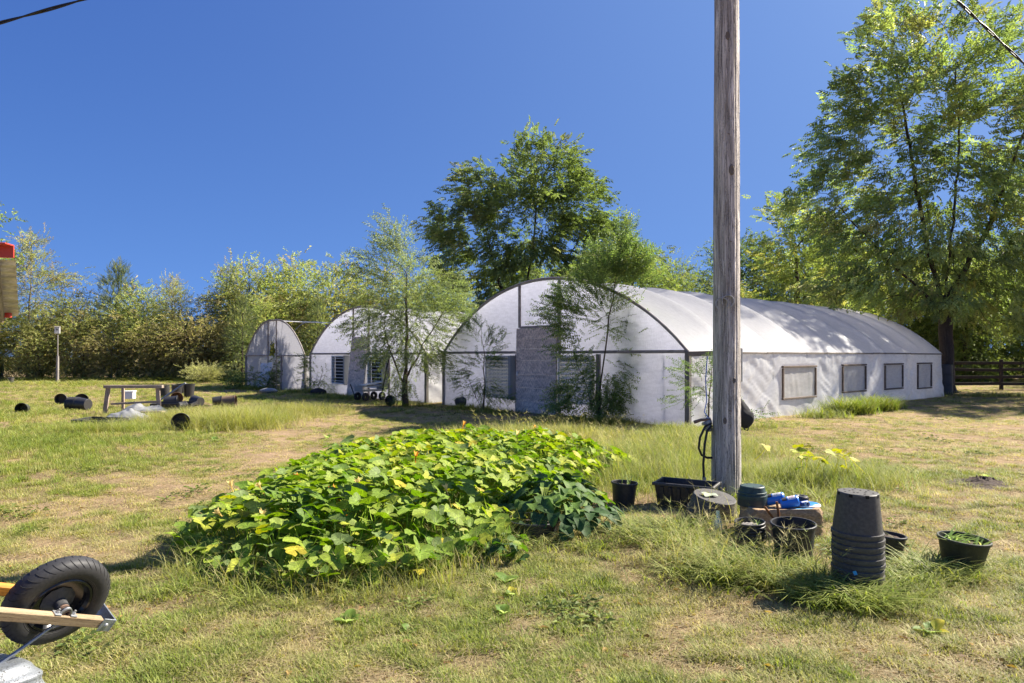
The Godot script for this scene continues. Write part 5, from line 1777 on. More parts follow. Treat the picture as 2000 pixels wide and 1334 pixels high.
func squash_leaf(rad: float, fold: float, wave: float, stalk: float, seed_by: float) -> ArrayMesh:
	var b := MB.new()
	var seg := 22
	var mid := b.vert(Vector3(0, -fold * 0.02, 0), Vector3.UP, Vector2(0.5, 0.5))
	var rings := [[], []]
	for ring in 2:
		for k in seg + 1:
			var a: float = lerpf(-PI + 0.16, PI - 0.16, float(k) / seg)
			var lobe: float = 0.58 + 0.42 * pow(absf(cos(a * 1.28)), 1.5) - 0.10 * exp(-pow((absf(a) - PI) / 0.4, 2.0))
			lobe *= 1.0 + 0.05 * sin(a * 9.0 + seed_by) + (0.07 if k % 2 else -0.03) * float(ring)
			var q: float = rad * lobe * (0.52 if ring == 0 else 1.0)
			var x := cos(a) * q
			var z := sin(a) * q
			var rr := q / rad
			var y: float = absf(z) * fold * 0.6 - rr * rr * rad * 0.30 * (1.0 - fold) + sin(a * 5.0 + seed_by) * wave * rr * rr * rad + sin(a * 2.0 + seed_by * 2.0) * rad * 0.10 * rr * rr
			var nn := Vector3(-x * 0.3 / rad + cos(a * 3.0 + seed_by) * wave, 1.0, -signf(z) * fold * 0.5 - sin(a * 3.0 + seed_by) * wave).normalized()
			rings[ring].append(b.vert(Vector3(x, y, z), nn, Vector2(0.5 + x / rad * 0.48, 0.5 + z / rad * 0.48)))
	for k in seg:
		b.tri(mid, rings[0][k], rings[0][k + 1])
		b.tri(rings[0][k], rings[1][k], rings[1][k + 1])
		b.tri(rings[0][k], rings[1][k + 1], rings[0][k + 1])
	if stalk > 0.0:
		var st := b.u.size()
		b.tube([Vector3(0, -0.005, 0), Vector3(-rad * 0.10, -stalk * 0.45, 0), Vector3(-rad * 0.5, -stalk, 0.02)], [rad * 0.035, rad * 0.045, rad * 0.05], 4, false)
		for k in range(st, b.u.size()):
			b.u[k] = Vector2(0.56, 0.5)
	return b.mesh()


func heart_leaf(rad: float, bend: float) -> ArrayMesh:
	var b := MB.new()
	var seg := 18
	var mid := b.vert(Vector3(-rad * 0.35, 0, 0), Vector3.UP, Vector2(0.36, 0.5))
	var ring := []
	for k in seg + 1:
		var a: float = lerpf(-PI, PI, float(k) / seg)
		var q: float = rad * (0.62 + 0.42 * pow(maxf(cos(a), 0.0), 5.0) + 0.28 * exp(-pow((absf(a) - 2.3) / 0.55, 2.0)) - 0.30 * exp(-pow((absf(a) - PI) / 0.3, 2.0)))
		var x := cos(a) * q
		var z := sin(a) * q * 0.95
		ring.append(b.vert(Vector3(x, absf(z) * 0.30 - x * x / rad * bend - 0.1 * rad, z), Vector3(0.3 * x / rad, 1, -signf(z) * 0.3 + 0.1 * sin(a * 4.0)).normalized(), Vector2(0.5 + x / rad * 0.45, 0.5 + z / rad * 0.45)))
	for k in seg:
		b.tri(mid, ring[k], ring[k + 1])
	b.tube([Vector3(-rad * 0.35, -0.004, 0), Vector3(-rad * 0.45, -rad * 0.7, 0), Vector3(-rad * 0.6, -rad * 1.5, 0.01)], [rad * 0.025], 4, false)
	return b.mesh()


func leaf_mat(c: Color, image: ImageTexture) -> StandardMaterial3D:
	var m := leafy(c, Color(0.62, 0.80, 0.12), false)
	m.albedo_texture = image
	m.roughness = 0.6
	return m


func edge_gap(p: Vector2, poly: Array) -> float:
	var best := 1e9
	for k in poly.size():
		var q := Geometry2D.get_closest_point_to_segment(p, poly[k], poly[(k + 1) % poly.size()])
		best = minf(best, p.distance_to(q))
	return best


func build_squash() -> void:
	M.patch = [Vector2(-2.8, 5.5), Vector2(-2.25, 4.9), Vector2(-1.4, 4.5), Vector2(-0.7, 4.75), Vector2(-0.2, 5.35), Vector2(0.15, 6.2), Vector2(0.7, 7.4), Vector2(1.15, 8.6), Vector2(1.75, 9.4), Vector2(1.3, 10.8), Vector2(-0.4, 11.4), Vector2(-2.1, 11.1), Vector2(-2.9, 9.2), Vector2(-2.95, 7.1)]
	rng.seed = 303
	var vt := vein_image(5)
	var mats := []
	for c in [Color(0.262, 0.437, 0.059), Color(0.377, 0.557, 0.073), Color(0.524, 0.678, 0.085), Color(0.754, 0.813, 0.099), Color(1.049, 0.874, 0.106), Color(0.393, 0.526, 0.184)]:
		mats.append(leaf_mat(c, vt))
	var meshes := []
	for k in 7:
		meshes.append(squash_leaf(0.090, [0.25, 0.45, 0.7, 0.1, 0.55, 0.9, 0.3][k], 0.05 + 0.02 * (k % 3), 0.30, k * 1.7))
	var spots := []
	var lo := Vector2(-3.0, 4.4)
	var hi := Vector2(1.8, 11.5)
	for k in 17000:
		var p := Vector2(r(lo.x, hi.x), r(lo.y, hi.y))
		if not in_poly(p.x, p.y, M.patch):
			continue
		var gap := edge_gap(p, M.patch)
		var low := rng.randf() < 0.42
		var clear := 0.062 if low else 0.067
		var free := true
		for s in spots:
			if s[3] == low and absf(s[0].x - p.x) < clear and s[0].distance_to(p) < clear:
				free = false
				break
		if not free or (nb.get_noise_2d(p.x * 0.8, p.y * 0.8) < -0.42 and not low):
			continue
		var h: float = lerpf(0.14, 0.38, smoothstep(0.0, 0.75, gap)) * (1.0 + 0.28 * nb.get_noise_2d(p.x * 0.9 + 3.0, p.y * 0.9)) + r(-0.06, 0.09)
		if low:
			h *= r(0.35, 0.72)
		spots.append([p, h, gap, low])
	spots.sort_custom(func(a, q): return a[0].length() < q[0].length())
	var o := thing("squash_patch", "big patch of sprawling squash plants with lobed leaves and orange flowers", "squash plants", Vector3(-1.0, 0, -7.5))
	var org := o.position
	var rows := PackedFloat32Array()
	var seen := 0
	for s in spots:
		var p: Vector2 = s[0]
		var out := (p - Vector2(-0.8, 7.8))
		var away := Vector3(out.x, 0, -out.y).normalized()
		var tilt := (Vector3.UP + away * r(0.0, 0.75) * (1.0 - smoothstep(0.0, 0.9, s[2])) + Vector3(r(-1, 1), 0, r(-1, 1)) * 0.75 + to_sun() * 0.4).normalized()
		var fwd := (away * 0.5 + Vector3(r(-1, 1), 0, r(-1, 1))).normalized()
		var z := fwd.cross(tilt).normalized()
		var size: float = r(0.62, 1.2) * (0.85 if s[3] else 1.0)
		var bb := Basis(tilt.cross(z).normalized(), tilt, z) * Basis.from_scale(Vector3.ONE * size)
		bb = Basis(z.cross(tilt).normalized() * -1.0, tilt, z).orthonormalized() * Basis.from_scale(Vector3.ONE * size)
		var at := Vector3(p.x, maxf(s[1], 0.05), -p.y) - org
		var yellowish: float = nb.get_noise_2d(p.x * 0.7 + 11.0, p.y * 0.7) + smoothstep(6.0, 9.5, p.y) * 0.45
		var kind := 0
		var u := r()
		if u < 0.012 + maxf(yellowish, 0) * 0.06:
			kind = 4
		elif u < 0.08 + maxf(yellowish, 0) * 0.62:
			kind = 3
		elif u < 0.55 + yellowish * 0.2:
			kind = 2
		elif u < 0.8:
			kind = 1
		elif u < 0.88:
			kind = 5
		if s[3]:
			kind = mini(kind, 1) if kind < 3 else kind
		if not s[3] and seen < 290 or (s[3] and seen < 290 and s[2] < 0.35):
			part("leaf", meshes[rng.randi() % 7], mats[kind], o, Transform3D(bb, at))
			seen += 1
		else:
			put(rows, bb, at, mats[kind].albedo_color.srgb_to_linear())
	var many := leaf_mat(Color.WHITE, vt)
	many.vertex_color_use_as_albedo = true
	copies("leaves", meshes[1], many, rows, o)
	# runners along the ground and a few flowers on their own stalks
	for k in 26:
		var pick: Array = spots[rng.randi() % mini(spots.size(), 900)]
		if pick[2] < 0.45:
			continue
		var p: Vector2 = pick[0]
		var b := MB.new()
		var a := r(0, TAU)
		var line := []
		for j in 7:
			line.append(Vector3(p.x + cos(a) * j * 0.11, 0.03 + 0.03 * sin(j * 1.4) + 0.02, -p.y + sin(a) * j * 0.11) - org)
			a += r(-0.4, 0.4)
		b.tube(line, [0.009, 0.008, 0.007, 0.005], 5)
		part("vine", b, M.stem, o)
	var blooms := [[655, 965, 0.40, 0], [765, 1040, 0.22, 0], [452, 950, 0.38, 1], [430, 1005, 0.30, 1], [510, 1010, 0.35, 1], [582, 935, 0.42, 0], [508, 952, 0.4, 1], [812, 893, 0.46, 0], [872, 958, 0.4, 1], [905, 830, 0.5, 0], [703, 945, 0.42, 1], [1045, 838, 0.48, 0], [1010, 850, 0.48, 1]]
	for k in blooms:
		var p := ground_at(k[0], k[1], k[2])
		var b := MB.new()
		b.grid(15, 5, func(a, c):
			var an: float = a * TAU
			var open: float = lerpf(0.010, 0.030 + 0.010 * cos(an * 5.0), pow(c, 1.5))
			return Vector3(cos(an) * open, c * (0.062 + 0.012 * cos(an * 5.0)), sin(an) * open), Vector3.ZERO)
		b.tube([Vector3(0, 0, 0), Vector3(0.01, -0.08, 0.005), Vector3(0.0, -0.22, 0.02)], [0.006, 0.005, 0.006], 5)
		var tilt := Basis(Vector3.RIGHT, r(-0.3, 0.7)) * Basis(Vector3.BACK, r(-0.5, 0.5)) * Basis.from_scale(Vector3.ONE * r(0.8, 1.15))
		part("flower", b, M.flower if k[3] == 0 else M.flowerpale, o, Transform3D(tilt, p - org))
	# grass grown up through it
	var g := tuft(8, 0.09, 0.40, 0.006, 0.8, 0.45, 4)
	var gr := PackedFloat32Array()
	for k in 3400:
		var s = spots[rng.randi() % spots.size()]
		var sc := r(0.5, 1.05)
		put(gr, Basis(Vector3.UP, r(0, TAU)).scaled(Vector3.ONE * sc), Vector3(s[0].x + r(-0.1, 0.1), 0, -s[0].y + r(-0.1, 0.1)), grass_tint(r(-0.1, 0.5)))
	for k in 160:      # and along its near edge
		var t := r(0, 5.99)
		var a: Vector2 = M.patch[int(t)].lerp(M.patch[int(t) + 1], t - floorf(t))
		put(gr, Basis(Vector3.UP, r(0, TAU)).scaled(Vector3.ONE * r(0.45, 0.85)), Vector3(a.x + r(-0.2, 0.2), 0, -a.y + r(-0.12, 0.3)), grass_tint(r(0.0, 0.7)))
	var go := copies("grass_in_squash", g, M.grass, gr, self)
	tag(go, "long grass grown up between the squash leaves", "grass")
	# sweet potato, with plain heart-shaped leaves, over the rim of a sunken tub
	var so := thing("sweet_potato_vine", "blue-green heart-leaved sweet potato vine at the right end of the squash patch", "sweet potato plant", Vector3(0.35, 0, -6.4))
	org = so.position
	var vt2 := vein_image(3)
	var hm := [heart_leaf(0.085, 0.25), heart_leaf(0.085, 0.6), heart_leaf(0.085, 0.05)]
	var hmats := []
	for c in [Color(0.135, 0.257, 0.088), Color(0.189, 0.338, 0.095), Color(0.284, 0.472, 0.095), Color(0.486, 0.621, 0.095)]:
		hmats.append(leaf_mat(c, vt2))
	for k in 270:
		var a := r(0, TAU)
		var q := sqrt(rng.randf())
		var p := Vector3(0.42 + cos(a) * q * 0.62, 0, -6.55 + sin(a) * q * 0.85)
		p.y = 0.40 * (1.0 - q * q * 0.75) * r(0.55, 1.05) + 0.05
		if k < 26:      # the trailing shoot at the front left
			p = Vector3(lerpf(0.1, -0.28, r()), 0.05 + r(0, 0.12), -r(5.15, 5.75))
		var away := Vector3(cos(a), 0, sin(a))
		var up := (Vector3.UP + away * q * 0.7 + Vector3(r(-1, 1), 0, r(-1, 1)) * 0.4).normalized()
		var z := (away + Vector3(r(-1, 1), 0, r(-1, 1)) * 0.6).normalized().cross(up).normalized()
		var kind := 0 if q > 0.75 and p.z > -6.4 else 1 if rng.randf() < 0.5 else 2 if rng.randf() < 0.75 else 3
		part("leaf", hm[rng.randi() % 3], hmats[kind], so, Transform3D(Basis(up.cross(z).normalized(), up, z).orthonormalized() * Basis.from_scale(Vector3.ONE * r(0.6, 1.25)), p - org))
	for k in 12:
		var a := r(0, TAU)
		var b := MB.new()
		b.tube([Vector3(0.05, 0.10, -0.15), Vector3(cos(a) * 0.3, 0.16, sin(a) * 0.3 - 0.15), Vector3(cos(a) * 0.6, 0.04, sin(a) * 0.7 - 0.15)], [0.005], 4)
		part("vine", b, M.stem, so)
	# pale yellow squash seedling in the tall grass right of the pole
	var yo := thing("yellow_squash_plant", "stray yellow-leaved squash plant in the tall grass right of the pole", "squash plant", Vector3(3.85, 0, -8.6))
	for k in 22:
		var a := r(0, TAU)
		var q := sqrt(rng.randf())
		var up := (Vector3.UP + Vector3(r(-1, 1), 0, r(-1, 1)) * 0.6).normalized()
		var z := Vector3(r(-1, 1), 0, r(-1, 1)).cross(up).normalized()
		part("leaf", meshes[k % 7], mats[4] if k % 3 else mats[3], yo, Transform3D(Basis(up.cross(z).normalized(), up, z).orthonormalized() * Basis.from_scale(Vector3.ONE * r(0.6, 1.1)), Vector3(cos(a) * q * 0.6, r(0.22, 0.48), sin(a) * q * 0.5)))


# ---------------------------------------------------------------- pots and clutter by the pole

func pot_shell(rb: float, rt: float, h: float, rim := 0.022, lip := 0.010, th := 0.004) -> MB:
	var b := MB.new()
	var m := rt - lip
	b.lathe([Vector2(0, 0), Vector2(rb - 0.006, 0), Vector2(rb, 0.006), Vector2(m, h - rim), Vector2(rt - 0.002, h - rim), Vector2(rt, h - rim + 0.003), Vector2(rt, h - 0.003), Vector2(rt - 0.003, h), Vector2(m - th * 0.4, h), Vector2(m - th, h - 0.004), Vector2(rb - th, th * 2.0), Vector2(0, th * 2.0)], 36)
	return b


func pot(label: String, at: Vector3, rb: float, rt: float, h: float, m: Material, xf := Basis(), group := "", rim := 0.022) -> Node3D:
	var o := thing("plant_pot", label, "pot", at, 0.0, group)
	o.basis = xf
	part("shell", pot_shell(rb, rt, h, rim), m, o)
	return o


func filling(o: Node3D, rad: float, y: float, m: Material, heap := 0.02, called := "soil") -> void:
	var b := MB.new()
	b.grid(24, 8, func(a, c):
		var an: float = a * TAU
		return Vector3(cos(an) * rad * c, y + heap * (1.0 - c * c) + nc.get_noise_2d(cos(an) * c * 3.0, sin(an) * c * 3.0) * 0.012, sin(an) * rad * c), Vector3.UP)
	part(called, b, m, o)


func drain_holes(o: Node3D, rad: float, y: float, n: int) -> void:
	for k in n:
		var b := MB.new()
		var a := TAU * k / n + 0.3
		var rr: float = rad * (0.75 if k % 2 else 0.42)
		b.lathe([Vector2(0.0075, -0.0005), Vector2(0.006, 0.0012), Vector2(0, 0.0012)], 8)
		part("drain_hole", b, M.groove, o, Transform3D(Basis(Vector3.RIGHT, 0.0), Vector3(cos(a) * rr, y, sin(a) * rr)))


func build_yard_things() -> void:
	rng.seed = 404
	var over := Basis(Vector3.RIGHT, PI)
	# tall stack of pots, upside down
	var base := ground_at(1676, 1152)
	var nth := ["lowest", "second from the ground", "third from the ground", "fourth from the ground", "fifth from the ground", "sixth from the ground", "seventh from the ground", "eighth from the ground", "ninth from the ground"]
	for k in 10:
		var y: float = 0.012 + k * 0.0415
		var tip := Basis(Vector3.BACK, r(-0.012, 0.012)) * Basis(Vector3.RIGHT, r(-0.012, 0.012) + 0.01)
		var label: String = "topmost black nursery pot of the tall upside-down stack, its holed base showing" if k == 9 else "black pot %s in the tall upside-down stack, only its rim band showing" % nth[k]
		var o := pot(label, base + Vector3(r(-0.002, 0.002), y + 0.298, r(-0.002, 0.002)), 0.131, 0.168, 0.298, M.dusty, tip * over * Basis(Vector3.UP, r(0, TAU)), "upside-down stack of black pots", 0.030)
		if k == 9:
			drain_holes(o, 0.125, -0.001, 13)
			for j in 8:
				var a := TAU * j / 8.0
				var b := MB.new()
				b.box(Vector3.ZERO, Vector3(0.007, 0.022, 0.024), Basis(), 0.001)
				part("drain_slot", b, M.groove, o, Transform3D(Basis(Vector3.UP, -a), Vector3(cos(a) * 0.1305, 0.012, sin(a) * 0.1305)))
	var tag_b := MB.new()
	tag_b.box(Vector3.ZERO, Vector3(0.022, 0.026, 0.002), Basis(), 0.0005)
	solo("plant_label", "tiny pale blue plant label stuck to the lower left of the tall pot stack", "plant label", tag_b, M.cyan, Transform3D(Basis(Vector3.UP, -0.55) * Basis(Vector3.BACK, 0.4), base + Vector3(-0.098, 0.165, 0.150)))
	# the large open bucket and the small nested pots beside it
	var p := ground_at(1550, 1096)
	var o := pot("large empty black pot, open upwards, between the small nested pots and tall stack", p, 0.135, 0.172, 0.31, M.black, Basis(Vector3.BACK, 0.03) * Basis(Vector3.RIGHT, 0.05))
	p = ground_at(1466, 1085)
	for k in 5:
		o = pot(["outermost of five small black pots nested upright beside the large open pot", "second of the five small nested black pots, counted from outside", "third of the five small nested black pots, counted from outside", "fourth of the five small nested black pots, counted from outside", "innermost small nested black pot, holding grit and a weed"][k], p + Vector3(0, k * 0.027, 0), 0.095, 0.122, 0.175, M.black, Basis(Vector3.BACK, 0.05 + r(-0.02, 0.02)) * Basis(Vector3.RIGHT, 0.04), "small nested black pots", 0.02)
	filling(o, 0.100, 0.13, M.grit, 0.02, "grit")
	for k in 6:
		var b := MB.new()
		blade(b, Vector3(0.06, 0.13, 0.02), Vector3(cos(k * 1.1), 0, sin(k * 1.1)), r(0.06, 0.12), 0.012, 0.8, 3, 0.3)
		part("weed_leaf", b, M.weedgreen, o)
	# the stone-coloured block they stand against
	p = ground_at(1520, 1052)
	o = thing("planter_block", "tan fibre planter block turned upside down, used as a stand beside the pole", "block", Vector3(2.42, 0, -6.06), 0.05)
	var bb := MB.new()
	bb.grid(64, 30, func(a, c):
		var an: float = a * TAU
		var e := 0.26
		var cx := signf(cos(an)) * pow(absf(cos(an)), e)
		var cz := signf(sin(an)) * pow(absf(sin(an)), e)
		var t: float = c
		var side: float = 1.0
		var y: float = 0.275
		if t < 0.62:
			y = 0.275 * t / 0.62
		else:
			side = 1.0 - pow((t - 0.62) / 0.38, 1.0)
			y = 0.275 + 0.012 * sin(side * PI) - 0.022 * (1.0 - smoothstep(0.55, 1.0, side)) * 1.0
		var rough := nc.get_noise_3d(cx * 2.0, y * 6.0, cz * 2.0) * 0.012 + nb.get_noise_3d(cx, y * 3.0, cz) * 0.015
		var bulge: float = 1.0 + 0.04 * sin(clampf(y / 0.27, 0, 1) * PI)
		var cut: float = 1.0 - 0.05 * smoothstep(0.24, 0.285, y) * (1.0 if side > 0.97 else 0.0)
		return Vector3(cx * (0.315 * bulge * cut + rough) * side, y + rough * 0.4, cz * (0.18 * bulge * cut + rough) * side), Vector3.ZERO)
	for k in bb.v.size():
		if bb.n[k].dot(bb.v[k] - Vector3(0, 0.12, 0)) < 0:
			bb.n[k] = -bb.n[k]
	var bs := MB.new()
	bs.v = bb.v
	bs.n = bb.n
	bs.u = bb.u
	for k in range(0, bb.i.size(), 3):
		bs.tri(bb.i[k], bb.i[k + 1], bb.i[k + 2])
	part("body", bs, M.block, o)
	var top: float = 0.268
	# green pot over black ones, upside down on the block
	for k in 3:
		o = pot(["lower black pot under the dark green one, upside down on the tan block", "middle black pot under the dark green one, upside down on the tan block", "dark green plastic pot upside down on top of two black ones on the tan block"][k], Vector3(2.185, top + 0.115 + k * 0.030 + 0.004, -6.10), 0.108, 0.130, 0.118, M.green if k == 2 else M.greendark, over, "", 0.04)
		if k == 2:
			var rb := MB.new()
			rb.lathe([Vector2(0.118, 0.050), Vector2(0.125, 0.053), Vector2(0.126, 0.060), Vector2(0.119, 0.064)], 36)
			part("rib", rb, M.green, o)
			for j in 7:
				var hb := MB.new()
				var a := TAU * j / 7.0
				hb.box(Vector3.ZERO, Vector3(0.022, 0.002, 0.008), Basis(), 0.0005)
				part("drain_slot", hb, M.groove, o, Transform3D(Basis(Vector3.UP, -a), Vector3(cos(a) * 0.085, -0.0005, sin(a) * 0.085)))
	# two blue reels with white labels
	for k in [[Vector3(2.375, top + 0.064, -6.06), 0.62, 0.17, "blue plastic reel on the tan block next to the green pot, rear of two"], [Vector3(2.475, top + 0.052, -5.985), 0.80, 0.16, "blue plastic reel at the front of the tan block, nearer of two"]]:
		o = thing("blue_reel", k[3], "reel", k[0], 0.0, "blue reels on the block")
		o.basis = Basis(Vector3.UP, k[1] + 0.55) * Basis(Vector3.RIGHT, -0.25)
		var rb := MB.new()
		var l: float = k[2] * 0.5
		rb.lathe([Vector2(0.016, -l), Vector2(0.040, -l), Vector2(0.050, -l + 0.012), Vector2(0.050, l - 0.012), Vector2(0.040, l), Vector2(0.016, l)], 28)
		part("body", rb, M.blue, o, Transform3D(Basis(Vector3.RIGHT, PI / 2), Vector3.ZERO))
		rb = MB.new()
		rb.lathe([Vector2(0.016, -l + 0.03), Vector2(0.013, -l + 0.028), Vector2(0.013, -l - 0.001), Vector2(0.017, -l - 0.002), Vector2(0.021, -l - 0.001)], 20)
		part("core", rb, M.navy, o, Transform3D(Basis(Vector3.RIGHT, -PI / 2), Vector3.ZERO))
		rb = MB.new()
		rb.lathe([Vector2(0.0005, 0), Vector2(0.0155, 0)], 16)
		part("bore", rb, M.groove, o, Transform3D(Basis(Vector3.RIGHT, -PI / 2), Vector3(0, 0, l - 0.012)))
		rb = MB.new()
		rb.grid(10, 1, func(a, c):
			var an: float = lerpf(0.9, 2.2, a)
			return Vector3(cos(an) * 0.0508, sin(an) * 0.0508, lerpf(-0.01, l - 0.022, c)), Vector3.UP)
		part("label", rb, M.white, o, Transform3D(Basis(Vector3.BACK, 0.35), Vector3.ZERO))
		rb = MB.new()
		for j in 4:
			rb.grid(5, 1, func(a, c):
				var an: float = lerpf(1.15, 1.95 - 0.2 * (j % 2), a)
				return Vector3(cos(an) * 0.0512, sin(an) * 0.0512, 0.004 + j * 0.011 + c * 0.004), Vector3.UP)
		part("print", rb, M.redprint if k[1] > 0.7 else M.print, o, Transform3D(Basis(Vector3.BACK, 0.35), Vector3.ZERO))
		rb = MB.new()
		rb.grid(10, 1, func(a, c):
			var an: float = lerpf(0.9, 2.2, a)
			return Vector3(cos(an) * 0.0507, sin(an) * 0.0507, lerpf(-l + 0.02, -0.018, c)), Vector3.UP)
		part("dark_label", rb, M.print, o, Transform3D(Basis(Vector3.BACK, 0.35), Vector3.ZERO))
	# sprinkler head: blue base, black knurled cap
	o = thing("sprinkler", "blue sprinkler base with a black ridged disc, at the right end of the tan block", "sprinkler", Vector3(2.655, top + 0.006, -6.06), 0.3)
	var sb := MB.new()
	sb.lathe([Vector2(0, 0), Vector2(0.088, 0), Vector2(0.094, 0.006), Vector2(0.094, 0.016), Vector2(0.084, 0.024), Vector2(0.05, 0.030), Vector2(0, 0.030)], 32)
	part("base", sb, M.blue, o, Transform3D(Basis.from_scale(Vector3(1.05, 1, 0.85)), Vector3(0.01, 0, 0.02)))
	sb = MB.new()
	sb.lathe([Vector2(0.092, -0.003), Vector2(0.105, -0.002), Vector2(0.108, 0.006), Vector2(0.104, 0.014), Vector2(0.095, 0.016)], 32)
	part("rim", sb, M.white, o, Transform3D(Basis.from_scale(Vector3(1.05, 1, 0.85)), Vector3(0.01, 0, 0.02)))
	sb = MB.new()
	sb.lathe([Vector2(0, 0.03), Vector2(0.062, 0.03), Vector2(0.062, 0.078), Vector2(0.056, 0.085), Vector2(0.03, 0.086), Vector2(0.024, 0.080), Vector2(0, 0.080)], 32)
	part("disc", sb, M.black, o, Transform3D(Basis(), Vector3(-0.03, 0, -0.03)))
	for j in 24:
		sb = MB.new()
		var a := TAU * j / 24.0
		sb.box(Vector3.ZERO, Vector3(0.006, 0.040, 0.008), Basis(), 0.0015)
		part("ridge", sb, M.black, o, Transform3D(Basis(Vector3.UP, -a), Vector3(cos(a) * 0.064 - 0.03, 0.053, sin(a) * 0.064 - 0.03)))
	sb = MB.new()
	sb.tube([Vector3(-0.03, 0.035, 0.05), Vector3(-0.10, 0.034, 0.05)], [0.026, 0.020], 14)
	part("inlet", sb, M.navy, o)
	sb = MB.new()
	sb.tube([Vector3(-0.06, 0.035, 0.075), Vector3(-0.06, 0.035, 0.100)], [0.022, 0.020], 14, false)
	part("collar", sb, M.whitemetal, o)
	sb = MB.new()
	sb.box(Vector3.ZERO, Vector3(0.20, 0.004, 0.028), Basis(Vector3.UP, 0.1), 0.001)
	solo("blue_strip", "bright cyan plastic strip lying on the tan block in front of the sprinkler", "plastic strip", sb, M.cyan, Transform3D(Basis(), Vector3(2.56, top + 0.006, -5.915)))
	# loppers stuck in the pots, wooden handles up
	o = thing("loppers", "old loppers with two worn wooden handles, leaning between the pots and the tan block", "loppers", Vector3(2.13, 0, -5.48), 0.0)
	sb = MB.new()
	sb.tube([Vector3(0.03, 0.27, 0), Vector3(-0.02, 0.33, 0.01), Vector3(-0.075, 0.40, 0.02)], [0.009, 0.011, 0.010], 8)
	part("handle", sb, M.handle, o)
	sb = MB.new()
	sb.tube([Vector3(0.05, 0.27, 0), Vector3(0.052, 0.34, -0.01), Vector3(0.040, 0.43, -0.02)], [0.009, 0.012, 0.010], 8)
	part("handle", sb, M.handle, o)
	sb = MB.new()
	sb.tube([Vector3(0.03, 0.28, 0), Vector3(0.045, 0.22, 0), Vector3(0.07, 0.10, 0.0)], [0.008, 0.010, 0.006], 7, true, 0.5)
	sb.tube([Vector3(0.05, 0.28, 0), Vector3(0.04, 0.22, 0.006), Vector3(0.05, 0.12, 0.004)], [0.008, 0.010, 0.006], 7, true, 0.5)
	part("blade", sb, M.rust, o)
	# clear bottle in the weeds
	o = thing("glass_bottle", "clear empty bottle standing in the weeds below the pole", "bottle", ground_at(1402, 1046), 0.0)
	sb = MB.new()
	sb.lathe([Vector2(0, 0), Vector2(0.036, 0), Vector2(0.040, 0.006), Vector2(0.040, 0.10), Vector2(0.034, 0.13), Vector2(0.017, 0.185), Vector2(0.0145, 0.20), Vector2(0.0165, 0.202), Vector2(0.0165, 0.222), Vector2(0.012, 0.222)], 28)
	part("body", sb, M.glass, o)
	sb = MB.new()
	sb.lathe([Vector2(0.012, 0.221), Vector2(0.0125, 0.20), Vector2(0.031, 0.13), Vector2(0.0365, 0.10), Vector2(0.0365, 0.008), Vector2(0, 0.008)], 28)
	part("inner_wall", sb, M.glass, o)
	# wide shallow pots upside down at the foot of the pole, tipped
	p = ground_at(1398, 1018)
	for k in 2:
		o = pot(["lower of two wide shallow dark pots upside down at the pole's foot", "upper wide shallow pot upside down at the pole's foot, its dusty base up"][k], Vector3(1.99, 0.215 + k * 0.035, -6.58), 0.205, 0.245, 0.20, M.greendark if k == 0 else M.dusty, Basis(Vector3.BACK, -0.12) * Basis(Vector3.RIGHT, 0.16) * over, "", 0.05)
	sb = MB.new()
	sb.grid(8, 6, func(a, c):
		return Vector3((a - 0.5) * 0.15, 0.004 + 0.008 * sin(a * 6.0 + c * 4.0), (c - 0.5) * 0.085), Vector3.UP)
	solo("dead_leaf", "curled grey-green leaf lying on the wide upturned pot at the pole's foot", "leaf", sb, M.palesage, Transform3D(Basis(Vector3.BACK, -0.12) * Basis(Vector3.RIGHT, 0.16) * Basis(Vector3.UP, 0.3), Vector3(1.93, 0.268, -6.56)))
	# long ribbed trough
	o = thing("planter_trough", "long black ribbed plastic trough with a grey rim, left of the pole's foot", "trough", Vector3(1.86, 0, -7.14), -0.5)
	var l := 0.60
	var w := 0.34
	var h := 0.28
	sb = MB.new()
	for s in [-1.0, 1.0]:
		sb.flat([Vector3(-l / 2 + 0.03, 0, s * (w / 2 - 0.03)), Vector3(l / 2 - 0.03, 0, s * (w / 2 - 0.03)), Vector3(l / 2, h, s * w / 2), Vector3(-l / 2, h, s * w / 2)])
		sb.flat([Vector3(s * (l / 2 - 0.03), 0, -w / 2 + 0.03), Vector3(s * (l / 2 - 0.03), 0, w / 2 - 0.03), Vector3(s * l / 2, h, w / 2), Vector3(s * l / 2, h, -w / 2)])
		sb.flat([Vector3(-l / 2 + 0.04, 0, s * (w / 2 - 0.04)), Vector3(l / 2 - 0.04, 0, s * (w / 2 - 0.04)), Vector3(l / 2 - 0.01, h, s * (w / 2 - 0.01)), Vector3(-l / 2 + 0.01, h, s * (w / 2 - 0.01))])
		sb.flat([Vector3(s * (l / 2 - 0.04), 0, -w / 2 + 0.04), Vector3(s * (l / 2 - 0.04), 0, w / 2 - 0.04), Vector3(s * (l / 2 - 0.01), h, w / 2 - 0.01), Vector3(s * (l / 2 - 0.01), h, -w / 2 + 0.01)])
	sb.flat([Vector3(-l / 2 + 0.03, 0.004, -w / 2 + 0.03), Vector3(l / 2 - 0.03, 0.004, -w / 2 + 0.03), Vector3(l / 2 - 0.03, 0.004, w / 2 - 0.03), Vector3(-l / 2 + 0.03, 0.004, w / 2 - 0.03)])
	part("shell", sb, M.black, o)
	sb = MB.new()
	for s in [-1.0, 1.0]:
		sb.box(Vector3(0, h - 0.012, s * (w / 2 + 0.006)), Vector3(l + 0.05, 0.032, 0.022), Basis(), 0.006)
		sb.box(Vector3(s * (l / 2 + 0.006), h - 0.012, 0), Vector3(0.022, 0.030, w - 0.008), Basis(), 0.006)
	part("rim", sb, M.dusty, o)
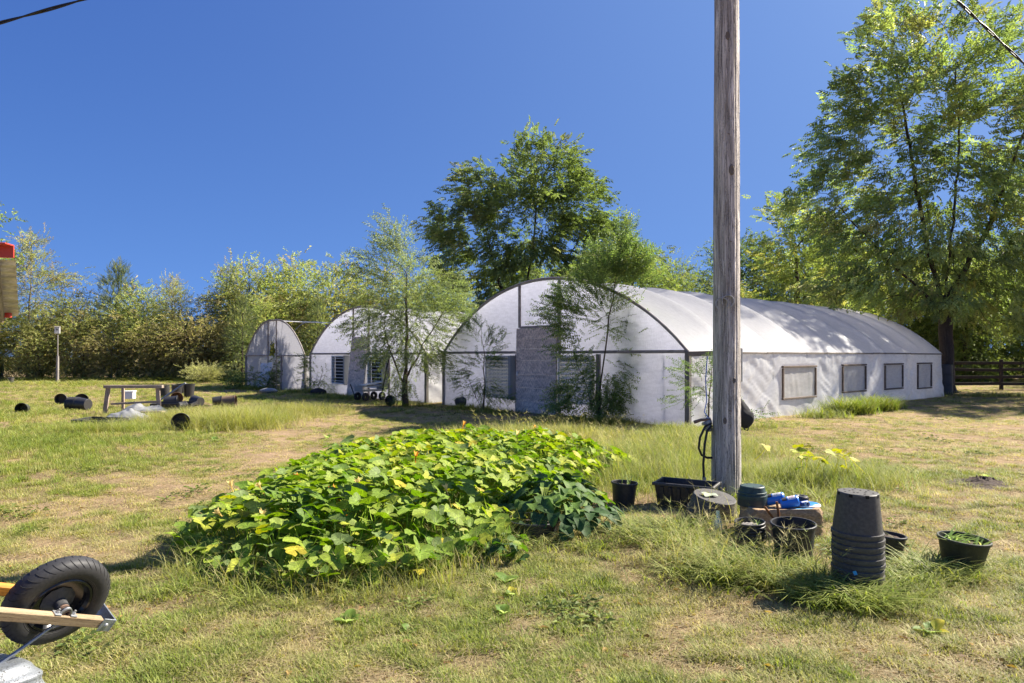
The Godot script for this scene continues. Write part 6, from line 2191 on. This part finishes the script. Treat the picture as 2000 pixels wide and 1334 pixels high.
	for s in [-1.0, 1.0]:
		for k in 6:
			sb = MB.new()
			sb.box(Vector3.ZERO, Vector3(0.04, h * 0.84, 0.018), Basis(Vector3.RIGHT, s * 0.105), 0.006)
			part("rib", sb, M.black, o, Transform3D(Basis(), Vector3(-l / 2 + 0.08 + k * 0.088, h * 0.45, s * (w / 2 - 0.010))))
	filling(o, 0.13, 0.03, M.soil, 0.02)
	# single pots
	o = pot("black pot of weeds standing alone between the squash patch and the trough", ground_at(1218, 986), 0.115, 0.145, 0.25, M.black, Basis(Vector3.BACK, -0.04))
	filling(o, 0.13, 0.20, M.soil)
	var sprig := tuft(9, 0.08, 0.20, 0.012, 0.9, 0.3, 3)
	part("weed", sprig, M.weedgreen, o, Transform3D(Basis(), Vector3(0, 0.2, 0)))
	o = pot("low black pot of brown soil half hidden behind the tall pot stack", Vector3(3.03, 0, -5.40), 0.095, 0.125, 0.19, M.black, Basis(Vector3.BACK, -0.06))
	filling(o, 0.112, 0.155, M.soil)
	o = pot("dark olive pot of cut strap leaves standing at the far right of the lawn", ground_at(1878, 1112), 0.125, 0.178, 0.245, M.olivepot, Basis(Vector3.BACK, -0.05) * Basis(Vector3.RIGHT, 0.05))
	filling(o, 0.155, 0.19, M.soil)
	for k in 46:
		var b := MB.new()
		var a := r(0, TAU)
		var q := Vector3(cos(a), 0, sin(a)) * 0.14 * sqrt(rng.randf())
		blade(b, q + Vector3(0, 0.20, 0), Vector3(r(0.2, 1.0), 0, r(-0.7, 0.7)).normalized() * (1.0 if rng.randf() < 0.75 else -1.0), r(0.05, 0.13), r(0.014, 0.024), r(1.1, 2.4), 4, 0.45)
		part("leaf", b, [M.weedgreen, M.strap, M.strap2][k % 3], o)
	# sunken tub under the sweet potato
	o = pot("black tub almost buried under the sweet potato vine", Vector3(0.20, -0.10, -6.05), 0.20, 0.24, 0.26, M.black)
	filling(o, 0.21, 0.2, M.soil)


# ---------------------------------------------------------------- clutter in the field and at the greenhouses

func lying(label: String, at: Vector3, rad: float, l: float, turn: float, m: Material, n := 1, group := "pots lying in the field") -> void:
	# pots on their sides; n nested ones make a ribbed roll
	for k in n:
		var lab := label if n == 1 else "%s %s" % [["first", "second", "third", "fourth", "fifth", "sixth"][k], label]
		var o := pot(lab, at + Vector3(0, rad * 0.98, 0), rad * 0.8, rad, l, m, Basis(Vector3.UP, turn) * Basis(Vector3.BACK, -PI / 2 + 0.05) * Basis(Vector3.UP, r(0, 1)), group, 0.03)
		o.position += Basis(Vector3.UP, turn) * Vector3(-k * 0.055, 0, 0)


func build_far_things() -> void:
	rng.seed = 505
	# wooden frame of an old potting bench, legs and top rail
	var a := ground_at(204, 808)
	var o := thing("bench_frame", "bare weathered wooden bench frame with two legs and a top rail, in the pale grass", "bench frame", Vector3(-11.28, 0, -18.7), 0.0)
	one_bar("top_rail", o, M.brownwood, Vector3(-0.08, 0.755, 0), Vector3(1.50, 0.755, -0.10), 0.085, 0.14)
	one_bar("leg", o, M.brownwood, Vector3(-0.06, 0, 0.02), Vector3(0.02, 0.712, 0.0), 0.12, 0.05)
	one_bar("leg", o, M.brownwood, Vector3(1.40, 0, -0.10), Vector3(1.35, 0.712, -0.10), 0.11, 0.05)
	one_bar("back_leg", o, M.brownwood, Vector3(0.0, 0, -0.75), Vector3(0.0, 0.70, -0.75), 0.08, 0.05)
	one_bar("lower_rail", o, M.brownwood, Vector3(0.05, 0.27, -0.06), Vector3(1.33, 0.33, -0.14), 0.06, 0.03)
	# crumpled pale sheets and boards under it
	for k in [[Vector3(-10.15, 0.04, -18.5), 0.8, 0.36, "crumpled pale plastic sheet heaped under the bench frame"], [Vector3(-9.75, 0.0, -17.0), 0.7, 0.36, "crumpled grey plastic sheet in the grass in front of the bench frame"]]:
		var b := MB.new()
		b.grid(30, 22, func(s, t):
			var x: float = (s - 0.5) * k[1] * 1.5
			var z: float = (t - 0.5) * k[1]
			var e := sin(PI * s) * sin(PI * t)
			return Vector3(x, k[2] * 0.7 * pow(e, 0.7) * (0.8 + 0.6 * nb.get_noise_2d(x * 0.9 + k[1] * 9.0, z * 0.9)) + absf(nc.get_noise_2d(x * 0.45, z * 0.9)) * 0.09 * e + 0.01, z), Vector3.UP)
		solo("plastic_sheet", k[3], "plastic sheet", b, M.sheet, Transform3D(Basis(Vector3.UP, 0.3), k[0]))
	for k in [[Vector3(-10.3, 0.06, -19.0), 0.15, "weathered board lying under the bench frame"], [Vector3(-10.0, 0.10, -18.1), -0.3, "weathered board leaning on the pale sheet by the bench frame"]]:
		var b := MB.new()
		b.box(Vector3.ZERO, Vector3(1.5, 0.035, 0.14), Basis(), 0.005)
		solo("loose_board", k[2], "board", b, M.brownwood, Transform3D(Basis(Vector3.UP, k[1]) * Basis(Vector3.BACK, 0.04), k[0]))
	# pots lying about
	lying("black pot of the nested roll lying left of the bench frame", Vector3(-12.62, 0, -19.6), 0.20, 0.36, 2.95, M.black, 6, "roll of nested pots in the field")
	lying("dark pot with its mouth towards us, left of the roll of pots", Vector3(-15.0, 0, -22.4), 0.18, 0.30, -1.2, M.dusty)
	lying("dark pot lying just behind the roll of nested pots", Vector3(-13.9, 0, -21.6), 0.20, 0.34, -0.9, M.black)
	lying("grass-filled pot lying alone in the lawn at the far left", Vector3(-13.5, 0, -18.6), 0.16, 0.26, -1.3, M.olivepot)
	o = pot("lone dark bucket standing by the thicket at the left edge of the field", ground_at(21, 749), 0.13, 0.17, 0.34, M.dusty)
	lying("rusty-mouthed pot lying behind the bench frame", Vector3(-11.3, 0, -22.6), 0.20, 0.33, -1.1, M.rustpot)
	lying("dark pot lying half hidden by the white tub behind the bench frame", Vector3(-11.0, 0, -21.2), 0.17, 0.4, 0.3, M.black)
	var wb := MB.new()
	wb.box(Vector3(0, 0.16, 0), Vector3(0.34, 0.24, 0.26), Basis(), 0.02)
	wb.box(Vector3(0, 0.285, 0), Vector3(0.37, 0.03, 0.29), Basis(), 0.008)
	solo("white_tub", "small white plastic tub on the dark pots behind the bench frame", "tub", wb, M.white, Transform3D(Basis(Vector3.UP, 0.2), Vector3(-12.0, 0.22, -21.0)))
	for k in [[Vector3(-10.35, 0.0, -20.3), 0.25, "black seed tray stacked lowest behind the bench frame"], [Vector3(-10.2, 0.11, -20.25), 0.12, "black seed tray lying on the lowest tray behind the bench frame"], [Vector3(-9.95, 0.0, -16.2), -0.3, "black seed tray tipped in the grass before the grey plastic sheet"]]:
		var b := MB.new()
		b.box(Vector3(0, 0.05, 0.28), Vector3(1.15, 0.10, 0.02), Basis(Vector3.RIGHT, 0.15), 0.004)
		b.box(Vector3(0, 0.05, -0.28), Vector3(1.15, 0.10, 0.02), Basis(Vector3.RIGHT, -0.15), 0.004)
		b.box(Vector3(0.575, 0.05, 0), Vector3(0.02, 0.10, 0.56), Basis(), 0.004)
		b.box(Vector3(-0.575, 0.05, 0), Vector3(0.02, 0.10, 0.56), Basis(), 0.004)
		b.box(Vector3(0, 0.006, 0), Vector3(1.14, 0.012, 0.54), Basis(), 0.003)
		solo("seed_tray", k[2], "tray", b, M.black, Transform3D(Basis(Vector3.UP, k[1]) * Basis(Vector3.RIGHT, 0.06), k[0]))
	lying("black pot lying on its side right behind the bench's right leg", Vector3(-9.75, 0, -21.0), 0.18, 0.34, 2.6, M.black)
	lying("small dark pot lying between the bench frame and the big black pots", Vector3(-9.9, 0, -19.9), 0.13, 0.22, 0.9, M.dusty)
	# a row of shiny black pots stood upright with pale liners
	var row := [[322, 776, 0.62], [345, 777, 0.66], [369, 776, 0.70], [356, 770, 0.6]]
	for k in row.size():
		var p := ground_at(row[k][0], row[k][1])
		o = pot(["first of the big upright black pots right of the bench frame, nearest the frame", "second big upright black pot right of the bench frame, behind the slanting pipe", "last big upright black pot of the row right of the bench frame", "big black pot standing behind the row right of the bench frame"][k], p, 0.17, 0.21, row[k][2] * 0.75, M.black, Basis(Vector3.BACK, r(-0.1, 0.1)), "big black pots by the bench frame")
	var pb := MB.new()
	pb.tube([at_depth(306, 786, 20.5), at_depth(362, 748, 20.6)], [0.028], 8)
	solo("leaning_pipe", "grey pipe slanting across the big black pots by the bench frame", "pipe", pb, M.pipe)
	lying("flat dark pot lying in the grass right of the big black pots", Vector3(-9.6, 0, -21.5), 0.16, 0.28, 0.5, M.black)
	lying("rusty drum-like pot lying at the right end of the pots in the grass", Vector3(-8.9, 0, -20.6), 0.20, 0.40, 0.2, M.rustpot)
	lying("black pot lying open in the pale grass, nearest the path", Vector3(-7.25, 0, -14.7), 0.19, 0.30, -1.15, M.black)
	# things along the greenhouse fronts
	var cart := thing("garden_cart", "small dark four-wheeled garden cart beside the leaning door of the middle greenhouse", "cart", Vector3(-5.15, 0, -24.3), 0.85)
	var cb := MB.new()
	cb.box(Vector3(0, 0.36, 0), Vector3(1.0, 0.05, 0.46), Basis(), 0.01)
	cb.box(Vector3(0, 0.52, 0.22), Vector3(1.0, 0.03, 0.03), Basis(), 0.006)
	cb.box(Vector3(0, 0.52, -0.22), Vector3(1.0, 0.03, 0.03), Basis(), 0.006)
	cb.box(Vector3(0.49, 0.45, 0), Vector3(0.03, 0.16, 0.46), Basis(), 0.006)
	cb.box(Vector3(-0.49, 0.45, 0), Vector3(0.03, 0.16, 0.46), Basis(), 0.006)
	part("bed", cb, M.ventside, cart)
	cb = MB.new()
	cb.box(Vector3(0.05, 0.60, 0.0), Vector3(0.8, 0.03, 0.40), Basis(Vector3.BACK, 0.12), 0.01)
	part("lid_board", cb, M.vent, cart)
	cb = MB.new()
	cb.tube([Vector3(-0.5, 0.3, 0), Vector3(-0.72, 0.25, 0.05), Vector3(-0.9, 0.62, 0.08)], [0.018], 6)
	part("pull_handle", cb, M.hose, cart)
	for s in [[-0.36, 0.24], [0.36, 0.24], [-0.36, -0.24], [0.36, -0.24]]:
		cb = MB.new()
		cb.lathe([Vector2(0.05, -0.03), Vector2(0.12, -0.035), Vector2(0.15, -0.02), Vector2(0.15, 0.02), Vector2(0.12, 0.035), Vector2(0.05, 0.03)], 20)
		part("wheel", cb, M.tyre, cart, Transform3D(Basis(Vector3.RIGHT, PI / 2), Vector3(s[0], 0.15, s[1])))
	lying("black pot tipped over at the foot of the bushy sapling", Vector3(-3.95, 0, -21.9), 0.17, 0.28, -1.5, M.black)
	lying("dark pot lying in the shade at the left foot of the big greenhouse", Vector3(-1.75, 0, -21.2), 0.16, 0.28, 0.6, M.greendark)
	var bag := MB.new()
	bag.grid(24, 14, func(s, t):
		var an: float = s * TAU
		var q: float = sin(PI * t)
		return Vector3(cos(an) * 0.40 * q * (1.0 + 0.25 * nb.get_noise_2d(s * 4.0, t * 3.0)), 0.10 - 0.12 * cos(PI * t) + 0.04 * nc.get_noise_2d(s * 3.0, t * 2.0), sin(an) * 0.20 * q), Vector3.ZERO)
	solo("white_bag", "crumpled white plastic bag on the grass before the smallest greenhouse", "bag", bag, M.sheet, Transform3D(Basis(), ground_at(525, 768)))
	var dg := MB.new()
	dg.grid(20, 10, func(s, t):
		var an: float = s * TAU
		var q: float = sin(PI * t)
		return Vector3(cos(an) * 0.34 * q, 0.12 - 0.14 * cos(PI * t) + 0.05 * nb.get_noise_2d(s * 3.0, t * 2.0), sin(an) * 0.22 * q), Vector3.ZERO)
	solo("grey_bag", "small grey sack slumped at the left corner of the middle greenhouse", "bag", dg, M.cloth, Transform3D(Basis(), ground_at(622, 771)))
	# black drum at the back corner of the big greenhouse
	o = thing("barrel", "black drum between the back corner of the big greenhouse and the large tree", "barrel", Vector3(18.05, 0, -28.0))
	var db := MB.new()
	db.lathe([Vector2(0, 0), Vector2(0.30, 0), Vector2(0.31, 0.02), Vector2(0.31, 0.40), Vector2(0.325, 0.42), Vector2(0.31, 0.44), Vector2(0.31, 0.82), Vector2(0.325, 0.84), Vector2(0.31, 0.86), Vector2(0.31, 1.22), Vector2(0.29, 1.25), Vector2(0, 1.25)], 28)
	part("drum", db, M.black, o)
	# birdhouse on its pole
	var p := ground_at(112, 742)
	o = thing("birdhouse", "pale grey birdhouse on a tall thin pole at the edge of the thicket", "birdhouse", Vector3(p.x, 0, -40.0))
	o.position.x = (112.0 - 1000.0) / F * 40.0
	var hb := MB.new()
	hb.tube([Vector3(0, 0, 0), Vector3(0.02, 1.6, 0)], [0.085, 0.07], 8)
	part("post", hb, M.greywood, o)
	hb = MB.new()
	hb.tube([Vector3(0.02, 1.5, 0), Vector3(0.02, 2.95, 0)], [0.032], 7)
	part("pole", hb, M.greywood, o)
	hb = MB.new()
	hb.box(Vector3(0, 3.12, 0), Vector3(0.27, 0.40, 0.25), Basis(Vector3.UP, 0.5), 0.01)
	part("box", hb, M.whitemetal, o)
	hb = MB.new()
	hb.box(Vector3.ZERO, Vector3(0.31, 0.025, 0.30), Basis(Vector3.RIGHT, 0.1), 0.006)
	part("roof", hb, M.greywood, o, Transform3D(Basis(Vector3.UP, 0.5), Vector3(0, 3.338, 0)))
	hb = MB.new()
	hb.lathe([Vector2(0.045, 0), Vector2(0.04, 0.004), Vector2(0, 0.004)], 12)
	part("hole", hb, M.groove, o, Transform3D(Basis(Vector3.UP, 0.5) * Basis(Vector3.RIGHT, PI / 2), Vector3(0, 3.15, 0) + Basis(Vector3.UP, 0.5) * Vector3(0, 0, 0.126)))


# ---------------------------------------------------------------- the upturned wheelbarrow

func build_wheelbarrow() -> void:
	rng.seed = 606
	var hub := at_depth(112, 1172, 2.86)
	var n := Vector3(0.752, -0.406, 0.514).normalized()      # wheel axle, towards us
	var eye := (Vector3(0, EYE, 0) - hub).normalized()
	var right := Vector3.UP.cross(eye).normalized()
	var up := eye.cross(right)
	var ray := Vector3((-60.0 - 1000.0) / F, -(1154.0 - HORIZON) / F, -1.0)
	var along := (Vector3(0, EYE, 0) + ray * ((hub - Vector3(0, EYE, 0)).dot(n) / ray.dot(n)) - hub).normalized()      # handles, back towards the grips
	var third := n.cross(along).normalized()
	if third.y > 0.0:
		third = -third
	var fr := Basis(along, third, n)
	if fr.determinant() < 0.0:
		fr = Basis(along, third, -n)
	var o := thing("wheelbarrow", "upturned wheelbarrow with black tyre, wooden handles and scuffed tray, at the lower left", "wheelbarrow", hub)
	var s: float = 1.0 if fr.z.dot(n) > 0 else -1.0
	o.basis = fr
	# local axes: x back along the handles, y towards the tray, z along the axle (s towards us)
	var axle := Basis(Vector3.RIGHT, PI / 2 * s)
	var w := MB.new()
	var prof := []
	for k in 25:
		var a := TAU * k / 24.0
		var sq := signf(sin(a)) * pow(absf(sin(a)), 0.8)
		prof.append(Vector2(0.158 + cos(a) * 0.045, sq * 0.050))
	var tm := MB.new()
	tm.grid(64, 32, func(a, c):
		var an: float = a * TAU
		var q: float = -c * TAU + PI
		var rr: float = 0.157 + cos(q) * 0.047
		var yy: float = signf(sin(q)) * pow(absf(sin(q)), 0.75) * 0.047
		return Vector3(cos(an) * rr, yy, sin(an) * rr), Vector3.ZERO)
	for k in tm.v.size():
		var d := Vector3(tm.v[k].x, 0, tm.v[k].z).normalized() * 0.157
		if tm.n[k].dot(tm.v[k] - d) < 0:
			tm.n[k] = -tm.n[k]
	var ts := MB.new()
	ts.v = tm.v
	ts.n = tm.n
	ts.u = tm.u
	for k in range(0, tm.i.size(), 3):
		ts.tri(tm.i[k], tm.i[k + 1], tm.i[k + 2])
	var tyre := part("tyre", ts, M.tyre, o, Transform3D(axle, Vector3.ZERO))
	# curved tread cuts and sidewall ribs
	for k in 40:
		for sd in [-1.0, 1.0]:
			var g := MB.new()
			var line := []
			for j in 6:
				var t := j / 5.0
				var q: float = lerpf(0.06, 1.05, t) * sd
				var rr := 0.157 + cos(q) * 0.0472
				var yy := signf(sin(q)) * pow(absf(sin(q)), 0.75) * 0.0472
				var an := TAU * (k + (0.5 if sd > 0 else 0.0)) / 40.0 + t * t * 0.15
				line.append(Vector3(cos(an) * rr, yy, sin(an) * rr))
			g.tube(line, [0.0011, 0.0015, 0.0015, 0.0015, 0.0013, 0.0005], 4, false)
			part("tread_cut", g, M.groove, tyre)
	for q in [2.02, 2.16, 2.30]:
		for sd in [-1.0, 1.0]:
			var g := MB.new()
			var line := []
			for j in 65:
				var rr: float = 0.157 + cos(q) * 0.0472
				var yy: float = pow(absf(sin(q)), 0.75) * 0.0472 * sd
				line.append(Vector3(cos(TAU * j / 64.0) * rr, yy, sin(TAU * j / 64.0) * rr))
			g.tube(line, [0.0009], 4, false)
			part("sidewall_rib", g, M.tyre, tyre)
	var rm := MB.new()
	rm.lathe([Vector2(0.126, 0.036), Vector2(0.120, 0.042), Vector2(0.112, 0.040), Vector2(0.104, 0.026), Vector2(0.098, 0.008), Vector2(0.06, 0.002), Vector2(0.035, 0.012)], 48)
	rm.lathe([Vector2(0.035, -0.012), Vector2(0.06, -0.002), Vector2(0.098, -0.008), Vector2(0.104, -0.026), Vector2(0.112, -0.040), Vector2(0.120, -0.042), Vector2(0.126, -0.036)], 48)
	part("rim", rm, M.rim, o, Transform3D(axle, Vector3.ZERO))
	var hb := MB.new()
	hb.lathe([Vector2(0.068, 0.006), Vector2(0.055, 0.013), Vector2(0.028, 0.024), Vector2(0.026, 0.055), Vector2(0.019, 0.057)], 10)
	part("hub", hb, M.hub, o, Transform3D(axle, Vector3.ZERO))
	hb = MB.new()
	hb.lathe([Vector2(0.017, -0.07), Vector2(0.017, 0.062), Vector2(0.022, 0.063), Vector2(0.022, 0.069), Vector2(0.016, 0.070), Vector2(0.016, 0.098), Vector2(0.011, 0.099), Vector2(0.011, 0.080)], 20)
	part("axle", hb, M.rust, o, Transform3D(axle, Vector3.ZERO))
	# two wooden handles, the axle straps, the steel end bracket
	var hz := 0.088
	for k in [s, -s]:
		var b := MB.new()
		b.box(Vector3.ZERO, Vector3(1.45, 0.044, 0.034), Basis(), 0.004)
		for q in b.u.size():
			b.u[q] = Vector2(b.v[q].y + b.v[q].z, b.v[q].x)
		part("handle", b, M.tanwood if k == s else M.yellowwood, o, Transform3D(Basis(), Vector3(0.725 - 0.185, 0.030, k * hz)))
		b = MB.new()
		for t in [-1.0, 1.0]:
			b.box(Vector3(t * 0.036, 0.0055, k * hz), Vector3(0.030, 0.005, 0.032), Basis(), 0.001)
			b.tube([Vector3(t * 0.036, 0.008, k * hz), Vector3(t * 0.036, -0.014, k * hz)], [0.0045], 7)
			b.tube([Vector3(t * 0.036, 0.0025, k * hz), Vector3(t * 0.036, -0.0045, k * hz)], [0.008], 6)
		var arc := []
		for j in 9:
			var a := PI * j / 8.0
			arc.append(Vector3(cos(a) * 0.021, 0.005 - sin(a) * 0.027, k * hz))
		b.tube(arc, [0.012], 6, true, 0.25)
		part("axle_strap", b, M.steel, o)
		b = MB.new()
		b.tube([Vector3(-0.005, 0.06, k * (hz - 0.012)), Vector3(0.10, 0.22, k * hz * 1.0), Vector3(0.20, 0.38, k * hz * 1.15)], [0.009], 8, true, 0.45)
		part("brace", b, M.galv if k == s else M.hose, o)
	var bk := MB.new()
	bk.box(Vector3(-0.236, 0.030, 0), Vector3(0.006, 0.060, hz * 2.0 + 0.05), Basis(), 0.002)
	for k in [-1.0, 1.0]:
		bk.box(Vector3(-0.208, 0.030, k * (hz + 0.020)), Vector3(0.058, 0.060, 0.005), Basis(), 0.002)
	part("end_bracket", bk, M.galv, o)
	for k in [-1.0, 1.0]:
		bk = MB.new()
		bk.lathe([Vector2(0.010, 0), Vector2(0.009, 0.004), Vector2(0.004, 0.007), Vector2(0, 0.007)], 12)
		part("bolt", bk, M.steel, o, Transform3D(Basis(Vector3.RIGHT, PI / 2 * k), Vector3(-0.205, 0.030, k * (hz + 0.0225))))
	# tray: a ribbed pan lying upside down, its front end nearest the wheel
	var corner := at_depth(74, 1289, 2.62)
	var eye2 := (Vector3(0, EYE, 0) - corner).normalized()
	var right2 := Vector3.UP.cross(eye2).normalized()
	var up2 := eye2.cross(right2)
	var ta := (-right2 - up2 * 0.10 + eye2 * 0.25).normalized()
	var top := up2 * cos(0.14) + eye2 * sin(0.14)
	var td := -(top - ta * top.dot(ta)).normalized()
	var tb := Basis(ta, td, ta.cross(td))
	var out := tb.z * (1.0 if tb.z.dot(eye2) > 0.0 else -1.0)
	var mid := corner + ta * 0.50 - out * 0.27
	var tr := MB.new()
	tr.grid(56, 70, func(a, c):
		# a: round the pan, c: from the middle of its floor out to the lip
		var an: float = a * TAU
		var e := 0.28
		var cx := signf(cos(an)) * pow(absf(cos(an)), e)
		var cz := signf(sin(an)) * pow(absf(sin(an)), e)
		var q: float = minf(c / 0.40, 1.0)
		var side: float = clampf((c - 0.40) / 0.52, 0, 1)
		var lip: float = clampf((c - 0.92) / 0.08, 0, 1)
		var grow: float = q * (1.0 + 0.20 * side) + 0.05 * lip - 0.025 * exp(-pow((c - 0.40) / 0.02, 2.0))
		var rib: float = 0.014 * exp(-pow((side - 0.22) / 0.06, 2.0)) + 0.014 * exp(-pow((side - 0.5) / 0.06, 2.0))
		return Vector3(cx * (0.50 * grow + rib), side * 0.26 - 0.010 * lip, cz * (0.27 * grow + rib)), Vector3.ZERO)
	part("tray", tr, M.tray, o, o.transform.affine_inverse() * Transform3D(tb, mid))
